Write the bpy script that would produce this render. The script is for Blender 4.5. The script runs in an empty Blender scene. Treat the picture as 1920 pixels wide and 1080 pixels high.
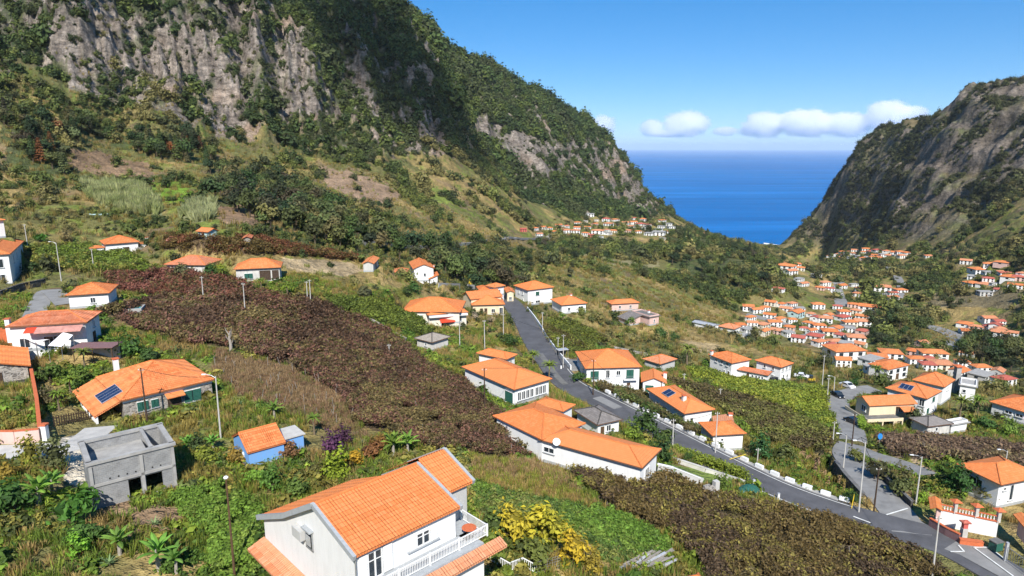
import bpy, math, random
import numpy as np
random.seed(7); rng = np.random.default_rng(7)
R = math.radians
SC = bpy.context.scene
COL = SC.collection

# ------------------------------------------------------------------ camera
CAM_Z = 240.0                       # metres above the sea, a drone over the upper village
FPX = 1250.0                        # focal length in photo pixels (1920 wide)
PIT = math.atan((540 - 277) / FPX)  # tilt that puts the sea horizon at row 277
cam = bpy.data.cameras.new('camera'); cam.sensor_width = 36; cam.lens = 36 * FPX / 1920
cam.clip_start = 1; cam.clip_end = 200000
cam_o = bpy.data.objects.new('camera', cam); COL.objects.link(cam_o)
cam_o.location = (0, 0, CAM_Z); cam_o.rotation_euler = (math.pi / 2 - PIT, 0, 0)
SC.camera = cam_o

# ------------------------------------------------------------------ sky, sun, exposure
HAZE_DENSITY = 3.0e-5
SUN_AZ, SUN_EL = R(176), R(43)      # clockwise from the view direction (+Y)
world = bpy.data.worlds.new('World'); SC.world = world; world.use_nodes = True
wn = world.node_tree; wn.nodes.clear()
sky = wn.nodes.new('ShaderNodeTexSky'); sky.sky_type = 'NISHITA'; sky.sun_disc = False
sky.sun_elevation = SUN_EL; sky.sun_rotation = SUN_AZ; sky.altitude = 1500
sky.air_density = 1.0; sky.dust_density = 0.0; sky.ozone_density = 6.0
bg = wn.nodes.new('ShaderNodeBackground'); bg.inputs[1].default_value = 0.088
hs = wn.nodes.new('ShaderNodeHueSaturation'); hs.inputs['Saturation'].default_value = 1.3
tn = wn.nodes.new('ShaderNodeMixRGB'); tn.blend_type = 'MULTIPLY'; tn.inputs[0].default_value = 1; tn.inputs[2].default_value = (0.84 * .147, 0.96 * .147, 1.04 * .147, 1)
gm = wn.nodes.new('ShaderNodeGamma'); gm.inputs[1].default_value = 0.75
t2 = wn.nodes.new('ShaderNodeMixRGB'); t2.blend_type = 'MULTIPLY'; t2.inputs[0].default_value = 1; t2.inputs[2].default_value = (3.9, 4.45, 5.05, 1)
wo = wn.nodes.new('ShaderNodeOutputWorld')
wn.links.new(sky.outputs[0], hs.inputs['Color']); wn.links.new(hs.outputs[0], tn.inputs[1]); wn.links.new(tn.outputs[0], gm.inputs[0]); wn.links.new(gm.outputs[0], t2.inputs[1]); wn.links.new(t2.outputs[0], bg.inputs[0]); wn.links.new(bg.outputs[0], wo.inputs[0])
sun = bpy.data.lights.new('sun', 'SUN'); sun.energy = 3.5; sun.angle = R(0.53); sun.color = (1, 0.955, 0.88)
sun_o = bpy.data.objects.new('sun', sun); COL.objects.link(sun_o)
sun_o.rotation_euler = (math.pi / 2 - SUN_EL, 0, math.pi - SUN_AZ)
SC.view_settings.view_transform = 'Standard'; SC.view_settings.look = 'None'
SC.view_settings.exposure = 0.95; SC.view_settings.gamma = 1
cy = SC.cycles
cy.max_bounces = 16; cy.diffuse_bounces = 2; cy.glossy_bounces = 2; cy.transmission_bounces = 2
cy.transparent_max_bounces = 4; cy.volume_bounces = 14; cy.caustics_reflective = False; cy.caustics_refractive = False
cy.use_denoising = True
try:
    cy.denoiser = 'OPENIMAGEDENOISE'; cy.denoising_prefilter = 'FAST'
except Exception: pass
cy.use_adaptive_sampling = True; cy.adaptive_threshold = 0.015

# ------------------------------------------------------------------ pixel <-> place
def ray(px, py):
    x = (px - 960) / FPX; y = (540 - py) / FPX
    return np.array([x, math.cos(PIT) + y * math.sin(PIT), -math.sin(PIT) + y * math.cos(PIT)])
def at_drop(px, py, h):             # the point h metres below the camera
    d = ray(px, py); return np.array([0, 0, CAM_Z]) + d * (h / -d[2])
def at_range(px, py, r):            # the point r metres away on the map
    d = ray(px, py); return np.array([0, 0, CAM_Z]) + d * (r / math.hypot(d[0], d[1]))
def project(P):
    x, y, z = P[..., 0], P[..., 1], P[..., 2] - CAM_Z
    f = y * math.cos(PIT) - z * math.sin(PIT); u = y * math.sin(PIT) + z * math.cos(PIT)
    f = np.where(f < 0.1, 0.1, f)
    return 960 + FPX * x / f, 540 - FPX * u / f

# ------------------------------------------------------------------ noise
def _hash(i, j, s):
    h = (i.astype(np.int64) * 374761393 + j.astype(np.int64) * 668265263 + s * 1442695041) & 0xFFFFFFFF
    h = ((h ^ (h >> 13)) * 1274126177) & 0xFFFFFFFF
    return ((h ^ (h >> 16)) & 0xFFFF) / 65535.0
def vnoise(x, y, s=0):
    i = np.floor(x); j = np.floor(y); u = x - i; v = y - j
    u = u * u * (3 - 2 * u); v = v * v * (3 - 2 * v)
    a = _hash(i, j, s); b = _hash(i + 1, j, s); c = _hash(i, j + 1, s); d = _hash(i + 1, j + 1, s)
    return (a + (b - a) * u) * (1 - v) + (c + (d - c) * u) * v
def fbm(x, y, o=4, s=0, g=0.5):
    t = 0; a = 1; n = 0
    for k in range(o):
        t = t + a * vnoise(x * 2 ** k, y * 2 ** k, s + k * 17); n += a; a *= g
    return t / n
def ridged(x, y, o=4, s=0):
    t = 0; a = 1; n = 0
    for k in range(o):
        t = t + a * (1 - np.abs(2 * vnoise(x * 2 ** k, y * 2 ** k, s + k * 31) - 1)); n += a; a *= 0.5
    return t / n
def sstep(a, b, x):
    t = np.clip((x - a) / (b - a), 0, 1); return t * t * (3 - 2 * t)

# ------------------------------------------------------------------ materials
MAT = {}
def nodes(name):
    m = bpy.data.materials.new(name); m.use_nodes = True; MAT[name] = m
    nt = m.node_tree; b = nt.nodes['Principled BSDF']; return m, nt, b
def N(nt, t, **k):
    n = nt.nodes.new(t)
    for a, v in k.items():
        if a.startswith('i_'):
            key = a[2:]; key = int(key) if key.isdigit() else key
            n.inputs[key].default_value = v
        else: setattr(n, a, v)
    return n
def ramp(nt, fac, stops):
    r = nt.nodes.new('ShaderNodeValToRGB'); el = r.color_ramp.elements
    while len(el) < len(stops): el.new(0.5)
    for e, (p, c) in zip(el, stops): e.position = p; e.color = (*c, 1)
    nt.links.new(fac, r.inputs[0]); return r.outputs[0]
def plain(name, col, rough=0.8, var=0.15, scale=3.0, metal=0.0, bump=0.0, spec=0.3):
    m, nt, b = nodes(name)
    tc = N(nt, 'ShaderNodeTexCoord'); no = N(nt, 'ShaderNodeTexNoise', i_Scale=scale, i_Detail=6.0, i_Roughness=0.65)
    nt.links.new(tc.outputs['Object'], no.inputs['Vector'])
    lo = tuple(max(0, c * (1 - var)) for c in col); hi = tuple(min(1, c * (1 + var * 0.7)) for c in col)
    nt.links.new(ramp(nt, no.outputs[0], [(0.3, lo), (0.7, hi)]), b.inputs['Base Color'])
    b.inputs['Roughness'].default_value = rough; b.inputs['Metallic'].default_value = metal
    b.inputs['Specular IOR Level'].default_value = spec
    if bump:
        bp = N(nt, 'ShaderNodeBump', i_Strength=bump, i_Distance=0.05)
        nt.links.new(no.outputs[0], bp.inputs['Height']); nt.links.new(bp.outputs[0], b.inputs['Normal'])
    return m
def plaster(name, col, dirt=(0.30, 0.28, 0.25), amt=0.5):
    m, nt, b = nodes(name); tc = N(nt, 'ShaderNodeTexCoord')
    mp = N(nt, 'ShaderNodeMapping'); mp.inputs['Scale'].default_value = (1.2, 1.2, 0.25)
    nt.links.new(tc.outputs['Object'], mp.inputs[0])
    no = N(nt, 'ShaderNodeTexNoise', i_Scale=1.5, i_Detail=8.0, i_Roughness=0.7); nt.links.new(mp.outputs[0], no.inputs['Vector'])
    n2 = N(nt, 'ShaderNodeTexNoise', i_Scale=14.0, i_Detail=4.0); nt.links.new(tc.outputs['Object'], n2.inputs['Vector'])
    c1 = ramp(nt, no.outputs[0], [(0.42, col), (0.78, tuple(c * (1 - amt) + d * amt for c, d in zip(col, dirt)))])
    nt.links.new(c1, b.inputs['Base Color']); b.inputs['Roughness'].default_value = 0.85; b.inputs['Specular IOR Level'].default_value = 0.2
    bp = N(nt, 'ShaderNodeBump', i_Strength=0.25, i_Distance=0.02); nt.links.new(n2.outputs[0], bp.inputs['Height'])
    nt.links.new(bp.outputs[0], b.inputs['Normal']); return m
def tiles(name, base, worn, dark, lichen=0.0, bumpk=1.0, cellk=0.86):
    """clay roof tiles: UV in metres, u along the eave, v up the slope"""
    m, nt, b = nodes(name); uv = N(nt, 'ShaderNodeTexCoord')
    sx = N(nt, 'ShaderNodeSeparateXYZ'); nt.links.new(uv.outputs['UV'], sx.inputs[0])
    def M(op, a, bb=None):
        n = N(nt, 'ShaderNodeMath', operation=op)
        for k, v in enumerate((a, bb)):
            if v is None: continue
            if isinstance(v, (int, float)): n.inputs[k].default_value = v
            else: nt.links.new(v, n.inputs[k])
        return n.outputs[0]
    wu = M('ABSOLUTE', M('SINE', M('MULTIPLY', sx.outputs[0], math.pi / 0.24)))
    wv = M('FRACT', M('MULTIPLY', sx.outputs[1], 1 / 0.38))
    hgt = M('ADD', wu, M('MULTIPLY', wv, -0.6))
    cell = N(nt, 'ShaderNodeTexWhiteNoise', noise_dimensions='2D')
    cv = N(nt, 'ShaderNodeCombineXYZ')
    nt.links.new(M('FLOOR', M('MULTIPLY', sx.outputs[0], 1 / 0.24)), cv.inputs[0]); nt.links.new(M('FLOOR', M('MULTIPLY', sx.outputs[1], 1 / 0.38)), cv.inputs[1])
    nt.links.new(cv.outputs[0], cell.inputs['Vector'])
    oi = N(nt, 'ShaderNodeObjectInfo')
    big = N(nt, 'ShaderNodeTexNoise', i_Scale=0.55, i_Detail=7.0, i_Roughness=0.7); nt.links.new(uv.outputs['Object'], big.inputs['Vector'])
    c0 = ramp(nt, cell.outputs[0], [(0.0, tuple(c * cellk for c in base)), (0.5, base), (1.0, worn)])
    mx = N(nt, 'ShaderNodeMixRGB', blend_type='MIX'); nt.links.new(c0, mx.inputs[1]); mx.inputs[2].default_value = (*dark, 1)
    nt.links.new(M('MULTIPLY', ramp(nt, big.outputs[0], [(0.5, (0, 0, 0)), (0.8, (1, 1, 1))]), 0.4 + lichen), mx.inputs[0])
    mw = N(nt, 'ShaderNodeMixRGB', blend_type='MIX'); nt.links.new(mx.outputs[0], mw.inputs[1]); mw.inputs[2].default_value = (*worn, 1)
    nt.links.new(M('MULTIPLY', oi.outputs['Random'], 0.6), mw.inputs[0])
    gr = N(nt, 'ShaderNodeMixRGB', blend_type='MULTIPLY', i_0=1.0)
    nt.links.new(mw.outputs[0], gr.inputs[1])
    nt.links.new(ramp(nt, wv, [(0.0, (0.62, 0.58, 0.56)), (0.14, (1, 1, 1)), (1.0, (1, 1, 1))]), gr.inputs[2])
    nt.links.new(gr.outputs[0], b.inputs['Base Color'])
    b.inputs['Roughness'].default_value = 0.75; b.inputs['Specular IOR Level'].default_value = 0.25
    bp = N(nt, 'ShaderNodeBump', i_Strength=0.8 * bumpk, i_Distance=0.06); nt.links.new(hgt, bp.inputs['Height'])
    nt.links.new(bp.outputs[0], b.inputs['Normal']); return m
def leafmat(name, inst=True, trans=0.36):
    m, nt, b = nodes(name); nt.nodes.remove(b); out = nt.nodes['Material Output']
    if inst: a = N(nt, 'ShaderNodeAttribute', attribute_type='INSTANCER', attribute_name='tint').outputs['Color']
    else: a = N(nt, 'ShaderNodeObjectInfo').outputs['Color']
    lf = N(nt, 'ShaderNodeAttribute', attribute_name='lf')
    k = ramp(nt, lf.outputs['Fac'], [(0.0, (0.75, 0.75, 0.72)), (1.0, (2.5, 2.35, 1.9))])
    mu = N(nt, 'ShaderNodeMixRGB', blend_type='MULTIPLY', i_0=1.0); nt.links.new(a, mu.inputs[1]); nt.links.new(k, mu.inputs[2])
    d = N(nt, 'ShaderNodeBsdfPrincipled'); d.inputs['Roughness'].default_value = 0.65; d.inputs['Specular IOR Level'].default_value = 0.25
    t = N(nt, 'ShaderNodeBsdfTranslucent'); ms = N(nt, 'ShaderNodeMixShader', i_0=trans)
    nt.links.new(mu.outputs[0], d.inputs['Base Color']); nt.links.new(mu.outputs[0], t.inputs[0])
    nt.links.new(d.outputs[0], ms.inputs[1]); nt.links.new(t.outputs[0], ms.inputs[2]); nt.links.new(ms.outputs[0], out.inputs[0])
    return m
leafmat('leaf_inst'); leafmat('leaf_obj', False); leafmat('dry_inst', True, 0.4)
plaster('white_plaster', (0.80, 0.80, 0.785), amt=0.2); plaster('grey_plaster', (0.52, 0.52, 0.50)); plaster('cream_plaster', (0.74, 0.62, 0.42), amt=0.3)
plaster('pale_cream_plaster', (0.76, 0.70, 0.58), amt=0.3); plaster('pink_plaster', (0.70, 0.48, 0.42), amt=0.3); plaster('blue_paint', (0.17, 0.38, 0.74), amt=0.3)
plaster('teal_plaster', (0.45, 0.62, 0.62), amt=0.3); plaster('red_plaster', (0.55, 0.12, 0.10), amt=0.3); plaster('old_white_plaster', (0.62, 0.60, 0.56), (0.2, 0.19, 0.17), 0.7)
tiles('orange_tile', (0.68, 0.195, 0.058), (0.78, 0.29, 0.11), (0.42, 0.12, 0.05), 0.15)
tiles('bright_tile', (0.72, 0.215, 0.062), (0.76, 0.27, 0.095), (0.52, 0.145, 0.05), 0.1, bumpk=0.7, cellk=0.94)
tiles('old_tile', (0.58, 0.17, 0.07), (0.66, 0.27, 0.15), (0.24, 0.10, 0.06), 0.4)
tiles('pale_tile', (0.66, 0.23, 0.10), (0.70, 0.33, 0.18), (0.35, 0.14, 0.09), 0.3)
tiles('red_tile', (0.50, 0.10, 0.07), (0.55, 0.17, 0.12), (0.30, 0.08, 0.06), 0.2)
tiles('grey_tile', (0.20, 0.18, 0.165), (0.30, 0.27, 0.25), (0.08, 0.075, 0.07), 0.6)
tiles('stone_tile', (0.33, 0.28, 0.22), (0.42, 0.37, 0.31), (0.15, 0.13, 0.10), 0.5)
plain('dark_glass', (0.03, 0.04, 0.05), 0.12, 0.3, spec=0.6); plain('white_paint', (0.82, 0.82, 0.80), 0.5, 0.06); plain('green_paint', (0.03, 0.12, 0.09), 0.5, 0.2)
plain('brown_wood', (0.11, 0.065, 0.035), 0.7, 0.35); plain('dark_wood', (0.07, 0.045, 0.03), 0.8, 0.4); plain('grey_wood', (0.30, 0.27, 0.23), 0.85, 0.35, 6)
plain('concrete', (0.36, 0.35, 0.33), 0.9, 0.25, 0.8, bump=0.2); plain('pale_concrete', (0.52, 0.50, 0.46), 0.9, 0.2, 0.8, bump=0.2); plain('dark_concrete', (0.17, 0.165, 0.155), 0.9, 0.35, 0.6, bump=0.3)
plain('basalt', (0.075, 0.07, 0.065), 0.9, 0.5, 2.5, bump=0.8); plain('asphalt', (0.105, 0.105, 0.112), 0.9, 0.3, 0.35, bump=0.1); plain('old_asphalt', (0.25, 0.245, 0.235), 0.92, 0.25, 0.5, bump=0.1)
plain('road_paint', (0.72, 0.72, 0.68), 0.7, 0.25, 1.5); plain('metal_grey', (0.42, 0.43, 0.44), 0.45, 0.15, metal=0.6); plain('galvanised', (0.55, 0.56, 0.57), 0.45, 0.2, metal=0.3)
plain('terracotta', (0.58, 0.15, 0.06), 0.8, 0.2); plain('pink_tin', (0.55, 0.27, 0.22), 0.7, 0.35, 1.2); plain('maroon_sheet', (0.23, 0.13, 0.13), 0.6, 0.2); plain('white_canvas', (0.85, 0.85, 0.87), 0.8, 0.04)
plain('red_awning', (0.68, 0.07, 0.03), 0.7, 0.1); plain('turquoise', (0.08, 0.42, 0.48), 0.35, 0.2); plain('yellow_paint', (0.75, 0.52, 0.03), 0.5, 0.1); plain('black_rubber', (0.02, 0.02, 0.02), 0.8, 0.2)
plain('car_black', (0.012, 0.014, 0.018), 0.2, 0.1, spec=0.6); plain('car_white', (0.75, 0.75, 0.75), 0.25, 0.05, spec=0.5); plain('blue_paint_sign', (0.03, 0.22, 0.55), 0.5, 0.1); plain('solar_cell', (0.02, 0.035, 0.09), 0.2, 0.3, spec=0.6)
plain('fascia', (0.16, 0.085, 0.05), 0.8, 0.2); plain('ridge_clay', (0.66, 0.20, 0.06), 0.8, 0.25, 2.0); plain('bark', (0.10, 0.075, 0.05), 0.9, 0.4, 5, bump=0.5); plain('pale_bark', (0.35, 0.31, 0.26), 0.9, 0.3, 5)
plain('grey_trim', (0.38, 0.40, 0.41), 0.7, 0.15); plain('palm_bark', (0.18, 0.14, 0.09), 0.9, 0.4, 6)
def blockwall(name, col, mort, bw, bh):
    m, nt, b = nodes(name); tc = N(nt, 'ShaderNodeTexCoord'); sx = N(nt, 'ShaderNodeSeparateXYZ'); nt.links.new(tc.outputs['Object'], sx.inputs[0])
    ad = N(nt, 'ShaderNodeMath', operation='ADD'); nt.links.new(sx.outputs[0], ad.inputs[0]); nt.links.new(sx.outputs[1], ad.inputs[1])
    cv = N(nt, 'ShaderNodeCombineXYZ'); nt.links.new(ad.outputs[0], cv.inputs[0]); nt.links.new(sx.outputs[2], cv.inputs[1])
    br = N(nt, 'ShaderNodeTexBrick', i_Scale=1.0); br.inputs['Color1'].default_value = (*col, 1); br.inputs['Color2'].default_value = (*(c * 0.8 for c in col), 1); br.inputs['Mortar'].default_value = (*mort, 1)
    br.inputs['Brick Width'].default_value = bw; br.inputs['Row Height'].default_value = bh; br.inputs['Mortar Size'].default_value = 0.015
    nt.links.new(cv.outputs[0], br.inputs['Vector'])
    no = N(nt, 'ShaderNodeTexNoise', i_Scale=0.9, i_Detail=8.0, i_Roughness=0.7); nt.links.new(tc.outputs['Object'], no.inputs['Vector'])
    mu = N(nt, 'ShaderNodeMixRGB', blend_type='MULTIPLY', i_0=1.0); nt.links.new(br.outputs[0], mu.inputs[1])
    nt.links.new(ramp(nt, no.outputs[0], [(0.3, (0.72, 0.72, 0.72)), (0.7, (1.1, 1.1, 1.08))]), mu.inputs[2]); nt.links.new(mu.outputs[0], b.inputs['Base Color'])
    b.inputs['Roughness'].default_value = 0.92; bp = N(nt, 'ShaderNodeBump', i_Strength=0.5, i_Distance=0.02, invert=True); nt.links.new(br.outputs['Fac'], bp.inputs['Height']); nt.links.new(bp.outputs[0], b.inputs['Normal'])
blockwall('block_wall', (0.30, 0.30, 0.30), (0.36, 0.36, 0.35), 0.42, 0.21)
def rubble(name, c1, c2, mort, sc):
    m, nt, b = nodes(name); tc = N(nt, 'ShaderNodeTexCoord')
    mp = N(nt, 'ShaderNodeMapping'); mp.inputs['Scale'].default_value = (sc, sc, sc * 1.5); nt.links.new(tc.outputs['Object'], mp.inputs[0])
    v = N(nt, 'ShaderNodeTexVoronoi', feature='F1', i_Scale=1.0); e = N(nt, 'ShaderNodeTexVoronoi', feature='DISTANCE_TO_EDGE', i_Scale=1.0)
    nt.links.new(mp.outputs[0], v.inputs['Vector']); nt.links.new(mp.outputs[0], e.inputs['Vector'])
    sx = N(nt, 'ShaderNodeSeparateColor'); nt.links.new(v.outputs['Color'], sx.inputs[0])
    cc = ramp(nt, sx.outputs[0], [(0.1, c1), (0.9, c2)]); mx = N(nt, 'ShaderNodeMixRGB'); nt.links.new(cc, mx.inputs[2]); mx.inputs[1].default_value = (*mort, 1)
    ed = ramp(nt, e.outputs[0], [(0.03, (0, 0, 0)), (0.10, (1, 1, 1))]); nt.links.new(ed, mx.inputs[0]); nt.links.new(mx.outputs[0], b.inputs['Base Color'])
    b.inputs['Roughness'].default_value = 0.9; bp = N(nt, 'ShaderNodeBump', i_Strength=0.8, i_Distance=0.06); nt.links.new(ed, bp.inputs['Height']); nt.links.new(bp.outputs[0], b.inputs['Normal'])
rubble('rubble_stone', (0.13, 0.115, 0.10), (0.40, 0.36, 0.31), (0.42, 0.39, 0.35), 2.2)
rubble('dark_rubble', (0.06, 0.055, 0.05), (0.17, 0.155, 0.14), (0.05, 0.045, 0.04), 1.6)

# ------------------------------------------------------------------ mesh helpers
class MB:
    def __init__(s): s.v = []; s.f = []; s.uv = []
    def poly(s, pts, uv=None):
        i = len(s.v); s.v += [tuple(map(float, p)) for p in pts]; s.f.append(tuple(range(i, i + len(pts))))
        s.uv += uv if uv else [(p[0] + p[1], p[2]) for p in pts]
    def box(s, c, d, rz=0.0):
        cx, cy_, cz = c; a, b, h = d[0] / 2, d[1] / 2, d[2] / 2; co, si = math.cos(rz), math.sin(rz)
        P = [(cx + x * co - y * si, cy_ + x * si + y * co, cz + z) for z in (-h, h) for x, y in ((-a, -b), (a, -b), (a, b), (-a, b))]
        for f in ((3, 2, 1, 0), (4, 5, 6, 7), (0, 1, 5, 4), (1, 2, 6, 5), (2, 3, 7, 6), (3, 0, 4, 7)): s.poly([P[k] for k in f])
        return s
    def bar(s, p, q, w, h=None):
        p = np.array(p, float); q = np.array(q, float); h = h or w; d = q - p; L = np.linalg.norm(d); d /= L
        up = np.array([0, 0, 1.0]) if abs(d[2]) < 0.95 else np.array([1.0, 0, 0])
        x = np.cross(d, up); x /= np.linalg.norm(x); y = np.cross(x, d)
        C = [(-1, -1), (1, -1), (1, 1), (-1, 1)]
        A = [p + x * a * w / 2 + y * b * h / 2 for a, b in C]; B = [q + x * a * w / 2 + y * b * h / 2 for a, b in C]
        s.poly(A[::-1]); s.poly(B)
        for k in range(4): s.poly([A[k], A[(k + 1) % 4], B[(k + 1) % 4], B[k]])
        return s
    def tube(s, pts, rad, n=7):
        pts = [np.array(p, float) for p in pts]; rad = rad if hasattr(rad, '__len__') else [rad] * len(pts); rings = []
        for i, p in enumerate(pts):
            d = pts[min(i + 1, len(pts) - 1)] - pts[max(i - 1, 0)]; d = d / (np.linalg.norm(d) + 1e-9)
            up = np.array([0, 0, 1.0]) if abs(d[2]) < 0.9 else np.array([1.0, 0, 0])
            x = np.cross(d, up); x /= np.linalg.norm(x); y = np.cross(x, d)
            rings.append([p + rad[i] * (x * math.cos(2 * math.pi * k / n) + y * math.sin(2 * math.pi * k / n)) for k in range(n)])
        for A, B in zip(rings, rings[1:]):
            for k in range(n): s.poly([A[k], B[k], B[(k + 1) % n], A[(k + 1) % n]])
        s.poly(rings[-1]); s.poly(rings[0][::-1]); return s
    def lathe(s, prof, n=10, c=(0, 0, 0)):
        rings = [[(c[0] + r * math.cos(2 * math.pi * k / n), c[1] + r * math.sin(2 * math.pi * k / n), c[2] + z) for k in range(n)] for r, z in prof]
        for A, B in zip(rings, rings[1:]):
            for k in range(n): s.poly([A[k], A[(k + 1) % n], B[(k + 1) % n], B[k]])
        s.poly(rings[-1]); return s
    def mesh(s, name, mat):
        me = bpy.data.meshes.new(name); me.from_pydata(s.v, [], s.f)
        if len(s.uv) == len(s.v):
            l = me.uv_layers.new(name='UVMap'); vi = np.zeros(len(me.loops), np.int32); me.loops.foreach_get('vertex_index', vi)
            l.data.foreach_set('uv', np.array(s.uv, np.float32)[vi].ravel())
        me.materials.append(MAT[mat]); return me
    def build(s, name, mat, parent=None): return link(name, s.mesh(name, mat), parent)
def link(name, me, parent=None):
    o = bpy.data.objects.new(name, me); COL.objects.link(o)
    if parent is not None: o.parent = parent
    return o
def tag(o, label, cat, group=None):
    o['label'] = label; o['category'] = cat
    if group: o['group'] = group
    return o
def thing(name, label, cat, loc=(0, 0, 0), rz=0.0, group=None):
    o = bpy.data.objects.new(name, None); COL.objects.link(o); o.empty_display_size = 0.5
    o.location = tuple(map(float, loc)); o.rotation_euler = (0, 0, rz); return tag(o, label, cat, group)
def copy_tree(o, parent=None):
    c = o.copy(); COL.objects.link(c); c.parent = parent
    for ch in o.children: copy_tree(ch, c)
    return c
def structure(o): o['kind'] = 'structure'; return o
ORD = ['first', 'second', 'third', 'fourth', 'fifth', 'sixth', 'seventh', 'eighth', 'ninth', 'tenth', 'eleventh', 'twelfth', 'thirteenth', 'fourteenth', 'fifteenth', 'sixteenth', 'seventeenth', 'eighteenth', 'nineteenth', 'twentieth']
def ordinal(i):
    if i < 20: return ORD[i]
    t = {2: 'twenty', 3: 'thirty', 4: 'forty', 5: 'fifty', 6: 'sixty', 7: 'seventy', 8: 'eighty', 9: 'ninety'}; n = i + 1
    if n % 10 == 0: return t[n // 10][:-1] + 'ieth'
    return t[n // 10] + '-' + ORD[n % 10 - 1]

# ------------------------------------------------------------------ survey of the valley: (column, row, drop below camera) for near ground, (column, row, map distance) for far ground
G_DROP = [(-150,1080,36.5),(0,1080,37),(300,1080,38),(600,1080,39),(900,1080,41),(1200,1080,44.3),(1500,1080,48),(1900,1080,51.6),(2100,1080,52),
 (0,940,36.3),(240,945,37.4),(450,930,38.2),(900,950,41),(1200,950,44.7),(1400,960,48),(1690,980,51.6),(1900,1000,51.6),(2100,1000,51),
 (0,870,36.2),(100,830,37),(480,855,39.2),(700,830,40.2),(900,850,41.8),(1240,890,46),(1400,890,50.5),(1600,880,54),(1720,850,55.5),(1860,950,52),
 (240,810,38.6),(400,770,38.2),(60,700,36.3),(-150,700,34.5),(130,650,35),(190,645,35.2),(330,645,36.4),(600,700,40.2),(750,700,42.3),(900,745,45),(1000,770,47.5),
 (1100,745,50),(1040,680,50.2),(1000,620,50.8),(960,570,51.3),(450,600,36.2),(650,620,41.3),(800,640,45.8),(880,610,48.6),(480,540,33.2),(215,490,31),(30,530,32),(-150,520,28),
 (350,510,32),(100,555,33),(600,505,33.5),(710,500,36.2),(795,525,43.2),(380,440,24),(1150,728,53.2),(1225,735,54),(1300,800,55),(1350,850,54.3),(1450,800,58),(1550,850,56.5),(1560,760,61),(1590,735,62.2),
 (1770,775,62.5),(1700,800,61),(1820,800,61),(1900,830,60),(1900,780,63.5),(2100,800,61),(1460,716,66.3),(1372,708,65.8),(1250,690,59.5),(1250,640,62.5),(1150,605,60),(1060,585,54.2),(1100,640,55.5),(1050,540,53.5),(1170,577,62)]
G_RANGE = [(200,400,262),(0,330,330),(150,290,380),(300,350,318),(0,220,400),(400,280,430),(-200,330,310),(-200,200,380),(100,440,238),(0,420,245),
 (500,400,262),(620,450,232),(750,485,240),(680,380,380),(800,350,520),(850,400,470),(950,440,500),(900,500,305),(960,535,255),
 (1100,555,285),(1100,485,420),(1020,436,640),(1000,470,480),(1150,440,760),(1250,428,900),(1250,475,620),(1350,492,560),(1440,540,480),(1300,535,450),(1250,600,292),(1340,620,290),
 (1550,610,430),(1450,580,440),(1550,570,520),(1650,550,610),(1570,545,600),(1600,522,700),(1500,500,850),(1462,478,1300),(1450,458,1680),(1380,448,1770),(1320,438,1890),
 (1640,480,980),(1700,530,660),(1690,600,480),(1740,640,415),(1850,620,470),(1850,525,640),(1750,560,560),(1900,560,530),(1850,690,330),(1700,690,262),(1640,672,290),(1850,725,250),(1580,642,360),(1480,650,290),(1390,650,250),
 # left massif
 (0,0,560),(0,120,470),(120,20,520),(200,100,500),(200,200,455),(200,250,432),(120,215,420),(400,0,660),(400,150,520),(450,60,580),(400,262,452),(300,220,448),(550,120,600),(600,210,560),(560,285,478),(650,60,720),(-200,0,540),(-200,120,450),
 (700,150,680),(780,90,800),(800,150,760),(860,195,820),(750,250,640),(860,265,720),(900,330,650),(800,300,590),(700,325,480),(700,20,800),
 (740,36,1150),(800,74,1150),(870,116,1150),(950,150,1180),(1000,176,1200),(1050,202,1230),(1100,228,1270),(1150,273,1330),(1190,318,1400),(1222,364,1450),(1270,412,1550),(1300,436,1700),
 (950,200,1050),(950,300,900),(1000,260,1000),(1050,300,1050),(1100,320,1120),(1100,390,950),(1180,380,1250),(1000,380,800),(1200,410,1150),(920,380,580),(1130,420,850),
 # right massif
 (1473,462,1560),(1487,430,1530),(1530,392,1500),(1567,366,1460),(1583,336,1440),(1631,298,1410),(1659,274,1390),(1691,256,1360),(1727,242,1330),(1760,218,1300),(1792,192,1280),(1819,172,1260),(1880,150,1220),(1920,143,1200),(2100,143,1150),
 (1560,440,1430),(1650,400,1250),(1700,300,1250),(1800,250,1150),(1900,200,1100),(1700,420,1050),(1800,400,950),(1900,380,850),(1600,462,1250),(1700,470,920),(1800,470,780),(1900,470,690),(1900,300,1000),(1850,440,780),
 (2100,300,900),(2100,470,620),(2100,600,440),(2100,700,280),
 # ground hidden behind the ridges
 (740,60,1450),(870,150,1450),(1000,220,1500),(1100,290,1560),(1190,380,1650),(1270,440,1800),(1640,330,1700),(1760,260,1600),(1920,200,1550),(2100,220,1500),(1530,450,1750),(0,-110,640),(200,-110,660),(400,-90,740),(550,-80,800),(650,-60,850),(710,-10,880),(-200,-100,620),(0,-60,900),(200,-60,950),(400,-50,1000),(620,-10,1050),(-200,-60,900),(0,-20,1400),(400,0,1500)]
cx = []; ct = []
for px, py, h in G_DROP:
    p = at_drop(px, py, h); r = math.hypot(p[0], p[1]); cx.append((math.atan2(p[0], p[1]), math.log(r))); ct.append((p[2] - CAM_Z) / r)
for px, py, r in G_RANGE:
    p = at_range(px, py, r); cx.append((math.atan2(p[0], p[1]), math.log(r))); ct.append((p[2] - CAM_Z) / r)
for a in np.linspace(-0.9, 0.9, 10):      # under the camera
    cx.append((a, math.log(22))); ct.append(-39.5 / 22 - 0.1 * a)
AZK = 2.2
cx = np.array(cx) * (AZK, 1); ct = np.array(ct)
def tps_k(d2): return np.where(d2 > 1e-12, d2 * np.log(np.maximum(d2, 1e-12)), 0)
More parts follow.
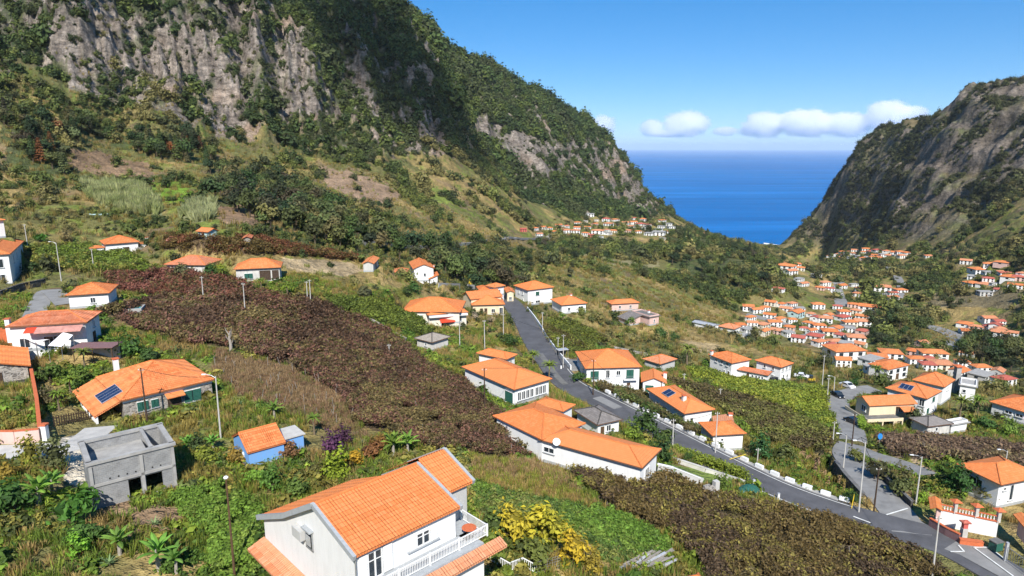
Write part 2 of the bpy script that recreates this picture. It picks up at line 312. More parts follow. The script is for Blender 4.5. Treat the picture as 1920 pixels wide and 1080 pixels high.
n_ = len(cx); K = tps_k(((cx[:, None] - cx[None]) ** 2).sum(-1)) + np.eye(n_) * 2e-4
P_ = np.c_[np.ones(n_), cx]; A_ = np.block([[K, P_], [P_.T, np.zeros((3, 3))]])
W_ = np.linalg.solve(A_, np.r_[ct, 0, 0, 0])
def tan_elev(az, lr):
    q = np.stack([np.clip(az, -0.78, 0.78) * AZK, lr], -1).reshape(-1, 2); out = np.empty(len(q))
    for i in range(0, len(q), 8000):
        c = q[i:i + 8000]; out[i:i + 8000] = tps_k(((c[:, None] - cx[None]) ** 2).sum(-1)) @ W_[:n_] + np.c_[np.ones(len(c)), c] @ W_[n_:]
    return out.reshape(az.shape)
# terrain grid: fan of bearings x rings, finer where the photo looks
AZ = np.r_[np.radians(np.arange(-180, -47, 4)), np.radians(np.linspace(-45, 45, 860)), np.radians(np.arange(48, 181, 4))]
RR = np.r_[0.5, np.exp(np.linspace(math.log(16), math.log(60), 40)), np.exp(np.linspace(math.log(60.7), math.log(300), 290)), np.linspace(302, 950, 300), np.linspace(953, 1500, 150), np.linspace(1510, 2600, 30)]
nA, nR = len(AZ), len(RR)
ca = np.linspace(-math.pi, math.pi, 721); cr = np.linspace(math.log(20), math.log(2600), 200)
TC = tan_elev(*np.meshgrid(ca, cr, indexing='ij'))
LR = np.log(np.clip(RR, 20, 2600))
def bil(T, u, v):
    i = np.clip(u.astype(int), 0, T.shape[0] - 2); j = np.clip(v.astype(int), 0, T.shape[1] - 2); a = u - i; b = v - j
    return (T[i, j] * (1 - a) + T[i + 1, j] * a) * (1 - b) + (T[i, j + 1] * (1 - a) + T[i + 1, j + 1] * a) * b
AG, RG = np.meshgrid(AZ, RR, indexing='ij'); LG = np.meshgrid(AZ, LR, indexing='ij')[1]
Z = CAM_Z + RG * bil(TC, (AG + math.pi) / (2 * math.pi) * 720, (LG - cr[0]) / (cr[-1] - cr[0]) * 199)
Z[:, 0] = Z[:, 1].mean(); Z = np.where(RG < 16.5, CAM_Z - 39, Z)
XG = RG * np.sin(AG); YG = RG * np.cos(AG)
wob = fbm(XG / 60, YG / 60, 3, 91) * 120 - 60
Z = Z * (1 - sstep(1720, 2150, RG)) + (-25) * sstep(1720, 2150, RG)
PXG, PYG = project(np.stack([XG, YG, Z], -1))
# ---- rugged relief of the massifs
left_m = sstep(420, 520, RG) * sstep(330, 230, PYG) * sstep(1000, 850, PXG)
far_m = sstep(750, 900, RG) * sstep(430, 360, PYG) * sstep(1420, 1350, PXG)
right_m = sstep(800, 1000, RG) * sstep(480, 400, PYG) * sstep(1440, 1500, PXG)
gul = ridged(AG * 26 + fbm(XG / 90, YG / 90, 3, 3) * 0.8, LG * 3.2, 5, 5)
gul2 = ridged(AG * 70 + gul * 2, LG * 9, 4, 8)
Z += left_m * ((gul - 0.62) * 58 + (gul2 - 0.6) * 12 + (fbm(XG / 28, YG / 28, 4, 12) - 0.5) * 34 + (fbm(XG / 9, YG / 9, 3, 14) - 0.5) * 15 + (ridged(XG / 14, YG / 14, 3, 15) - .6) * 12)
Z += np.maximum(far_m * (1 - left_m), 0) * ((ridged(XG / 170 + YG / 260, YG / 300 - XG / 500, 4, 21) - 0.82) * 46 + (fbm(XG / 40, YG / 40, 5, 22) - 0.58) * 30 + (ridged(XG / 30, YG / 30, 3, 24) - .7) * 14)
strata = np.sin(Z / 9.0 + fbm(XG / 120, YG / 120, 3, 33) * 9)
Z += right_m * ((ridged(XG / 210, YG / 150, 5, 31) - 0.82) * 46 + (fbm(XG / 38, YG / 38, 5, 32) - 0.6) * 34 + (ridged(XG / 26, YG / 26, 4, 34) - .7) * 15 + strata * 5)
mid = sstep(170, 260, RG) * (1 - np.clip(left_m + far_m + right_m, 0, 1)) * sstep(1600, 1400, RG)
Z += mid * (fbm(XG / 45, YG / 45, 4, 41) - 0.5) * np.clip(RG / 60, 0, 13) + (fbm(XG / 7, YG / 7, 3, 44) - 0.5) * np.clip(RG / 250, 0.25, 1.4)
# terraces on the right-hand slope above the river
ter = sstep(480, 560, RG) * sstep(900, 820, RG) * sstep(1690, 1740, PXG) * sstep(440, 455, PYG) * sstep(560, 545, PYG)
zt = np.floor(Z / 5) * 5 + 5 * sstep(0.75, 1.0, Z / 5 - np.floor(Z / 5)); Z = Z * (1 - 0.8 * ter) + zt * 0.8 * ter
tm = mid * sstep(190, 215, RG) * sstep(760, 640, RG) * sstep(1300, 1150, PXG) * sstep(235, 260, PYG)
st_ = 3.2; zw = Z + (fbm(XG / 30, YG / 30, 2, 47) - .5) * 6; fr_ = zw / st_ - np.floor(zw / st_); Z = Z + .6 * tm * ((sstep(.62, 1, fr_) - fr_) * st_)
def rowcoord(r): return np.interp(r, RR, np.arange(nR))
def ground(x, y):
    x = np.asarray(x, float); y = np.asarray(y, float)
    return bil(Z, np.atleast_1d(np.interp(np.arctan2(x, y), AZ, np.arange(nA))), np.atleast_1d(rowcoord(np.hypot(x, y))))
def G(px, py):                       # where the sight line through a photo point meets the ground
    d = ray(px, py); hr = math.hypot(d[0], d[1]); t = RR[1:] / hr
    zz = CAM_Z + d[2] * t - ground(d[0] * t, d[1] * t); k = np.nonzero(zz < 0)[0]
    if not len(k): return at_range(px, py, 1500)
    k = k[0]
    tt = t[k] if k == 0 else t[k - 1] + (t[k] - t[k - 1]) * zz[k - 1] / (zz[k - 1] - zz[k])
    x, y = d[0] * tt, d[1] * tt
    return np.array([x, y, float(ground(x, y)[0])])

# ------------------------------------------------------------------ house register: eave corners N(ear) L(eft) R(ight), drop of the eave, wall height
# face codes: F between N and R, S between N and L.  opening = (face, position 0-1 from N, width, sill above floor, height, kind)
def rect(Np, Lp, Rp, h):
    n, l, r = (at_drop(*p, h)[:2] for p in (Np, Lp, Rp)); a = r - n; b = l - n
    ux = a / np.linalg.norm(a); p = np.array([-ux[1], ux[0]])
    if np.linalg.norm(b) > np.linalg.norm(a):
        uy = b / np.linalg.norm(b); ux2 = np.array([uy[1], -uy[0]]); ux = ux2 if ux2 @ a > 0 else -ux2; p = uy
    W = max(1.5, abs(a @ ux)); D = max(1.5, abs(b @ p)); c = n + ux * W / 2 + p * D / 2
    return c, math.atan2(ux[1], ux[0]), W, D
HOUSES = []; PADS = []
def H(name, label, Np, Lp, Rp, h, wall, roof='hip', rm='orange_tile', wm='white_plaster', op=(), pitch=0.40, over=0.45, pad=True, **k):
    c, yaw, W, D = rect(Np, Lp, Rp, h); ez = CAM_Z - h
    if 'maxd' in k: 
        d0 = D; D = min(D, k['maxd']); uy = np.array([-math.sin(yaw), math.cos(yaw)]); c = c - uy * (d0 - D) / 2
    HOUSES.append(dict(name=name, label=label, c=c, yaw=yaw, W=W, D=D, ez=ez, wall=wall, roof=roof, rm=rm, wm=wm, op=list(op), pitch=pitch, over=over, **k))
    if pad: PADS.append((c, yaw, W / 2, D / 2, ez - wall, k.get('blend', 5.0)))
win = lambda f, u, w=1.0, s=0.9, h=1.2, k='window': (f, u, w, s, h, k)
door = lambda f, u, w=1.0, h=2.1, k='door': (f, u, w, 0.02, h, k)
gs = lambda f, u, w=1.5, s=0.8, h=1.3: (f, u, w, s, h, 'shutters')
H('glazed_house', 'white house with orange hip roof and a row of tall windows below the road bend', (964,732),(866,689),(1029,709),43,3.2,op=[win('F',.13,.9,.7,1.7),win('F',.25,.9,.7,1.7),win('F',.37,.9,.7,1.7),win('F',.49,.9,.7,1.7),win('F',.64,.9,.7,1.7),win('F',.75,.9,.7,1.7),win('F',.86,.9,.7,1.7),(('S',.10,2.6,.05,2.3,'green_door'))],rm='bright_tile')
H('annex_house', 'small orange hip roof annex directly behind the glazed white house', (950,675),(893,663),(976,667),45.6,2.6,rm='bright_tile',op=[win('F',.5)])
H('grey_roof_cottage', 'white cottage with weathered dark grey tile roof beside the road', (1120,798),(1076,770),(1172,790),46.2,2.6,rm='grey_tile',op=[win('F',.5),door('F',.2)])
H('balcony_house', 'two-storey white house with orange hip roof and green shuttered balconies right of the road', (1097,692),(1077,661),(1204,689),47.6,5.6,op=[gs('F',.15,1.9,3.0,2.0),win('F',.40,.9,3.2,1.9),win('F',.60,1.0,3.8,1.1),gs('F',.82,1.7,3.0,2.1),win('F',.40,1.0,.8,1.2),door('F',.80),win('F',.15,1.4,.6,1.3),win('S',.3,1,3.6,1.1)],rm='bright_tile',balc=[(.82,2.9),(.15,2.9)])
H('garage_annex', 'low white annex with orange gable roof against the balcony house', (1202,717),(1201,699),(1250,716),51,2.8,'gable',op=[('F',.3,2.0,.3,1.9,'green_door')],rm='bright_tile',chim=[(.95,.5,1.9)])
H('solar_roadside_house', 'white house with orange roof, solar collector and white chimney below the road blocks', (1283,777),(1212,730),(1340,768),51.5,3.4,op=[win('F',.25,.8,1.3,1.0),door('S',.5),win('S',.25),win('S',.75)],rm='bright_tile',chim=[(.35,.28,1.7)],solar=(.40,.52,2.6,1.9,'S'))
H('gatehouse', 'small white house with plain orange roof and blank wall beside the road blocks', (1335,818),(1313,793),(1400,814),51.2,3.2,op=[win('F',.3,.6,1.9,.6)],rm='bright_tile')
H('pink_lean_to', 'pinkish tile lean-to with a grey chimney behind the small white road house', (1338,800),(1335,781),(1375,797),52.6,2.2,'shed',rm='pale_tile',wm='pink_plaster',pitch=.25,chim=[(.9,.8,1.8)])
H('twin_house', 'two-storey white house with orange roof at the head of the bright green vineyard', (1372,682),(1328,665),(1412,676),61,4.8,op=[win('S',.2,.9,3.3,1.1),win('S',.45,.9,3.3,1.1),win('S',.7,.9,3.3,1.1),win('S',.3,.9,.8,1.2),door('S',.1)],chim=[(.05,.9,1.8)])
H('courtyard_house', 'two-storey white house with square orange hip roof beside parked cars', (1465,690),(1415,676),(1497,684),61.5,4.8,op=[win('F',.2,.8,3.3,1.1),win('F',.55,.8,3.3,1.1),win('F',.85,.8,3.3,1.1),win('F',.3,.8,.8,1.5),win('F',.65,.8,.8,1.2),win('S',.3,.8,3.3,1.1),win('S',.65,.8,3.3,1.1),win('S',.3,.9,.8,1.2)])
H('low_wing_house', 'low white wing with rusty orange roof between the two white houses', (1440,705),(1378,693),(1453,699),63.4,2.5,rm='old_tile',pitch=.3,op=[door('S',.62),win('S',.14,.6,1,.9),win('S',.24,.6,1,.9),win('S',.34,.6,1,.9),win('S',.46,.6,1,.9)])
H('yellow_villa', 'yellow villa with orange gable roof and roof terrace beside the lane', (1630,762),(1612,744),(1721,758),56.4,5.2,'gable',wm='cream_plaster',op=[('F',.15,1.8,.2,2.2,'window'),('F',.4,1.8,.2,2.2,'window'),gs('F',.88,1.2,3.4,1.2),win('F',.7,1.1,3.3,1.1),win('S',.4,1.6,3.2,1.4)],villa=True)
H('solar_villa', 'white villa with orange hip roof carrying three solar panels', (1738,749),(1660,728),(1768,735),57.4,4.8,op=[gs('F',.6,1.3,2.9,1.3),gs('F',.25,1.2,.6,1.4),win('S',.08,1.2,2.7,1.7),win('S',.35,1,3.1,1.1),win('S',.65,1,3.1,1.1)],solar=(.42,.45,2.8,1.9,'S',3))
H('large_villa', 'large white villa with tall orange hip roof behind the solar villa', (1771,727),(1715,710),(1791,713),60,5.0,op=[win('F',.5,1,3.1,1.2)],pitch=.55)
H('flat_white_house', 'white flat-roofed block beside the grey chimney stack', (1797,722),(1799,709),(1834,719),62.2,4.2,'flat',wm='white_plaster',op=[win('F',.3,.8,2.2,1),win('S',.4,.8,2.2,1)])
H('grey_hip_cottage', 'low cottage with plain dark grey hip roof among bushes', (1740,801),(1718,782),(1788,795),57.8,2.4,rm='grey_tile',wm='old_white_plaster',op=[win('F',.4,.7,1,.9)])
H('shed_roof_annex', 'low white shed with flat grey roof beside the dark grey hip roof', (1785,799),(1790,787),(1820,793),58.6,2.0,'flat',wm='white_plaster')
H('right_long_house', 'long low white house with orange hip roof cut by the photo edge', (1945,781),(1845,757),(1990,765),59.4,3.0,op=[win('S',.60,1.6,1.4,.8),win('S',.35,1.6,1.4,.8)])
H('corner_house', 'white house with bright orange hip roof and dark window above the balustrade', (1877,911),(1795,871),(1960,894),48.2,4.2,rm='bright_tile',over=.8,op=[('S',.62,2.0,1.9,1.4,'window'),('F',.36,.8,.9,2.6,'window'),win('F',.16,.6,2.7,.6)],pitch=.36)
H('stone_house', 'rubble stone house with orange hip roof, solar array and green shutters', (226,754),(180,710),(400,712),35.5,3.1,rm='orange_tile',wm='rubble_stone',over=.35,pitch=.44,op=[('F',.20,1.5,.9,1.5,'shutters'),('F',.33,1.0,1.0,1.3,'shutters'),('F',.76,2.5,.5,1.9,'shutters'),('F',.55,1.9,.05,2.1,'dark_door')],near=True,stone=True)
H('terrace_house', 'white house with weathered orange roof and white sail shades in front', (163,606),(10,615),(187,586),30.2,4.4,rm='old_tile',op=[win('F',.55,.9,2.6,1.2),('S',.45,3.0,.1,2.3,'window'),win('S',.83,1.6,.5,1.8),('F',.5,1.2,.1,1.8,'dark_door')],near=True,pitch=.36,maxd=99)
H('corrugated_annex', 'stone outbuilding with ribbed orange roof at the photo edge', (58,687),(-60,703),(53,654),34,2.4,'shed',rm='bright_tile',wm='rubble_stone',pitch=.30,near=True,op=[('S',.65,2.4,.05,2.0,'dark_door')])
H('hillside_hip_house', 'bright orange hip roof half hidden by shrubs below the vines', (206,550),(124,554),(222,535),29.8,2.8,op=[win('S',.4)])
H('hill_villa', 'white villa with orange roofs and terraces above the green vines', (195,459),(175,444),(262,454),27.3,3.6,op=[('F',.22,1.6,.6,1.7,'window'),('F',.62,1.5,.1,2.3,'dark_door'),('F',.45,1.0,.3,2.0,'green_door'),win('S',.5)],maxd=9)
H('old_barn', 'old low barn with wavy faded tile roof behind a shrub', (385,498),(307,497),(391,487),30,2.2,rm='old_tile',wm='old_white_plaster')
H('porch_house', 'grey-white house with orange hip roof and shaded corner porch above palms', (438,506),(432,497),(527,502),29.6,3.8,wm='old_white_plaster',op=[('F',.28,2.0,1.3,1.4,'shutters'),('F',.66,2.6,.8,2.4,'dark_door'),('F',.9,1.6,1.0,2.2,'dark_door')],pitch=.5,maxd=9)
H('edge_block', 'three-storey house with orange roof and balcony cut by the left photo edge', (19,477),(-60,484),(45,453),25.4,7.4,op=[win('F',.25,1.0,4.4,2.0),win('F',.5,1.0,4.4,2.0),win('F',.75,1.0,4.4,2.0),win('F',.4,1,1.2,1.6),('S',.3,1.8,4.2,2.2,'window'),('S',.3,1.8,.6,2.0,'window')],pitch=.35)
H('edge_upper_house', 'white house with flat orange roof edge at the far left above the lane', (11,413),(-60,418),(14,409),19,4.6,op=[],pitch=.25,maxd=8)
H('lilac_hut', 'tiny lilac-white hut with half orange roof on the upper terraces', (390,436),(366,434),(400,432),23.2,2.0,'gable',blend=2.5,wm='teal_plaster',op=[('S',.5,.9,.1,1.6,'dark_door')])
H('stone_shed', 'brown rubble shed with broken tile roof on the upper terraces', (472,447),(455,446),(476,442),24.4,1.8,'gable',rm='old_tile',wm='rubble_stone')
H('gable_hut', 'small hut with orange gable roof at the edge of the wood', (702,495),(683,490),(712,484),33.6,2.4,'gable',op=[('F',.5,.9,.1,1.8,'dark_door')],wm='grey_plaster')
H('tall_white_house', 'tall narrow white house with orange gable roof and a grey side stack', (774,505),(766,492),(816,504),39,4.2,'gable',op=[win('F',.55,.8,1.6,1.1),win('S',.3,.7,2.6,.9),win('S',.7,.7,2.6,.9)],chim=[(1.06,.5,.4)])
H('tall_house_lean_to', 'small orange lean-to roof at the foot of the tall white house', (804,524),(801,517),(823,523),42.4,1.8,'shed',rm='orange_tile')
H('low_orange_barn', 'low orange roofed barn left of the tall white house', (764,512),(738,509),(767,505),40.2,1.8,rm='pale_tile')
H('broad_roof_house', 'cream house under a broad orange roof with an upturned ridge, left of the road', (752,585),(776,556),(868,577),43.4,3.0,wm='pale_cream_plaster',op=[gs('F',.30,1.4,.8,1.3),win('F',.15,.8,.6,.9)],rm='bright_tile',maxd=13)
H('front_hip_house', 'cream two-level block with orange hip roof and red awning before the broad roof', (802,592),(790,575),(878,586),44,4.0,wm='pale_cream_plaster',op=[('F',.80,1.6,1.6,1.5,'window'),('F',.45,3.2,.1,2.0,'window')],awn=(.47,4.0),rm='bright_tile',pitch=.45,maxd=8)
H('slab_roof_hut', 'old grey hut with stone slab hip roof beside the vineyard', (810,643),(769,637),(845,632),43.9,2.2,rm='stone_tile',wm='old_white_plaster',op=[win('S',.4,.7,.9,.8)])
H('cream_house', 'cream house with orange hip roof and brown doors left of the upper road', (884,573),(880,557),(947,571),47.6,3.4,wm='cream_plaster',op=[('F',.28,.9,.1,2.2,'dark_door'),('F',.42,.9,.1,2.2,'dark_door'),win('F',.66,1.2,.9,1.2),('F',.92,1.2,.1,2.4,'window')],rm='bright_tile',maxd=10)
H('rear_gable_house', 'higher orange gable roof directly behind the cream house', (882,562),(880,549),(943,556),46.2,4.0,'gable',wm='cream_plaster',maxd=8)
H('low_roof_house', 'low orange roofed house with white wall behind the cream house', (927,540),(917,535),(948,536),46.2,3.0,op=[win('F',.5)])
H('tiny_orange_roof', 'tiny plain orange roof beside the grey retaining wall near the crane', (898,545),(893,538),(918,543),47,2.5,rm='orange_tile')
H('roadtop_house', 'two-storey white house with orange hip roof at the top of the road', (989,545),(961,536),(1039,539),47.8,5.4,op=[gs('F',.38,1.4,3.2,1.4),win('F',.40,1.9,.5,1.0),win('F',.18,.9,.5,.8),win('S',.4,.8,3.2,1.3),win('S',.7,.8,3.2,1.3),win('S',.4,.8,.6,1.3)],rm='bright_tile')
H('yellow_gable', 'small yellow gabled house front left of the white road-top house', (949,549),(944,541),(964,546),48.4,3.6,'gable',wm='cream_plaster',op=[win('F',.5)])
H('roadside_bungalow', 'white bungalow with orange hip roof and white chimney beside palms', (1052,573),(1041,561),(1102,569),51,3.0,op=[('F',.78,1.8,.8,1.4,'window'),win('F',.3)],chim=[(.7,.8,1.6)],rm='bright_tile')
H('lone_hip_house', 'orange hip roofed house alone against the shrubby slope', (1146,571),(1142,565),(1200,568),59,2.8,wm='pink_plaster',op=[win('F',.3),win('F',.7)],maxd=10)
H('pink_flat_house', 'pink house with dark flat roof and chimney on the slope', (1218,596),(1182,585),(1231,590),58,3.0,'flat',wm='pink_plaster',rm='grey_tile',op=[win('F',.5,.7,1,1.1)],chim=[(.8,.5,1.2)])
H('solar_shed', 'low shed with dark solar sheeting beside the pink flat house', (1180,603),(1157,594),(1194,596),59.4,1.6,'shed',rm='grey_tile',wm='pink_plaster',pitch=.3)
H('pale_hip_house', 'small house with faded pale orange hip roof below a palm', (1238,684),(1217,670),(1270,674),57,2.4,rm='pale_tile',wm='grey_plaster')
H('white_shed', 'long white shed with pale grey metal roof on the slope', (1338,613),(1297,604),(1345,608),75.6,2.6,'gable',rm='grey_tile',pitch=.2,metal=True)
H('shed_neighbour', 'orange roofed house attached to the long white shed', (1377,618),(1346,612),(1388,612),78,2.6,rm='pale_tile')
H('blue_hut', 'bright blue hut with orange gable roof above the flower garden', (464,852),(431,818),(533,829),36.9,2.2,'gable',rm='orange_tile',wm='blue_paint',over=.2,pitch=.5,near=True,op=[win('S',.35,.45,1.1,.5)],maxd=6.2,ridge='W')
H('unfinished_block', 'unfinished two-storey grey concrete block building without a roof', (164,869),(145,828),(324,830),32.2,5.3,'open',wm='block_wall',over=0)
# long L-shaped house, three wings of one building
H('long_house', 'long white building with a low orange roof bending towards the road', (1204,879),(1010,825),(1241,844),41.4,3.4,rm='bright_tile',pitch=.30,op=[('S',.93,1.8,1.6,.9,'window'),win('F',.4,1.5,.6,1.7)])
WINGS = [('long_house',(1016,826),(924,781),(1086,790),41.2,3.4),('long_house',(1056,773),(1000,757),(1082,761),42.6,3.0)]

# roads: centre line points (column,row,drop), width
ROAD_MAIN = [(2000,1150,51.8),(1860,1062,51.7),(1760,1012,51.6),(1660,985,51.6),(1560,956,51.5),(1450,915,51.2),(1350,866,50.8),(1280,830,50.4),(1200,788,50.1),(1130,752,50.0),(1068,720,50.1),(1037,686,50.2),(1004,640,50.6),(986,606,51),(968,580,51.3),(950,561,51.6),(922,549,52)]
ROAD_SIDE = [(1710,1000,51.6),(1672,948,51.8),(1640,915,52.2),(1610,882,53),(1588,850,55.6),(1600,825,57.2),(1592,795,59),(1574,765,60.8),(1575,745,61.6),(1610,732,62.4),(1640,728,62.6)]
ROAD_BRANCH = [(1600,838,56.6),(1640,855,55.6),(1690,870,55.2),(1740,890,54.4)]
DRIVE = [(1036,688,50.25),(1072,688,50.6),(1085,675,50.9)]
YARD_LANE = [(-60,850,36.5),(60,845,36.6),(140,835,37.0),(190,800,37.8)]
HILL_LANE = [(125,570,32.7),(90,545,32.4),(60,600,33.4)]
def densify(pts, step=2.0):
    P = np.array([at_drop(*p) for p in pts]); Q = []
    for i in range(len(P) - 1):      # Catmull-Rom
        p0, p1, p2, p3 = P[max(i - 1, 0)], P[i], P[i + 1], P[min(i + 2, len(P) - 1)]; n = max(2, int(np.linalg.norm(p2 - p1) / step))
        for t in np.linspace(0, 1, n, endpoint=False):
            Q.append(0.5 * (2 * p1 + (p2 - p0) * t + (2 * p0 - 5 * p1 + 4 * p2 - p3) * t * t + (3 * p1 - p0 - 3 * p2 + p3) * t ** 3))
    Q.append(P[-1]); return np.array(Q)
ROADS = {'main_road': (densify(ROAD_MAIN), 6.6, 'asphalt'), 'side_road': (densify(ROAD_SIDE), 5.0, 'old_asphalt'), 'branch_road': (densify(ROAD_BRANCH), 4.0, 'old_asphalt'),
         'driveway': (densify(DRIVE), 5.5, 'old_asphalt'), 'yard_lane': (densify(YARD_LANE), 4.2, 'pale_concrete'), 'hill_lane': (densify(HILL_LANE), 4.0, 'old_asphalt')}
# far houses: (column, row of the base, width in pixels, roof, wall, village)
FAR = []
def far(v, s):
    for t in s.split(';'):
        a = t.split(','); FAR.append((float(a[0]), float(a[1]), float(a[2]), a[3] if len(a) > 3 and a[3] else 'o', a[4] if len(a) > 4 else 'w', v))
far('valley village', '1403,580,20;1418,586,20;1434,582,14;1443,596,18;1462,603,16;1450,611,22;1484,574,14,p;1492,593,24,o,t;1499,583,16,g;1474,585,18,p;1533,578,18;1570,579,18,r;1581,590,20;1580,600,24,r;1520,594,14,p;1530,601,20,r;1547,604,24,p;1553,596,16;1516,612,18;1507,622,16,r;1521,626,20;1528,637,24,r;1555,629,26,o,c;1567,621,18;1575,634,14,r;1603,640,26,p;1565,647,22,p,k;1586,651,24,g;1612,652,20,p,c;1556,656,22,r;1388,616,14;1402,624,24,g;1396,637,12,g;1457,626,20,p,k;1432,628,12,o,c;1410,612,14,p;1497,640,14,r')
far('lower village', '1580,672,48;1578,685,22;1603,668,22,p,c;1631,684,30,g;1644,676,30;1668,670,28;1659,690,24;1664,705,46;1727,648,10,p,k;1747,672,40;1716,681,26,o;1738,681,14,r;1762,690,32,p,c;1737,692,20,r;1812,669,18,p;1797,705,16;1838,712,30,g,e;1870,706,24,p,e;1640,700,12,g')
far('riverside hamlet', '1820,628,24;1842,634,24;1854,618,16,r;1866,617,18,r;1875,622,14,p;1874,632,26,p;1871,608,16,r;1808,624,14,g')
far('terrace hamlet', '1856,502,16;1834,513,22;1852,527,18,r;1820,536,18;1846,539,20,p;1885,517,18,r;1891,526,24;1873,514,12,p;1876,548,20,r;1914,517,14,p;1862,536,12,g;1845,554,18,g,e')
far('river mouth houses', '1474,506,36;1482,514,20,p;1498,527,18,g;1459,547,20,r;1441,488,14,r;1555,545,18,r;1620,548,28,p;1654,545,26,p;1672,553,14,r;1672,563,18,p;1656,556,12,g;1627,584,26;1645,581,18;1600,537,12,g;1530,519,14,g')
far('far ledge village', '1558,483,11,p;1569,480,12,p;1580,486,12,p;1591,476,11,p;1601,478,13,p;1611,483,14,g;1621,481,12,g;1633,476,13,r;1643,473,12,r;1655,481,11,g;1666,483,12,p;1679,482,11,g;1690,484,12,p;1742,484,14,p;1596,486,13,g;1628,485,12,g')
far('seaward ledge village', '981,434,9,r,r;1003,432,13;1016,431,14;1029,431,14;1036,438,13;1011,443,11,p;1028,444,9,g;1062,437,15,p;1079,437,16,p;1098,441,13;1109,445,12,r,r;1121,438,22,p;1140,440,13,g;1140,453,13,g,k;1098,417,9,g,c;1118,415,9,g,c;1106,406,17,g;1141,423,14,p;1160,424,13,p;1172,422,14,p;1182,427,13,p;1200,424,15,r;1211,430,15,g;1240,427,14,g;1250,423,14,g;1258,428,13,g;1235,441,20,g;1242,450,11,g,c;1068,444,10,p;1126,447,9,g;1300,440,12,p;1318,442,12,p;1340,446,12,p')
def in_poly(x, y, p):
    c = False; j = len(p) - 1
    for i in range(len(p)):
        if (p[i][1] > y) != (p[j][1] > y) and x < (p[j][0] - p[i][0]) * (y - p[i][1]) / (p[j][1] - p[i][1]) + p[i][0]: c = not c
        j = i
    return c
def fill(v, poly, n, w, gap):         # the denser parts of a village
    xs = [p[0] for p in poly]; ys = [p[1] for p in poly]; k = 0
    for _ in range(4000):
        x, y = random.uniform(min(xs), max(xs)), random.uniform(min(ys), max(ys))
        if not in_poly(x, y, poly) or any(abs(f[0] - x) < gap and abs(f[1] - y) < gap * .5 for f in FAR): continue
        FAR.append((x, y, random.uniform(*w), random.choice('oooopprg'), random.choice('wwwwck'), v)); k += 1
        if k >= n: break
fill('valley village', [(1395,585),(1440,570),(1500,575),(1600,570),(1625,600),(1615,650),(1560,660),(1510,640),(1450,625),(1385,622)], 16, (14, 24), 19)
fill('lower village', [(1555,665),(1620,655),(1700,660),(1790,675),(1860,705),(1900,715),(1880,725),(1760,705),(1680,690),(1600,690)], 9, (18, 32), 28)
fill('river mouth houses', [(1450,490),(1500,500),(1520,530),(1600,545),(1690,545),(1680,565),(1560,550),(1480,530)], 10, (14, 18), 14)
fill('far ledge village', [(1555,478),(1640,466),(1700,474),(1700,487),(1560,490)], 14, (10, 13), 9)
fill('seaward ledge village', [(985,426),(1060,424),(1120,410),(1200,412),(1265,418),(1260,440),(1150,444),(1060,442),(990,440)], 22, (11, 15), 11)
fill('terrace hamlet', [(1800,490),(1900,490),(1920,520),(1900,550),(1830,545)], 6, (15, 19), 16)
fill('riverside hamlet', [(1790,605),(1880,600),(1900,630),(1810,640)], 4, (16, 20), 18)
FARW = []
for px, py, w, rc, wc, v in FAR:
    g = G(px, py); d = np.linalg.norm(g - (0, 0, CAM_Z)); W = w * d / FPX * 0.98
    W = min(max(W * 1.15, 6.0), 19); D = W * random.uniform(0.6, 0.9); yaw = random.uniform(-.8, .8); W *= random.uniform(.78, 1.1); D = W * random.uniform(.62, 1.0)
    FARW.append((g, W, D, yaw)); PADS.append((g[:2], yaw, W / 2 + .5, D / 2 + .5, g[2], 7.0))

# ---- cut pads and roads into the hillside
def carve_rect(c, yaw, hw, hd, z, blend):
    global Z
    m = (np.abs(XG - c[0]) < hw + hd + blend + 2) & (np.abs(YG - c[1]) < hw + hd + blend + 2)
    if not m.any(): return
    dx, dy = XG[m] - c[0], YG[m] - c[1]; co, si = math.cos(yaw), math.sin(yaw)
    lx = np.abs(dx * co + dy * si) - hw; ly = np.abs(-dx * si + dy * co) - hd
    d = np.hypot(np.maximum(lx, 0), np.maximum(ly, 0)); w = 1 - sstep(0.6, blend, d); Z[m] = Z[m] * (1 - w) + (z - 0.05) * w
for p in PADS: carve_rect(*p)
def carve_road(P, width):
    global Z
    m = (XG > P[:, 0].min() - 12) & (XG < P[:, 0].max() + 12) & (YG > P[:, 1].min() - 12) & (YG < P[:, 1].max() + 12) & (RG > 20)
    q = np.stack([XG[m], YG[m]], -1); best = np.full(len(q), 1e9); bz = np.zeros(len(q))
    for i in range(len(P) - 1):
        a, b = P[i, :2], P[i + 1, :2]; ab = b - a; t = np.clip(((q - a) @ ab) / (ab @ ab), 0, 1); d = np.hypot(*(q - a - t[:, None] * ab).T)
        k = d < best; best[k] = d[k]; bz[k] = (P[i, 2] + (P[i + 1, 2] - P[i, 2]) * t)[k]
    w = 1 - sstep(width / 2 + 0.8, width / 2 + 4.0, best); Z[m] = Z[m] * (1 - w) + (bz - 0.16) * w
for nm, (P, w, mt) in ROADS.items(): carve_road(P, w)
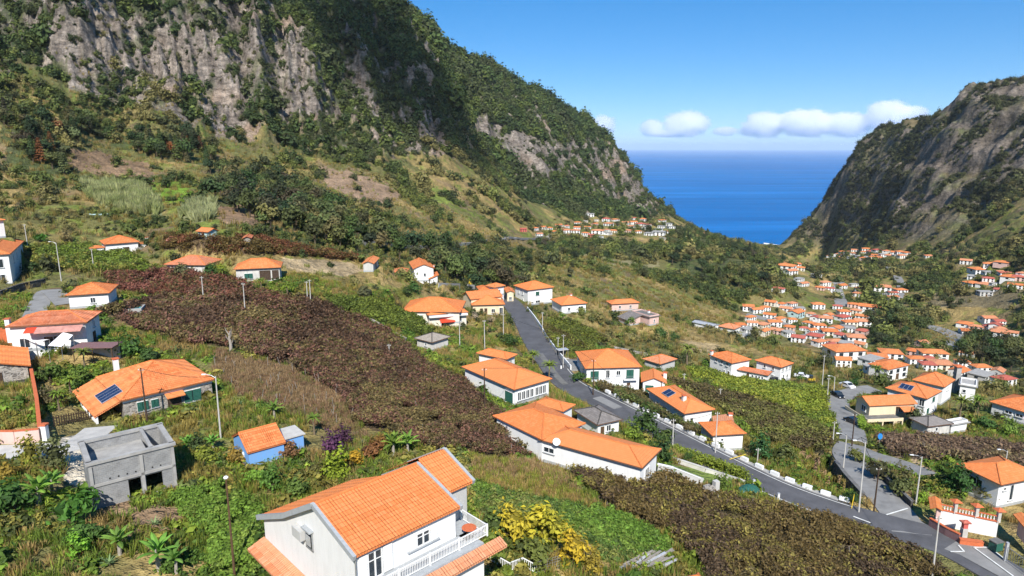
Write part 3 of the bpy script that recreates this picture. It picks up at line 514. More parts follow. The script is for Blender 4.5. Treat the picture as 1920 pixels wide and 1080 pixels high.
# the side road runs on a ramp: the ground on its outer side lies lower
sr_ = ROADS['side_road'][0]; sc_, sw_ = project(sr_); sr_ = sr_[(sc_ > 1584) & (sc_ < 1660) & (sw_ > 852)]
mm = (XG > sr_[:, 0].min() - 10) & (XG < sr_[:, 0].max() + 10) & (YG > sr_[:, 1].min() - 10) & (YG < sr_[:, 1].max() + 10); q_ = np.stack([XG[mm], YG[mm]], -1); bd = np.full(len(q_), 1e9); sd = np.zeros(len(q_)); rz_ = np.zeros(len(q_)); en = np.zeros(len(q_))
for i_ in range(len(sr_) - 1):
    a_, b_ = sr_[i_, :2], sr_[i_ + 1, :2]; ab = b_ - a_; t_ = ((q_ - a_) @ ab) / (ab @ ab); tc_ = np.clip(t_, 0, 1); v_ = q_ - a_ - tc_[:, None] * ab; d_ = np.hypot(*v_.T); k_ = d_ < bd; bd[k_] = d_[k_]; sd[k_] = (ab[0] * v_[:, 1] - ab[1] * v_[:, 0])[k_]; rz_[k_] = sr_[i_, 2]; en[k_] = ((t_ >= 0) & (t_ <= 1))[k_]
lw = (sd > 0) * en * sstep(2.75, 3.05, bd) * sstep(10, 6, bd); zz_ = Z[mm]; Z[mm] = np.where(lw > 0, np.minimum(zz_, zz_ * (1 - lw) + (rz_ - 2.8) * lw), zz_)
PXG, PYG = project(np.stack([XG, YG, Z], -1))

# ------------------------------------------------------------------ land cover
TE = (Z - CAM_Z) / RG; vis = TE >= np.maximum.accumulate(TE, 1) - 0.03
inview = vis & (np.abs(AG) < R(43)) & (PYG < 1200) & (RG > 25)
def area_cells():
    dA = np.gradient(AZ)[:, None]; dR = np.gradient(RR)[None]; gz = np.gradient(Z, axis=1) / dR; gx = np.gradient(Z, axis=0) / (dA * RG)
    return dA * RG * dR * np.sqrt(1 + np.clip(gz, -4, 4) ** 2 + np.clip(gx, -4, 4) ** 2), np.hypot(gz, gx)
CELL, SLOPE = area_cells()
jx = (fbm(XG / 6, YG / 6, 3, 61) - 0.5) * 26 + (fbm(XG / 40, YG / 40, 2, 63) - .5) * np.clip(RG / 12, 0, 26); jy = (fbm(XG / 6, YG / 6, 3, 62) - 0.5) * 14
def inside(poly, rmin=0, rmax=9e9, jit=1.0):
    X, Y = PXG + jx * jit, PYG + jy * jit; p = np.array(poly, float); out = np.zeros(X.shape, bool)
    m = (X >= p[:, 0].min()) & (X <= p[:, 0].max()) & (Y >= p[:, 1].min()) & (Y <= p[:, 1].max()) & (RG > rmin) & (RG < rmax)
    x, y = X[m], Y[m]; r = np.zeros(len(x), bool); j = len(p) - 1
    for i in range(len(p)):
        (xi, yi), (xj, yj) = p[i], p[j]
        if yi != yj: r ^= ((yi > y) != (yj > y)) & (x < (xj - xi) * (y - yi) / (yj - yi) + xi)
        j = i
    out[m] = r; return out
def C(*c): return np.array(c)
COLR = np.zeros(Z.shape + (3,)); n1 = fbm(XG / 22, YG / 22, 4, 71); n2 = fbm(XG / 5, YG / 5, 4, 72); n3 = fbm(XG / 1.3, YG / 1.3, 3, 73)
def mix(a, b, t): return a + (b - a) * t[..., None]
DRY, OLIVE, GREEN, EARTH, FOREST, ROCK = C(.26,.195,.085), C(.13,.125,.05), C(.12,.165,.03), C(.16,.115,.075), C(.035,.05,.022), C(.19,.165,.15)
COLR[:] = mix(OLIVE, DRY, sstep(.42, .62, n1)); COLR[:] = mix(COLR, GREEN, sstep(.55, .7, n2) * .7); COLR[:] = mix(COLR, EARTH, sstep(.62, .75, fbm(XG / 12, YG / 12, 4, 75)) * .8)
forest = np.zeros(Z.shape); rock = np.zeros(Z.shape); scrub = np.zeros(Z.shape); grass = np.zeros(Z.shape)
# massifs
mount = np.clip(left_m + far_m, 0, 1)
R_POLY = [[(105,0),(130,130),(125,175),(250,195),(330,190),(385,170),(395,270),(475,278),(455,200),(480,150),(520,165),(560,215),(625,215),(585,150),(530,90),(525,50),(480,50),(430,100),(400,95),(350,70),(345,30),(300,25),(230,30),(210,0)],
 [(340,0),(500,0),(510,30),(440,70),(400,90),(350,60)],[(0,115),(30,150),(38,185),(0,192)],[(650,140),(700,165),(725,215),(660,230)],[(858,238),(895,262),(890,300),(862,302)],[(500,0),(560,60),(560,150),(620,230),(500,140)],
 [(880,205),(960,240),(1060,270),(1120,255),(1170,290),(1262,405),(1180,400),(1060,340),(960,300),(880,250)],[(760,170),(830,210),(840,300),(780,280)]]
rk = np.zeros(Z.shape, bool)
for p in R_POLY: rk |= inside(p, 400, 1700, 1.5)
rk_noise = fbm(XG / 16 + gul, YG / 16, 4, 81)
steep = sstep(0.9, 1.7, SLOPE)
rock = np.where(mount > .3, np.clip(np.where(rk, sstep(.14, .26, rk_noise), sstep(.50, .60, rk_noise) * .9) + steep * .25, 0, 1), 0)
rock = rock * (1 - np.where(rk, .5, .75) * sstep(.56, .64, fbm(XG / 9 + gul, YG / 9, 4, 92)))
rock_r = right_m * np.clip(sstep(.38, .58, fbm(XG / 45, Z / 10, 4, 83)) + steep * .25, 0, 1)
streak = fbm(AG * 160, LG * 14, 4, 85); streak_w = fbm(XG / 7, Z / 30, 4, 86)
spk = fbm(XG / 4.5, Z / 6 + YG / 9, 4, 90, .65)
ROCKC = mix(C(.075,.062,.056), C(.25,.222,.205), np.clip(streak * .35 + streak_w * .35 + spk * 1.5 - .62, 0, 1)); ROCKC = mix(ROCKC, C(.27,.19,.14), sstep(.55, .72, fbm(XG / 50, Z / 25, 3, 87)) * .5)
lay = fbm(XG / 60 + YG / 90, Z / 6, 4, 94, .6)
ROCKR = mix(C(.075,.064,.056), C(.18,.155,.138), np.clip(fbm(XG / 14, Z / 5, 4, 88, .7) * .9 + lay * 1.2 - .58 + .12 * strata, 0, 1))
COLR[:] = mix(COLR, mix(FOREST, C(.085,.095,.035), sstep(.45, .7, n1)), np.clip(mount * 1.3, 0, 1)); COLR[:] = mix(COLR, ROCKC, rock)
GR_R = mix(C(.13,.108,.062), C(.10,.11,.052), sstep(.4, .62, n1)); COLR[:] = mix(COLR, GR_R, np.clip(right_m * 1.4, 0, 1)); COLR[:] = mix(COLR, ROCKR, rock_r)
forest = np.where(mount > .35, (1 - rock) * sstep(.22, .42, fbm(XG / 20, YG / 20, 4, 89) + .12), 0)
# dark wood, spur wood and valley woods floor
WOODS = {'wood': [(390,318),(470,330),(600,365),(650,420),(760,465),(900,495),(955,540),(880,560),(820,520),(700,478),(560,470),(480,415),(400,375)],
 'treeline': [(0,215),(120,232),(260,255),(400,270),(395,310),(300,300),(190,262),(120,285),(130,330),(60,330),(0,300)],
 'spur': [(1245,440),(1300,445),(1400,452),(1435,500),(1452,540),(1400,560),(1330,540),(1290,520),(1255,490)],
 'knoll': [(1625,600),(1680,590),(1730,612),(1740,650),(1690,660),(1640,650)], 'river': [(1790,655),(1920,600),(1920,700),(1830,690)],
 'scarp': [(600,375),(760,420),(960,500),(960,540),(1100,520),(1150,480),(1100,440),(960,480),(850,440),(720,390)]}
WD = {k: inside(p, 150, 1100) for k, p in WOODS.items()}
for k, m in WD.items():
    if k != 'scarp': COLR[m] = mix(COLR[m], FOREST * 1.3, np.full(m.sum(), .8))
# fields:  name, polygon, ground colour, foliage tints, density per m2, height, kind
FIELDS = [
 ('vineyard_brown', [(190,588),(330,560),(430,545),(560,562),(660,590),(740,640),(800,690),(872,722),(910,765),(1005,832),(990,862),(930,862),(870,852),(800,842),(665,795),(640,742),(560,695),(430,652),(330,640),(260,615)], (.10,.075,.05), [(.072,.046,.034),(.105,.064,.046),(.085,.072,.034),(.13,.068,.056),(.13,.105,.05)], 2.3, 1.3, 'wide brown vineyard on low trellises across the middle of the slope'),
 ('vineyard_near', [(1068,892),(1200,882),(1300,925),(1400,952),(1560,978),(1640,1000),(1770,1080),(1900,1200),(1400,1200),(1300,1045),(1262,1010),(1140,950)], (.10,.085,.05), [(.105,.078,.034),(.088,.066,.032),(.15,.13,.042),(.07,.050,.035)], 3.0, 1.3, 'brown-olive vineyard canopy beside the road in the lower corner'),
 ('vineyard_upper', [(200,520),(330,512),(430,530),(560,572),(440,562),(300,560),(210,545)], (.10,.07,.045), [(.12,.052,.038),(.085,.065,.032),(.14,.06,.05)], 2.2, 1.2, 'reddish-brown vine strip below the barn'),
 ('vineyard_red_strip', [(320,446),(470,450),(600,470),(690,492),(560,478),(400,476),(310,466)], (.10,.07,.045), [(.13,.058,.035),(.10,.075,.03)], 1.8, 1.2, 'rust-red vine strip above the porch house'),
 ('vineyard_hill_green', [(50,468),(180,462),(230,480),(310,512),(190,515),(60,500)], (.10,.10,.04), [(.12,.17,.03),(.085,.12,.03),(.15,.15,.04)], 2.2, 1.2, 'green vine terrace below the hill villa'),
 ('vineyard_bright', [(1285,695),(1330,697),(1440,716),(1545,735),(1562,765),(1565,803),(1500,778),(1420,750),(1290,708)], (.12,.16,.03), [(.15,.19,.03),(.18,.20,.035),(.11,.15,.03)], 2.2, 0.9, 'bright green vineyard sloping to the lane'),
 ('vineyard_dark', [(1255,715),(1330,730),(1430,760),(1520,792),(1560,815),(1545,850),(1440,830),(1400,790),(1345,770)], (.09,.08,.045), [(.075,.060,.034),(.09,.085,.034),(.12,.13,.04)], 1.5, 1.0, 'dull brown-green vineyard below the bright green one'),
 ('vineyard_road_right', [(1022,600),(1090,612),(1130,640),(1095,668),(1050,662),(1030,640)], (.09,.10,.04), [(.085,.105,.028),(.12,.14,.03),(.08,.07,.03)], 1.8, 1.1, 'small green-brown vineyard beside the bus shelter'),
 ('vineyard_verge', [(1118,722),(1170,727),(1215,752),(1270,785),(1310,815),(1300,822),(1220,782),(1130,740)], (.09,.08,.04), [(.095,.085,.035),(.12,.10,.05),(.07,.09,.03)], 2.6, 1.3, 'bushy vine hedge along the far road edge'),
 ('vineyard_purple', [(1640,828),(1700,822),(1800,828),(1930,845),(1930,885),(1860,868),(1760,868),(1680,858)], (.13,.10,.08), [(.12,.085,.065),(.10,.07,.055),(.15,.12,.07)], 1.4, 1.0, 'faded purple-brown vineyard behind the corner house'),
 ('vineyard_left_green', [(610,560),(700,568),(790,600),(800,636),(720,608),(640,580)], (.09,.09,.04), [(.08,.11,.026),(.11,.14,.03)], 2.0, 1.2, 'dark green vine terrace left of the cream houses'),
 ('meadow_near', [(885,858),(990,865),(1090,880),(1060,905),(1130,950),(1080,950),(960,925),(885,905)], (.20,.17,.07), [(.24,.18,.075),(.17,.19,.04),(.22,.16,.09)], 5.0, 0.0, 'tall dry meadow grass below the long building'),
 ('fallow_grass', [(400,655),(540,690),(650,745),(665,795),(700,830),(600,800),(520,770),(440,735),(400,700)], (.19,.145,.09), [(.22,.16,.10),(.20,.13,.09),(.15,.14,.06)], 4.0, 0.0, 'dry fallow grass with stakes below the brown vineyard'),
 ('creeper_bank', [(885,905),(960,928),(1080,952),(1150,958),(1260,1020),(1240,1050),(1130,1050),(1100,1010),(1000,985),(900,960)], (.09,.14,.03), [(.085,.155,.028),(.11,.17,.035),(.065,.11,.03),(.14,.16,.05)], 5.0, 0.25, 'bright green creeper bank above the yellow shrub'),
 ('garden_cover', [(330,940),(420,915),(490,960),(480,1080),(470,1200),(380,1200),(400,1010),(340,970)], (.10,.15,.03), [(.10,.17,.03),(.13,.19,.04),(.07,.12,.03)], 4.0, 0.7, 'dense light green leafy patch beside the lamp post'),
 ('reed_bank', [(150,345),(260,350),(300,385),(310,405),(230,400),(160,375)], (.17,.18,.10), [(.24,.26,.14),(.19,.22,.10)], 0.8, 0.0, 'pale reed bed on the upper slope'),
 ('reed_bank_right', [(360,385),(400,380),(405,410),(370,418),(340,405)], (.17,.18,.10), [(.24,.26,.15),(.20,.23,.12)], 0.8, 0.0, 'pale reed clump beside the bare patch'),
]
FM = {}
for nm, poly, gc, tints, den, hh, lab in FIELDS:
    m = inside(poly, 25, 420, 0.6); FM[nm] = m; COLR[m] = np.array(gc) * (0.75 + 0.5 * n2[m])[:, None]
PATCH = [([(530,485),(620,487),(700,505),(660,515),(560,512),(530,500)], (.33,.255,.16)), ([(400,385),(470,380),(500,410),(480,425),(420,415)], (.22,.15,.10)), ([(110,275),(190,285),(290,310),(280,340),(200,330),(140,320)], (.19,.13,.085)),
 ([(270,342),(340,338),(362,360),(355,382),(290,378)], (.13,.21,.03)), ([(600,310),(690,330),(760,370),(690,385),(610,350)], (.24,.17,.12)), ([(745,335),(860,360),(855,385),(760,365)], (.17,.21,.05)), ([(1290,640),(1350,648),(1345,662),(1280,655)], (.30,.23,.13)),
 ([(1700,855),(1760,885),(1770,905),(1745,900)], (.34,.26,.17)), ([(1480,835),(1560,860),(1575,900),(1500,880)], (.20,.13,.08)), ([(960,500),(1060,510),(1040,545),(970,530)], (.20,.16,.05)), ([(1060,465),(1230,470),(1240,500),(1120,500)], (.22,.20,.11)),
 ([(1620,535),(1700,560),(1760,548),(1920,545),(1920,580),(1760,575)], (.17,.14,.085)), ([(160,920),(340,955),(360,1010),(280,1010),(180,960)], (.19,.13,.085)), ([(860,440),(1000,445),(1180,450),(1180,470),(1000,470),(880,460)], (.17,.135,.07)),
 ([(100,820),(200,800),(230,860),(180,930),(120,900)], (.46,.42,.36)), ([(1240,872),(1320,880),(1400,905),(1330,905),(1260,890)], (.14,.19,.05)), ([(0,735),(55,730),(62,800),(0,805)], (.18,.17,.06))]
BARE = np.zeros(Z.shape, bool)
for i_, (p, c) in enumerate(PATCH):
    m = inside(p, 20, 800, 0.8)
    if i_ in (0, 1, 2, 4, 6, 7, 12, 14): BARE |= m
    COLR[m] = np.array(c) * (0.8 + 0.4 * n2[m])[:, None]
COLR *= (1.12 + 0.5 * n3)[..., None]
beach = sstep(6, 1, Z) * sstep(1300, 1500, RG); COLR[:] = mix(COLR, C(.33,.31,.30), beach)
m, nt, b = nodes('terrain')
at = N(nt, 'ShaderNodeAttribute', attribute_name='col'); geo = N(nt, 'ShaderNodeNewGeometry')
cd_ = [N(nt, 'ShaderNodeTexNoise', i_Scale=s, i_Detail=d, i_Roughness=0.72) for s, d in ((0.09, 6.0), (1.1, 3.0))]
for c in cd_: nt.links.new(geo.outputs['Position'], c.inputs['Vector'])
mu = N(nt, 'ShaderNodeMixRGB', blend_type='MULTIPLY', i_0=1.0); nt.links.new(at.outputs['Color'], mu.inputs[1]); nt.links.new(ramp(nt, cd_[0].outputs[0], [(0.25, (0.5, 0.5, 0.48)), (0.72, (1.42, 1.4, 1.36))]), mu.inputs[2])
mu2 = N(nt, 'ShaderNodeMixRGB', blend_type='MULTIPLY', i_0=1.0); nt.links.new(mu.outputs[0], mu2.inputs[1]); nt.links.new(ramp(nt, cd_[1].outputs[0], [(0.3, (0.68, 0.66, 0.62)), (0.7, (1.25, 1.25, 1.2))]), mu2.inputs[2])
ra = N(nt, 'ShaderNodeAttribute', attribute_name='rock'); mpz = N(nt, 'ShaderNodeMapping'); mpz.inputs['Scale'].default_value = (0.16, 0.16, 0.42); nt.links.new(geo.outputs['Position'], mpz.inputs[0])
cr_ = N(nt, 'ShaderNodeTexNoise', i_Scale=1.0, i_Detail=5.0, i_Roughness=0.8); nt.links.new(mpz.outputs[0], cr_.inputs['Vector'])
mu3 = N(nt, 'ShaderNodeMixRGB', blend_type='MULTIPLY'); nt.links.new(ra.outputs['Fac'], mu3.inputs[0]); nt.links.new(mu2.outputs[0], mu3.inputs[1]); nt.links.new(ramp(nt, cr_.outputs[0], [(0.34, (0.32, 0.31, 0.30)), (0.46, (0.85, 0.85, 0.85)), (0.62, (1.45, 1.43, 1.4))]), mu3.inputs[2])
nt.links.new(mu3.outputs[0], b.inputs['Base Color']); b.inputs['Roughness'].default_value = 0.95; b.inputs['Specular IOR Level'].default_value = 0.1
bp = N(nt, 'ShaderNodeBump', i_Strength=1.0, i_Distance=5.0); nt.links.new(cd_[0].outputs[0], bp.inputs['Height'])
nt.links.new(bp.outputs[0], b.inputs['Normal'])
me = bpy.data.meshes.new('terrain'); V = np.stack([XG, YG, Z], -1).reshape(-1, 3).astype(np.float32)
idx = np.arange(nA * nR).reshape(nA, nR); Q = np.stack([idx[:-1, :-1], idx[:-1, 1:], idx[1:, 1:], idx[1:, :-1]], -1).reshape(-1, 4)
me.vertices.add(len(V)); me.vertices.foreach_set('co', V.ravel()); me.loops.add(Q.size); me.loops.foreach_set('vertex_index', Q.ravel().astype(np.int32))
me.polygons.add(len(Q)); me.polygons.foreach_set('loop_start', np.arange(0, Q.size, 4, dtype=np.int32)); me.polygons.foreach_set('use_smooth', np.ones(len(Q), bool))
me.update(calc_edges=True)
ca_ = me.attributes.new('col', 'FLOAT_COLOR', 'POINT'); ca_.data.foreach_set('color', np.c_[np.clip(COLR.reshape(-1, 3), 0, 1), np.ones(nA * nR)].astype(np.float32).ravel())
ra_ = me.attributes.new('rock', 'FLOAT', 'POINT'); ra_.data.foreach_set('value', np.clip(rock + rock_r + .35 * right_m, 0, 1).astype(np.float32).ravel())
me.materials.append(MAT['terrain']); structure(link('terrain', me))['label'] = 'steep green valley floor and rocky mountain sides'

# ------------------------------------------------------------------ sea
m, nt, b = nodes('sea'); geo = N(nt, 'ShaderNodeNewGeometry')
mp = N(nt, 'ShaderNodeMapping'); mp.inputs['Scale'].default_value = (0.0005, 0.0038, 1); nt.links.new(geo.outputs['Position'], mp.inputs[0])
wv = N(nt, 'ShaderNodeTexNoise', i_Scale=1.0, i_Detail=8.0, i_Roughness=0.62); nt.links.new(mp.outputs[0], wv.inputs['Vector'])
mp2 = N(nt, 'ShaderNodeMapping'); mp2.inputs['Scale'].default_value = (0.00012, 0.00022, 1); nt.links.new(geo.outputs['Position'], mp2.inputs[0])
w2 = N(nt, 'ShaderNodeTexNoise', i_Scale=1.0, i_Detail=4.0); nt.links.new(mp2.outputs[0], w2.inputs['Vector'])
mx = N(nt, 'ShaderNodeMixRGB', blend_type='MULTIPLY', i_0=1.0)
nt.links.new(ramp(nt, wv.outputs[0], [(0.3, (0.000, 0.095, 0.30)), (0.55, (0.000, 0.14, 0.41)), (0.66, (0.010, 0.19, 0.53)), (0.80, (0.14, 0.33, 0.60))]), mx.inputs[1])
nt.links.new(ramp(nt, w2.outputs[0], [(0.35, (0.8, 0.85, 0.9)), (0.65, (1.12, 1.08, 1.04))]), mx.inputs[2])
nt.links.new(mx.outputs[0], b.inputs['Base Color']); b.inputs['Roughness'].default_value = 0.6; b.inputs['Specular IOR Level'].default_value = 0.12
bp = N(nt, 'ShaderNodeBump', i_Strength=0.4, i_Distance=2.0); nt.links.new(wv.outputs[0], bp.inputs['Height']); nt.links.new(bp.outputs[0], b.inputs['Normal'])
s = MB(); a = [2 * math.pi * k / 64 for k in range(64)]; s.poly([(90000 * math.cos(t), 90000 * math.sin(t), 0) for t in a]); structure(s.build('sea', 'sea'))
m, nt, b = nodes('surf'); b.inputs['Base Color'].default_value = (.85, .88, .9, 1); b.inputs['Roughness'].default_value = .9
s = MB(); pts = [(1432,455),(1440,456),(1450,457.5),(1460,459),(1470,460.5)]
lo = [at_drop(x, y + 3.2 - abs(x - 1450) * .06, CAM_Z - .3) for x, y in pts]; hi = [at_drop(x, y, CAM_Z - .3) for x, y in pts]
for i in range(4): s.poly([lo[i], lo[i + 1], hi[i + 1], hi[i]])
structure(s.build('surf', 'surf'))['label'] = 'white line of surf on the beach'

# ------------------------------------------------------------------ roads
def ribbon(P, w, dz=0.0, off=0.0, th=0.0):
    s = MB(); T = np.gradient(P[:, :2], axis=0); T /= np.linalg.norm(T, axis=1)[:, None]; Nn = np.c_[T[:, 1], -T[:, 0]]     # right-hand normal
    Lp = np.c_[P[:, :2] + Nn * (off - w / 2), P[:, 2] + dz]; Rp = np.c_[P[:, :2] + Nn * (off + w / 2), P[:, 2] + dz]
    for i in range(len(P) - 1):
        s.poly([Lp[i], Rp[i], Rp[i + 1], Lp[i + 1]])
        if th:
            d = np.array([0, 0, th])
            s.poly([Rp[i], Rp[i] - d, Rp[i + 1] - d, Rp[i + 1]]); s.poly([Lp[i + 1], Lp[i + 1] - d, Lp[i] - d, Lp[i]])
    return s, Lp, Rp
for k, (nm, (P, w, mt)) in enumerate(ROADS.items()):
    s, Lp, Rp = ribbon(P, w, 0.004 * k, th=0.5); structure(s.build(nm, mt))
MR = ROADS['main_road'][0]
def stretch(c0, c1):                 # part of the main road between two photo columns
    c = project(MR)[0]; return MR[(c <= c0) & (c >= c1)]
for nm, a0, a1, off, w, mt in (('road_edge_line', 1600, 1040, 2.75, 0.14, 'road_paint'), ('road_kerb', 1590, 1105, 3.75, 0.9, 'concrete')):
    s, _, _ = ribbon(stretch(a0, a1), w, 0.035 if 'line' in nm else 0.12, off, th=0.0 if 'line' in nm else 0.3); structure(s.build(nm, mt))
s, _, _ = ribbon(stretch(1545, 1400), 0.14, 0.035, -2.3); structure(s.build('road_centre_line', 'road_paint'))
s = MB()
for p, q in (((1600,968),(1632,980)),((1662,965),(1702,953)),((1782,1034),(1808,1034)),((1808,1034),(1797,1022)),((1826,1026),(1900,1080)),((1826,1026),(1855,1026)),((1855,1026),(1884,1048))):
    a, b2 = at_drop(*p, 51.52), at_drop(*q, 51.52); s.bar(a, b2, 0.22, 0.01)
structure(s.build('junction_lines', 'road_paint'))
# paved apron right of the junction
s = MB(); s.poly([at_drop(x, y, 51.62) for x, y in ((1700,962),(1740,985),(1800,1018),(1850,1024),(1920,1075),(1960,1110),(1900,1095),(1800,1040),(1690,1000),(1668,978))][::-1]); structure(s.build('forecourt', 'old_asphalt'))

# worn patches in the asphalt
for k_, (c0_, c1_, off_, w_) in enumerate(((1500, 1470, -.8, 1.6), (1330, 1300, .9, 1.3), (1240, 1215, -1.2, 1.5), (1150, 1120, .3, 2.2), (1060, 1030, -.9, 1.4))):
    q_ = stretch(c0_ + 12, c1_ - 12)
    if len(q_) < 3: continue
    s, _, _ = ribbon(q_, w_, .03, off_); structure(s.build('road_patch', 'old_asphalt' if k_ % 2 else 'dark_concrete'))

# lanes of the valley villages, laid on the ground
def ground_lane(name, pts, w):
    P = densify([(x, y, CAM_Z - G(x, y)[2]) for x, y in pts], 6.0); P[:, 2] = np.maximum(P[:, 2], ground(P[:, 0], P[:, 1])) + .5; s, _, _ = ribbon(P, w, 0, th=1.5); structure(s.build(name, 'old_asphalt'))
for pts_, w_ in (([(1578,575),(1572,556),(1566,540),(1574,528)], 9), ([(1735,612),(1760,618),(1790,632),(1795,645),(1770,655)], 10), ([(1470,630),(1510,632),(1560,618),(1610,606),(1640,598)], 6), ([(1690,560),(1692,545),(1680,515),(1660,495)], 7), ([(1400,590),(1440,600),(1480,612)], 6), ([(640,452),(760,462),(860,458),(960,448),(1060,447)], 5)): ground_lane('village_lane', pts_, w_)

# ------------------------------------------------------------------ foliage prototypes
def leafmesh(name, cen, nor, size, lf, mat, core=None, aspect=1.0):
    """one folded quad per leaf spray, facing nor"""
    n = len(cen); nor = nor / (np.linalg.norm(nor, axis=1)[:, None] + 1e-9)
    t = np.cross(nor, rng.normal(size=(n, 3))); t /= np.linalg.norm(t, axis=1)[:, None] + 1e-9; bt = np.cross(nor, t)
    s = size[:, None] if hasattr(size, '__len__') else size
    V = np.stack([cen - t * s * aspect, cen - bt * s * .55 + nor * s * .18, cen + t * s * aspect, cen + bt * s * .55 + nor * s * .18], 1).reshape(-1, 3)
    F = np.arange(4 * n).reshape(n, 4); L = np.repeat(lf, 4)
    F = [tuple(f) for f in F]; V = V.tolist(); L = list(L)
    if core is not None:
        o = len(V); cv, cf, cl = core; V += [tuple(v) for v in cv]; F += [tuple(i + o for i in f) for f in cf]; L += [cl] * len(cv)
    me = bpy.data.meshes.new(name); me.from_pydata(V, [], F); a = me.attributes.new('lf', 'FLOAT', 'POINT'); a.data.foreach_set('value', np.array(L, np.float32))
    me.materials.append(MAT[mat]); return me
def ico(rad, c=(0, 0, 0), sub=1, j=0.2):
    import bmesh
    bm = bmesh.new(); bmesh.ops.create_icosphere(bm, subdivisions=sub, radius=1)
    v = [tuple(np.array(p.co) * rad * (1 + random.uniform(-j, j)) + c) for p in bm.verts]; f = [tuple(q.index for q in p.verts) for p in bm.faces]; bm.free(); return v, f
def cloudpts(n, nclump, rad, flat=0.0, spread=0.32, low=-0.6):
    d = rng.normal(size=(nclump, 3)); d /= np.linalg.norm(d, axis=1)[:, None]; d = d[d[:, 2] > low] if (d[:, 2] > low).sum() > 3 else d
    d *= (rng.uniform(.55, .95, (len(d), 1))); k = rng.integers(0, len(d), n); o = rng.normal(size=(n, 3)) * spread; P = d[k] + o
    nor = P / (np.linalg.norm(P, axis=1)[:, None] + .2) * .7 + o / (np.linalg.norm(o, axis=1)[:, None] + 1e-6) * .6 + rng.normal(size=(n, 3)) * .35 + (0, 0, .25)
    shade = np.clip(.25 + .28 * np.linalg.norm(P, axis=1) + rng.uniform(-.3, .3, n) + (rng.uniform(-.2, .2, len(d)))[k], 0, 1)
    return P * rad, nor, shade
def crown(name, n, ncl, rad, leaf, mat, lift=0.0, spread=.3, corek=.55):
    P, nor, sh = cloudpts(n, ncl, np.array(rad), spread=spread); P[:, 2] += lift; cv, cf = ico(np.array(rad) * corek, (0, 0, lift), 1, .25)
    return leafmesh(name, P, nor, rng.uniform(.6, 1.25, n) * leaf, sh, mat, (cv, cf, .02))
PR = {}
# instanced clumps (unit: metres at scale 1)
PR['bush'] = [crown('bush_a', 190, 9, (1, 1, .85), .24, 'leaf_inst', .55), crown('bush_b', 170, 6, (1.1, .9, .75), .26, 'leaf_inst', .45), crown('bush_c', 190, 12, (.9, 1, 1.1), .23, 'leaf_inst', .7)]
def vine(name, n):
    P = np.c_[rng.uniform(-.8, .8, n), rng.uniform(-.8, .8, n), rng.normal(0, .20, n) - np.abs(rng.normal(0, .08, n))]
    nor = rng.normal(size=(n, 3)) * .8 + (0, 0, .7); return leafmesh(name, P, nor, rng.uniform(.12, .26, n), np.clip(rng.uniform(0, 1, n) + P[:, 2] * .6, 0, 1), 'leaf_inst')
PR['vine'] = [vine('vine_a', 60), vine('vine_b', 48), vine('vine_c', 54)]
def tuft(name, n, h, lean, w):
    V = []; F = []; L = []
    for i in range(n):
        a = random.uniform(0, 6.28); b = random.uniform(0, .35); x, y = b * math.cos(a), b * math.sin(a); t = random.uniform(0, 6.28); hh = h * random.uniform(.5, 1.1); l = lean * random.uniform(.2, 1)
        dx, dy = math.cos(t) * w, math.sin(t) * w; o = len(V); ex, ey = x + math.cos(a) * l, y + math.sin(a) * l
        V += [(x - dx, y - dy, 0), (x + dx, y + dy, 0), ((x + ex) / 2 + dx * .8, (y + ey) / 2 + dy * .8, hh * .65), ((x + ex) / 2 - dx * .8, (y + ey) / 2 - dy * .8, hh * .65), (ex, ey, hh)]; F += [(o, o + 1, o + 2, o + 3), (o + 3, o + 2, o + 4)]; L += [random.uniform(.1, .9)] * 5
    me = bpy.data.meshes.new(name); me.from_pydata(V, [], F); q = me.attributes.new('lf', 'FLOAT', 'POINT'); q.data.foreach_set('value', np.array(L, np.float32)); me.materials.append(MAT['dry_inst']); return me
PR['tuft'] = [tuft('tuft_a', 26, .8, .35, .03), tuft('tuft_b', 22, .6, .4, .035), tuft('tuft_c', 20, 1.0, .3, .03)]
PR['reed'] = [tuft('reed_a', 34, 3.2, 1.0, .10), tuft('reed_b', 30, 2.8, 1.2, .11), tuft('reed_c', 30, 3.6, .9, .10)]
PR['cover'] = [crown('cover_a', 70, 5, (.55, .55, .4), .19, 'leaf_inst', .2, corek=.4), crown('cover_b', 60, 4, (.6, .5, .35), .2, 'leaf_inst', .2, corek=.4), crown('cover_c', 60, 6, (.5, .6, .5), .17, 'leaf_inst', .2, corek=.4)]
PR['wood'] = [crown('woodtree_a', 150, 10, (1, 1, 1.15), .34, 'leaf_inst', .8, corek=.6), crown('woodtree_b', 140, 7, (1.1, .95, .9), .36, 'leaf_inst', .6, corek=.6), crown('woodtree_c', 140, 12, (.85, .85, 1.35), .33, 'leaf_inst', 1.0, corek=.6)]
PROTO = {k: [bpy.data.objects.new(m.name, m) for m in v] for k, v in PR.items()}
_GN = {}
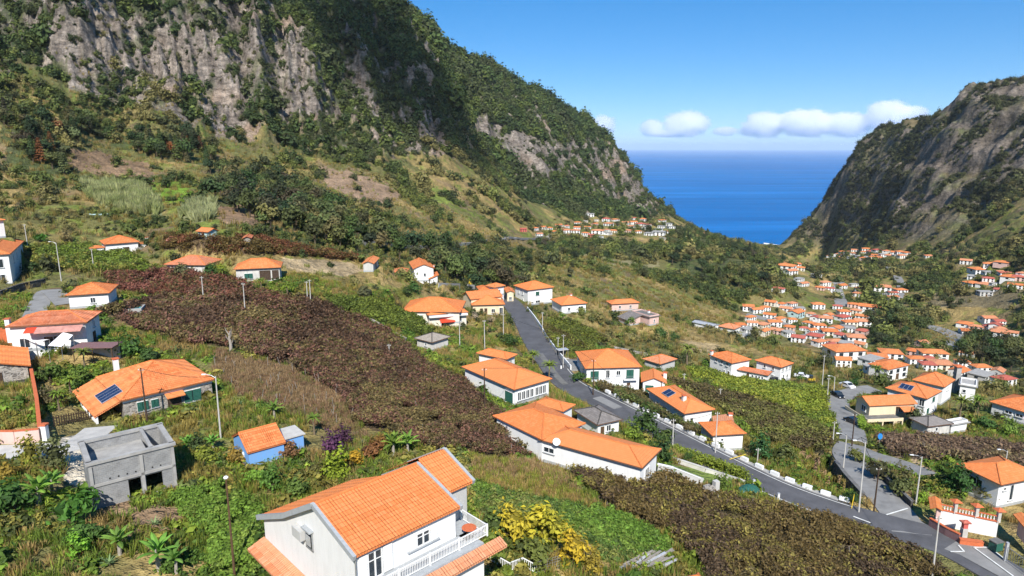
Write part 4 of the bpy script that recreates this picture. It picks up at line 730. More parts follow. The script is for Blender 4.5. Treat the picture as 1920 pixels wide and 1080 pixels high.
def scatter_group(kind):
    if kind in _GN: return _GN[kind]
    ng = bpy.data.node_groups.new('scatter_' + kind, 'GeometryNodeTree'); ng.interface.new_socket('Geometry', in_out='INPUT', socket_type='NodeSocketGeometry'); ng.interface.new_socket('Geometry', in_out='OUTPUT', socket_type='NodeSocketGeometry')
    gi = ng.nodes.new('NodeGroupInput'); go = ng.nodes.new('NodeGroupOutput'); j = ng.nodes.new('GeometryNodeJoinGeometry')
    def na(n, t): a = ng.nodes.new('GeometryNodeInputNamedAttribute'); a.data_type = t; a.inputs[0].default_value = n; return a.outputs[0]
    for i, ob in enumerate(PROTO[kind]):
        oi = ng.nodes.new('GeometryNodeObjectInfo'); oi.inputs[0].default_value = ob
        cmp = ng.nodes.new('FunctionNodeCompare'); cmp.data_type = 'INT'; cmp.operation = 'EQUAL'; ng.links.new(na('var', 'INT'), cmp.inputs[2]); cmp.inputs[3].default_value = i
        ip = ng.nodes.new('GeometryNodeInstanceOnPoints'); ng.links.new(gi.outputs[0], ip.inputs['Points']); ng.links.new(cmp.outputs[0], ip.inputs['Selection']); ng.links.new(oi.outputs['Geometry'], ip.inputs['Instance'])
        ng.links.new(na('rot', 'FLOAT_VECTOR'), ip.inputs['Rotation']); ng.links.new(na('scl', 'FLOAT_VECTOR'), ip.inputs['Scale']); ng.links.new(ip.outputs[0], j.inputs[0])
    ng.links.new(j.outputs[0], go.inputs[0]); _GN[kind] = ng; return ng
def scatter(name, label, kind, P, scl, tint, tilt=0.12, cat=None):
    n = len(P)
    if n == 0: return
    me = bpy.data.meshes.new(name); me.vertices.add(n); me.vertices.foreach_set('co', np.asarray(P, np.float32).ravel())
    def at(nm, t, d, f): a = me.attributes.new(nm, t, 'POINT'); a.data.foreach_set(f, np.ascontiguousarray(d).ravel())
    scl = np.asarray(scl); scl = np.repeat(scl[:, None], 3, 1) if scl.ndim == 1 else scl
    at('var', 'INT', rng.integers(0, len(PROTO[kind]), n).astype(np.int32), 'value'); at('scl', 'FLOAT_VECTOR', scl.astype(np.float32), 'vector')
    at('rot', 'FLOAT_VECTOR', np.c_[rng.normal(0, tilt, n), rng.normal(0, tilt, n), rng.uniform(0, 6.28, n)].astype(np.float32), 'vector'); at('tint', 'FLOAT_COLOR', np.c_[tint, np.ones(n)].astype(np.float32), 'color')
    o = link(name, me); o['kind'] = 'stuff'; o['label'] = label; md = o.modifiers.new('scatter', 'NODES'); md.node_group = scatter_group(kind); return o
def sample(mask, n=None, per=None, cap=40000):
    w = (CELL * mask * inview).ravel(); tot = w.sum()
    if tot <= 0: return np.zeros((0, 3)), np.zeros(0, int)
    if n is None: n = int(min(cap, tot * per))
    k = rng.choice(len(w), n, p=w / tot); i, j = np.unravel_index(k, Z.shape)
    az = AZ[i] + rng.uniform(-.5, .5, n) * R(.105); r = RR[j] + rng.uniform(-.5, .5, n) * np.gradient(RR)[j]; x, y = r * np.sin(az), r * np.cos(az); return np.c_[x, y, ground(x, y)], k
def tints(pal, P, sc=7.0, jit=.25, seed=5):
    pal = np.array(pal); t = np.clip(fbm(P[:, 0] / sc, P[:, 1] / sc, 3, seed) * 1.9 - .45 + rng.normal(0, .22, len(P)), 0, .999) * len(pal); return pal[t.astype(int)] * rng.uniform(1 - jit, 1 + jit, (len(P), 1))
# keep plants off houses and roads
BLOCK = np.zeros(Z.shape, bool)
for c, yaw, hw, hd, z, bl in PADS:
    e_ = 2.5 if bl == 7.0 else .3
    mm = (np.abs(XG - c[0]) < hw + hd + 2) & (np.abs(YG - c[1]) < hw + hd + 2); dx, dy = XG[mm] - c[0], YG[mm] - c[1]; co, si = math.cos(yaw), math.sin(yaw)
    BLOCK[mm] |= (np.abs(dx * co + dy * si) < hw + e_) & (np.abs(-dx * si + dy * co) < hd + e_)
for nm, (P, w, mt) in ROADS.items():
    mm = (XG > P[:, 0].min() - 9) & (XG < P[:, 0].max() + 9) & (YG > P[:, 1].min() - 9) & (YG < P[:, 1].max() + 9); q = np.stack([XG[mm], YG[mm]], -1); best = np.full(len(q), 1e9)
    for a in P[::2]: best = np.minimum(best, np.hypot(q[:, 0] - a[0], q[:, 1] - a[1]))
    BLOCK[mm] |= best < w / 2 + 1.0
YARDS = [[(1700,955),(1770,945),(1870,970),(1960,1010),(1960,1120),(1800,1045),(1690,1000)], [(70,790),(130,775),(200,790),(215,815),(190,870),(150,860),(60,850),(0,850),(0,815)], [(1045,672),(1095,672),(1085,705),(1050,700)], [(1235,868),(1320,872),(1400,905),(1330,912),(1260,895),(1228,885)], [(140,640),(230,640),(210,660),(150,662)]]
for p in YARDS: BLOCK |= inside(p, 25, 300, 0)
FREE = ~BLOCK
ALLF = np.zeros(Z.shape, bool)
for m_ in FM.values(): ALLF |= m_
# vineyards and meadows
for nm, poly, gc, tn_, den, hh, lab in FIELDS:
    kind = 'tuft' if nm in ('meadow_near', 'fallow_grass') else 'reed' if 'reed' in nm else 'cover' if nm in ('creeper_bank', 'garden_cover') else 'vine'
    P, k = sample((FM[nm] & FREE) * (1 if hh < .5 else .12 + .88 * sstep(.36, .46, fbm(XG / 2.6, YG / 2.6, 3, 55))), per=den * 1.25, cap=30000); P[:, 2] += hh * (1 + .35 * (fbm(P[:, 0] / 3, P[:, 1] / 3, 2, 9) - .5) * 2)
    d = np.hypot(P[:, 0], P[:, 1]); scatter(nm, lab, kind, P, rng.uniform(.75, 1.25, len(P)) * (1.0 if kind != 'vine' else np.clip(d / 110, .9, 1.35)), tints(tn_, P), .2)
# mountain woodland, crag scrub, hillside scrub, near rough growth
P, k = sample(forest * (RG > 400), n=27000); s_ = rng.lognormal(0, .42, len(P)) * 2.0 * np.clip(np.hypot(P[:, 0], P[:, 1]) / 600, .8, 1.6)
scatter('mountain_forest', 'dark green forest covering the left mountain side', 'wood', P - np.c_[s_ * 0, s_ * 0, s_ * .2], s_, tints([(.032,.052,.022),(.045,.072,.026),(.07,.095,.028),(.05,.065,.03)], P, 45), .1)
P, k = sample(right_m * (1 - rock_r * .75) * sstep(.42, .62, fbm(XG / 35, YG / 35, 4, 97)) * sstep(.3, .5, right_m), n=11000); s_ = rng.lognormal(0, .45, len(P)) * 1.9
scatter('cliff_scrub', 'scattered dark scrub on the right-hand mountain', 'bush', P, s_, tints([(.04,.05,.025),(.06,.07,.03),(.05,.055,.03)], P, 40), .1)
P, k = sample(rock * (RG > 400) * (mount > .3), n=5000); scatter('crag_shrubs', 'small shrubs clinging to the cliff faces', 'bush', P, rng.lognormal(0, .35, len(P)) * 1.15, tints([(.04,.055,.025),(.07,.08,.035),(.10,.10,.05)], P, 20), .2)
VILL = np.zeros(Z.shape, bool)
for p_ in ([(1380,560),(1620,555),(1640,660),(1560,670),(1440,640),(1370,630)], [(1550,650),(1720,650),(1920,690),(1920,730),(1740,710),(1560,690)], [(1440,480),(1700,530),(1700,600),(1500,560)], [(970,398),(1280,405),(1270,455),(970,450)], [(1540,462),(1760,460),(1760,492),(1540,494)], [(1780,480),(1920,480),(1920,650),(1790,640)]): VILL |= inside(p_, 200, 1300)
hill = (1 - .78 * VILL) * (RG > 170) * (1 - np.clip(left_m + far_m + right_m * 1.2, 0, 1)) * FREE * ~ALLF * (Z > 3) * (1 - .85 * BARE)
P, k = sample(hill * sstep(.44, .60, fbm(XG / 32, YG / 32, 4, 98)) * (RG < 1500), n=15000); d = np.hypot(P[:, 0], P[:, 1]); s_ = rng.lognormal(0, .42, len(P)) * np.clip(d / 260, .8, 2.1)
scatter('hillside_scrub', 'olive and dark green scrub dotted over the slopes and valley', 'bush', P, s_, tints([(.045,.065,.025),(.07,.095,.03),(.11,.13,.04),(.05,.06,.03),(.15,.14,.06)], P, 30), .1)
P, k = sample(hill * (RG > 170) * (RG < 480), n=12000); scatter('hillside_grass', 'tufts of dry grass on the middle slopes', 'tuft', P, rng.uniform(1.2, 2.6, len(P)), tints([(.20,.16,.06),(.15,.16,.05),(.24,.19,.09)], P, 25))
near = (RG < 185) * (RG > 30) * FREE * ~ALLF * (1 - .85 * BARE)
P, k = sample(near * (fbm(XG / 9, YG / 9, 3, 99) > .40), n=16000); scatter('rough_grass', 'rough yellow-green grass between the gardens', 'tuft', P, rng.uniform(.8, 1.6, len(P)), tints([(.22,.18,.06),(.14,.18,.035),(.10,.15,.03),(.24,.18,.08)], P, 9))
P, k = sample(near * (fbm(XG / 7, YG / 7, 3, 100) > .50), n=9000); scatter('undergrowth', 'leafy weeds and low shrubs between the houses', 'cover', P, rng.lognormal(0, .35, len(P)) * 1.15, tints([(.06,.11,.022),(.10,.16,.026),(.14,.19,.03),(.07,.09,.03),(.16,.15,.04)], P, 6))

# ------------------------------------------------------------------ trees, one by one
def trunk_mesh(name, h, r, limbs, mat, spread):
    s = MB(); s.tube([(0, 0, -.6), (0.05 * h * random.uniform(-1, 1), 0, h * .5), (0.06 * h * random.uniform(-1, 1), .04 * h, h)], [r * 1.3, r * .85, r * .45])
    for k in range(limbs):
        a = k * 2.4 + random.uniform(-.4, .4); z = h * random.uniform(.45, .8); e = spread * random.uniform(.5, .9)
        s.tube([(0, 0, z), (e * .5 * math.cos(a), e * .5 * math.sin(a), z + h * .2), (e * math.cos(a), e * math.sin(a), z + h * .42)], [r * .5, r * .3, r * .12], 5)
    return s.mesh(name, mat)
TREE = {}
def def_tree(kind, crowns, trunks): TREE[kind] = (crowns, trunks)
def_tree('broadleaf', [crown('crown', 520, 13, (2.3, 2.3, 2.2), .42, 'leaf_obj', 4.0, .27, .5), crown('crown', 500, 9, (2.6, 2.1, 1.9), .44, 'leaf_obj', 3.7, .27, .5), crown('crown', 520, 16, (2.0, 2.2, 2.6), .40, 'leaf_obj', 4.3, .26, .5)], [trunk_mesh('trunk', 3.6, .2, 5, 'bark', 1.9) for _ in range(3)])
def conifer(n):
    t = rng.uniform(0, 1, n) ** .8; lay = np.floor(t * 9) / 9 + rng.uniform(0, .05, n); rr = (1 - lay) * 1.9 * rng.uniform(.35, 1, n) + .15; a = rng.uniform(0, 6.28, n)
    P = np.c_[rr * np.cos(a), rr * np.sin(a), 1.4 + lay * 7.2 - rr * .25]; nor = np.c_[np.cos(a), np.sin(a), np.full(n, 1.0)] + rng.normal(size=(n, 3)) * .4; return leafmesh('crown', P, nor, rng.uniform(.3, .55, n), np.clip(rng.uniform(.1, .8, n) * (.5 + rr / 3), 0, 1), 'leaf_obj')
def_tree('conifer', [conifer(480), conifer(440)], [trunk_mesh('trunk', 7.5, .18, 0, 'bark', 0) for _ in range(2)])
def_tree('shrub', [crown('crown', 360, 9, (1.0, 1.0, .9), .17, 'leaf_obj', .95, .27, .5), crown('crown', 340, 7, (1.2, .95, .75), .18, 'leaf_obj', .85, .27, .5), crown('crown', 360, 12, (.9, .9, 1.2), .16, 'leaf_obj', 1.2, .26, .5)], [trunk_mesh('trunk', .9, .06, 5, 'bark', .7) for _ in range(3)])
def frond_mesh(name, n, length, rise, width, droop, base, mat='leaf_obj', wide=False, seg=6):
    V = []; F = []; L = []
    for k in range(n):
        a = k * 2.39996 + random.uniform(-.2, .2); el = rise * (1 - .75 * k / n) + random.uniform(-.1, .1); ln = length * random.uniform(.8, 1.1); ca_, sa = math.cos(a), math.sin(a); lf = random.uniform(.25, .95); pr = None; x = 0; z = base
        for i in range(seg + 1):
            t = i / seg; e = el - droop * t * t * 1.6; w = width * (math.sin(math.pi * min(1, .12 + t * .88)) ** .6 if wide else (1 - t) ** .7 * .9 + .1) * (1 if t < 1 else .15); st = ln / seg
            if i: x += math.cos(e) * st; z += math.sin(e) * st
            c = np.array([x * ca_, x * sa, z]); sd = np.array([-sa, ca_, 0]) * w; dn = np.array([0, 0, -w * .45]); cur = (c - sd + dn, c, c + sd + dn)
            if pr is not None:
                o = len(V); V += [*pr, *cur]; F += [(o, o + 1, o + 4, o + 3), (o + 1, o + 2, o + 5, o + 4)]; L += [lf] * 6
            pr = cur
    me = bpy.data.meshes.new(name); me.from_pydata([tuple(v) for v in V], [], F); q = me.attributes.new('lf', 'FLOAT', 'POINT'); q.data.foreach_set('value', np.array(L, np.float32)); me.materials.append(MAT[mat]); return me
def_tree('palm', [frond_mesh('crown', 26, 2.4, 1.2, .26, 1.0, 3.6), frond_mesh('crown', 22, 2.2, 1.1, .26, 1.1, 3.6)], [trunk_mesh('trunk', 3.6, .2, 0, 'palm_bark', 0) for _ in range(2)])
def_tree('banana', [frond_mesh('crown', 14, 1.5, 1.5, .19, .6, 1.2, wide=True), frond_mesh('crown', 12, 1.6, 1.5, .20, .65, 1.3, wide=True)], [trunk_mesh('trunk', 1.7, .14, 0, 'pale_bark', 0) for _ in range(2)])
def_tree('agave', [frond_mesh('crown', 18, 1.0, 1.3, .09, .3, .15), frond_mesh('crown', 16, .9, 1.2, .09, .4, .15)], [trunk_mesh('trunk', .3, .1, 0, 'palm_bark', 0) for _ in range(2)])
def tree(kind, name, label, P, s, col, cat='tree', group=None, var=None):
    cr, tr = TREE[kind]; v = random.randrange(len(cr)) if var is None else var; s = s if hasattr(s, '__len__') else (s, s, s)
    t = thing(name, label, cat, P, random.uniform(0, 6.28), group); t.scale = s
    c = link('crown', cr[v], t); c.color = (*[x * random.uniform(.85, 1.15) for x in col], 1); link('trunk', tr[v], t); return t
PAL = [(.035,.055,.026),(.045,.07,.029),(.06,.085,.032),(.085,.10,.038),(.03,.046,.025),(.10,.11,.05),(.055,.06,.035)]
def wood(key, n, smin, smax, name, label, group, kinds=('broadleaf',), cols=PAL):
    P, k = sample(WD[key] & FREE & ~ALLF, n=n)
    for p in P: tree(random.choice(kinds), name, label, p, random.uniform(smin, smax) * np.array([1, 1, random.uniform(.8, 1.2)]), random.choice(cols), group=group)
wood('wood', 190, 1.0, 1.65, 'woodland_tree', 'dark green broadleaf tree in the wood between the fields and the mountain', 'trees of the dark wood')
wood('treeline', 90, .9, 1.5, 'treeline_tree', 'tree in the dark line along the foot of the mountain', 'trees along the mountain foot', ('broadleaf', 'conifer'), PAL + [(.14,.065,.03)])
wood('spur', 150, 1.0, 1.8, 'spur_tree', 'dark tree on the wooded spur in front of the sea gap', 'trees of the wooded spur', ('broadleaf', 'broadleaf', 'conifer'))
wood('knoll', 32, .9, 1.4, 'knoll_tree', 'tree on the dark wooded knoll beside the village', 'trees of the village knoll')
wood('river', 36, .9, 1.4, 'river_tree', 'dark tree along the river bank at the far right', 'trees along the river')
wood('scarp', 90, .6, 1.2, 'scarp_tree', 'scattered tree on the brushy slope behind the road-top houses', 'trees of the brushy slope')
P, k = sample(hill * (RG > 230) * (RG < 900) * (PXG > 1380), n=70)
for p in P: tree('broadleaf', 'valley_tree', 'green tree between the houses of the valley', p, random.uniform(.7, 1.2), random.choice(PAL), group='trees of the valley floor')

# ------------------------------------------------------------------ houses
FORCE_W = False
def slopes(roof, W, D, pitch):
    """list of (origin, u direction, v direction, bottom length, top length, slope length, top offset); local eave rectangle centred on 0"""
    out = []; a, b = W / 2, D / 2
    def add(p, q, inward, run, tl, off):
        p = np.array(p, float); u = (np.array(q, float) - p); L = np.linalg.norm(u); u /= L; v = np.array([*inward, 0.0]) * run; v[2] = run * pitch; sl = np.linalg.norm(v); out.append((np.array([*p, 0.0]), np.array([*u, 0.0]), v / sl, L, tl, sl, off))
    if roof == 'hip':
        if W >= D:
            add((-a, -b), (a, -b), (0, 1), b, W - D, b); add((a, b), (-a, b), (0, -1), b, W - D, b); add((-a, b), (-a, -b), (1, 0), b, 0, b); add((a, -b), (a, b), (-1, 0), b, 0, b)
        else:
            add((-a, -b), (a, -b), (0, 1), a, 0, a); add((a, b), (-a, b), (0, -1), a, 0, a); add((-a, b), (-a, -b), (1, 0), a, D - W, a); add((a, -b), (a, b), (-1, 0), a, D - W, a)
    elif roof == 'gable':
        if W >= D or FORCE_W: add((-a, -b), (a, -b), (0, 1), b, W, 0); add((a, b), (-a, b), (0, -1), b, W, 0)
        else: add((-a, b), (-a, -b), (1, 0), a, D, 0); add((a, -b), (a, b), (-1, 0), a, D, 0)
    elif roof == 'shed':
        if W >= D: add((-a, -b), (a, -b), (0, 1), D, W, 0)
        else: add((-a, b), (-a, -b), (1, 0), W, D, 0)
    return out
def roof_mesh(roof, W, D, pitch, z, th=.14):
    s = MB(); S = slopes(roof, W, D, pitch)
    for o, u, v, L, tl, sl, off in S:
        o = o + (0, 0, z + th); e = v * sl; P = [o, o + u * L, o + e + u * (off + tl), o + e + u * off]; uv = [(0, 0), (L, 0), (off + tl, sl), (off, sl)]
        if tl < .02: P = P[:3]; uv = uv[:3]
        s.poly(P, uv); d = np.array([0, 0, th]); s.poly([o - d, o + u * L - d, o + u * L, o], [(0, 0)] * 4)
        if roof in ('gable', 'shed'):
            for q in (0, L): s.poly([o + u * q, o + u * q + e, o + u * q + e - d, o + u * q - d], [(0, 0)] * 4)
            s.poly([o - d, o + e - d, o + e + u * L - d, o + u * L - d], [(0, 0)] * 4)
            if roof == 'shed': s.poly([o + e - d, o + e, o + e + u * L, o + e + u * L - d], [(0, 0)] * 4)
    if roof == 'hip': a, b = W / 2, D / 2; s.poly([(-a, b, z), (a, b, z), (a, -b, z), (-a, -b, z)], [(0, 0)] * 4)
    return s, S
def caps(roof, W, D, pitch, z, r=.11):
    s = MB(); a, b = W / 2, D / 2; m = b if FORCE_W else min(a, b); zt = z + m * pitch
    if roof == 'hip':
        A, B = ((-a + m, 0, zt), (a - m, 0, zt)) if W >= D else ((0, -b + m, zt), (0, b - m, zt))
        if abs(W - D) > .3: s.tube([A, B], r, 6)
        for c in ((-a, -b), (a, -b), (a, b), (-a, b)):
            e = min((A, B), key=lambda q: (q[0] - c[0]) ** 2 + (q[1] - c[1]) ** 2); s.tube([(c[0], c[1], z), e], r, 6)
    elif roof == 'gable':
        if W >= D or FORCE_W: s.tube([(-a, 0, zt), (a, 0, zt)], r, 6)
        else: s.tube([(0, -b, zt), (0, b, zt)], r, 6)
    return s if s.f else None
def courses(slope, z, mat, parent, per=.26, ch=.40, amp=.045, name='tile_course'):
    """real overlapping rows of barrel tiles, one mesh per row"""
    o, u, v, L, tl, sl, off = slope; o = o + (0, 0, z); nrm = np.cross(u, v); n = max(2, int(sl / ch)); ch = sl / n
    us = np.arange(0, L + per / 6, per / 5)
    for k in range(n):
        rows = []
        for t, lift in ((k * ch, .05), (min(sl, (k + 1) * ch + .05), .0)):
            f = min(1, t / sl); lo = off * f; hi = L - (L - off - tl) * f; q = np.clip(us, lo, hi); prof = np.abs(np.sin(math.pi * q / per)) * amp + lift + .03
            rows.append((q, t, o + np.outer(q, u) + v * t + np.outer(prof, nrm)))
        s = MB(); (qa, ta, A), (qb, tb, B) = rows
        for i in range(len(us) - 1):
            if qa[i + 1] - qa[i] < 1e-4 and qb[i + 1] - qb[i] < 1e-4: continue
            s.poly([A[i], A[i + 1], B[i + 1], B[i]], [(qa[i], k * .38 + .08), (qa[i + 1], k * .38 + .08), (qb[i + 1], k * .38 + .36), (qb[i], k * .38 + .36)])
            s.poly([A[i] - nrm * .05, A[i + 1] - nrm * .05, A[i + 1], A[i]], [(qa[i], k * .38)] * 4)
        if s.f: s.build(name, mat, parent)
def opening(parent, face, W, D, o, u, w, sill, h, kind):
    """window or door set into the wall of a face; frame, pane and shutters are real boxes"""
    a, b = W / 2 - o, D / 2 - o
    if face == 'F': P = np.array([-a + u * 2 * a, -b]); t = np.array([1, 0.]); n = np.array([0, -1.])
    elif face == 'S': P = np.array([-a, -b + u * 2 * b]); t = np.array([0, -1.]); n = np.array([-1, 0.])
    elif face == 'E': P = np.array([a, -b + u * 2 * b]); t = np.array([0, 1.]); n = np.array([1, 0.])
    else: P = np.array([a - u * 2 * a, b]); t = np.array([-1, 0.]); n = np.array([0, 1.])
    rz = math.atan2(t[1], t[0]); zc = sill + h / 2
    def bx(s, du, dz, ww, hh, th, pr): c = P + t * du + n * pr; return s.box((c[0], c[1], zc + dz), (ww, th, hh), rz)
    fr = MB(); f = .09
    for du in (-w / 2 + f / 2, w / 2 - f / 2): bx(fr, du, 0, f, h, .16, .05)
    for dz in (-h / 2 + f / 2, h / 2 - f / 2): bx(fr, 0, dz, w - 2 * f, f, .15, .05)
    if 'door' in kind:
        d = fr.build('door', 'white_paint' if kind != 'dark_door' else 'dark_wood', parent); bx(MB(), 0, 0, w - 2 * f, h - 2 * f, .06, .02).build('door_panel', {'green_door': 'green_paint', 'dark_door': 'dark_wood', 'door': 'brown_wood'}[kind], d); return
    if w > .8 and kind == 'window': bx(fr, 0, 0, .06, h - 2 * f, .12, .05)
    wd = fr.build('window', 'white_paint', parent); bx(MB(), 0, 0, w - 2 * f, h - 2 * f, .05, .01).build('pane', 'dark_glass', wd)
    bx(MB(), 0, -h / 2 - .05, w + .2, .09, .26, .09).build('sill', 'grey_trim', wd)
    if kind == 'shutters':
        for sg in (-1, 1):
            s = MB(); bx(s, sg * w * .26, 0, w * .46, h - .12, .05, .16)
            for q in np.linspace(-h / 2 + .15, h / 2 - .15, 7): bx(s, sg * w * .26, q, w * .38, .05, .03, .20)
            s.build('shutter', 'green_paint', wd)
def chimney(parent, x, y, z, h, mat='white_plaster'):
    s = MB(); s.box((x, y, z + h / 2), (.7, .7, h)); c = s.build('chimney', mat, parent); q = MB(); q.box((x, y, z + h + .12), (.95, .95, .10)); q.box((x, y, z + h + .02), (.55, .55, .12)); q.build('chimney_cap', 'terracotta', c)
def wing(t, W, D, wall, roof, rm, wm, op, pitch, over, near, metal=False):
    o = over; a, b = W / 2 - o, D / 2 - o; s = MB(); lo = -2.2
    for p, q in (((-a, -b), (a, -b)), ((a, -b), (a, b)), ((a, b), (-a, b)), ((-a, b), (-a, -b))): s.poly([(*p, lo), (*q, lo), (*q, wall), (*p, wall)])
    if roof == 'gable':
        k = (b if W >= D or FORCE_W else a) * pitch + o * pitch + .06
        if W >= D or FORCE_W:
            for sg in (-1, 1): s.poly([(sg * a, -b * sg, wall), (sg * a, b * sg, wall), (sg * a, 0, wall + k)])
        else:
            for sg in (-1, 1): s.poly([(a * sg, sg * b, wall), (-a * sg, sg * b, wall), (0, sg * b, wall + k)])
    if roof == 'shed':
        if W >= D:
            for sg in (-1, 1): s.poly([(sg * a, -b, wall), (sg * a, b, wall), (sg * a, b, wall + (D - o) * pitch)])
            s.poly([(-a, b, wall), (a, b, wall), (a, b, wall + (D - o) * pitch), (-a, b, wall + (D - o) * pitch)])
        else:
            for sg in (-1, 1): s.poly([(-a, sg * b, wall), (a, sg * b, wall), (a, sg * b, wall + (W - o) * pitch)])
            s.poly([(a, -b, wall), (a, b, wall), (a, b, wall + (W - o) * pitch), (a, -b, wall + (W - o) * pitch)])
    if roof == 'flat': s.poly([(-a, -b, wall), (a, -b, wall), (a, b, wall), (-a, b, wall)])
    s.build('wall', wm, t)
    s = MB()
    for p, q in (((-a, -b), (a, -b)), ((a, -b), (a, b)), ((a, b), (-a, b)), ((-a, b), (-a, -b))): s.bar((*p, .15), (*q, .15), .07, .5)
    s.build('plinth', 'grey_trim' if wm != 'rubble_stone' else 'dark_rubble', t)
    if roof == 'flat':
        s = MB(); s.box((0, 0, wall + .12), (W, D, .2)); r = s.build('roof', 'concrete' if rm != 'grey_tile' else 'dark_concrete', t); s = MB()
        for p, q in (((-a, -b), (a, -b)), ((a, -b), (a, b)), ((a, b), (-a, b)), ((-a, b), (-a, -b))): s.bar((*p, wall + .42), (*q, wall + .42), .18, .4)
        s.build('parapet', wm, r)
    elif roof != 'open':
        s, S = roof_mesh(roof, W, D, pitch, wall); r = s.build('roof', rm if not metal else 'galvanised', t)
        c = caps(roof, W, D, pitch, wall + .14 + (.08 if near else .02))
        if c: c.build('ridge_cap', 'ridge_clay' if rm not in ('grey_tile', 'stone_tile') else 'basalt', r)
        if near:
            for sl in S: courses(sl, wall + .14, rm, r)
        if roof == 'hip':
            g = MB(); A, B = W / 2 + .06, D / 2 + .06
            for p, q in (((-A, -B), (A, -B)), ((-A, B), (-A, -B)), ((A, -B), (A, B)), ((A, B), (-A, B))): g.bar((*p, wall + .05), (*q, wall + .05), .10, .10)
            g.build('gutter', 'fascia', r)
    for q in op: opening(t, q[0], W, D, o, *q[1:])
def panel_on(t, S, k, fu, fv, w, h, wall, n):
    o, u, v, L, tl, sl, off = S[k]; nrm = np.cross(u, v); c = o + (0, 0, wall + .34) + u * L * fu + v * sl * fv; f = MB()
    P = [c + u * a * w / 2 + v * b * h / 2 for a, b in ((-1, -1), (1, -1), (1, 1), (-1, 1))]
    for i in range(4): f.bar(P[i], P[(i + 1) % 4], .07, .07)
    for i in range(1, n): q = -w / 2 + w * i / n; f.bar(c + u * q - v * h / 2, c + u * q + v * h / 2, .05, .05)
    pf = f.build('solar_panel', 'galvanised', t); g = nrm * .02
    for i in range(n):
        m_ = MB(); x0, x1 = -w / 2 + w * i / n + .03, -w / 2 + w * (i + 1) / n - .03; Q = [c + g + u * x + v * y for x, y in ((x0, -h / 2), (x1, -h / 2), (x1, h / 2), (x0, h / 2))]; m_.poly(Q); m_.poly([p - nrm * .06 for p in Q][::-1]); m_.build('solar_cell', 'solar_cell', pf)
HT = {}
for d in HOUSES:
    t = thing(d['name'], d['label'], 'house' if 'hut' not in d['name'] and 'shed' not in d['name'] else 'hut', (*d['c'], d['ez'] - d['wall']), d['yaw']); HT[d['name']] = (t, d)
    W, D, wall = d['W'], d['D'], d['wall']
    if d['roof'] == 'open': continue
    FORCE_W = d.get('ridge') == 'W'
    wing(t, W, D, wall, d['roof'], d['rm'], d['wm'], d['op'], d['pitch'], d['over'], d.get('near', False), d.get('metal', False))
    for fx, fy, h in d.get('chim', ()):
        x, y = -W / 2 + fx * W, -D / 2 + fy * D; zr = wall + max(0, min(min(x + W / 2, W / 2 - x), min(y + D / 2, D / 2 - y))) * d['pitch']; chimney(t, x, y, zr - .6, h)
    if 'solar' in d:
        fu, fv, w, h, f = d['solar'][:5]; panel_on(t, slopes(d['roof'], W, D, d['pitch']), 2 if f == 'S' else 0, fu, fv, w, h, wall, d['solar'][5] if len(d['solar']) > 5 else 2)
    for u, z in d.get('balc', ()):
        s = MB(); x = -W / 2 + d['over'] + u * (W - 2 * d['over']); y = -D / 2 + d['over']; s.box((x, y - .45, z - .06), (3.0, .95, .12)); bl = s.build('balcony', 'white_plaster', t); s = MB(); s.bar((x - 1.5, y - .9, z + .9), (x + 1.5, y - .9, z + .9), .05)
        for q in np.linspace(-1.45, 1.45, 15): s.bar((x + q, y - .9, z), (x + q, y - .9, z + .9), .025)
        s.build('railing', 'metal_grey', bl)
    if 'awn' in d:
        u, w = d['awn']; x = -W / 2 + u * W; y = -D / 2 + d['over']; s = MB(); s.poly([(x - w / 2, y, 2.75), (x - w / 2, y - 1.7, 2.2), (x + w / 2, y - 1.7, 2.2), (x + w / 2, y, 2.75)][::-1]); s.poly([(x - w / 2, y - 1.7, 2.2), (x - w / 2, y - 1.7, 2.0), (x + w / 2, y - 1.7, 2.0), (x + w / 2, y - 1.7, 2.2)]); s.build('awning', 'red_awning', t)
        s = MB(); s.box((-W / 2 + W / 2, y - .5, 3.7), (W - .6, 1.2, .5)); s.build('terrace_slab', 'white_plaster', t)
        for q in (-w / 2 + .1, w / 2 - .1): MB().bar((x + q, y - 1.65, -.2), (x + q, y - 1.65, 2.15), .09).build('post', 'white_paint', t)
FORCE_W = False
# extra wings of the long house
t0, d0 = HT['long_house']
for nm, n_, l_, r_, h, wl in WINGS:
    c, yaw, W, D = rect(n_, l_, r_, h); co, si = math.cos(-d0['yaw']), math.sin(-d0['yaw']); dx, dy = c - d0['c']; e = bpy.data.objects.new('wing', None); COL.objects.link(e); e.parent = t0
    e.location = (dx * co - dy * si, dx * si + dy * co, (CAM_Z - h - wl) - (d0['ez'] - d0['wall'])); e.rotation_euler = (0, 0, yaw - d0['yaw']); a, b = W / 2 - .45, D / 2 - .45; s = MB()
    for p, q in (((-a, -b), (a, -b)), ((a, -b), (a, b)), ((a, b), (-a, b)), ((-a, b), (-a, -b))): s.poly([(*p, -2), (*q, -2), (*q, wl), (*p, wl)])
    s.build('wall', 'white_plaster', e); s, S = roof_mesh('hip', W, D, .30, wl); s.build('roof', 'bright_tile', e); caps('hip', W, D, .30, wl + .16).build('ridge_cap', 'ridge_clay', e)
# satellite dish on the long house
s = MB(); s.lathe([(.02, 0), (.30, .05), (.52, .16), (.55, .2)], 14); o = s.build('satellite_dish', 'white_paint', t0); o.location = (-d0['W'] / 2 - .05, d0['D'] / 2 - 3.0, d0['wall'] + .55); o.rotation_euler = (R(75), 0, R(-60))
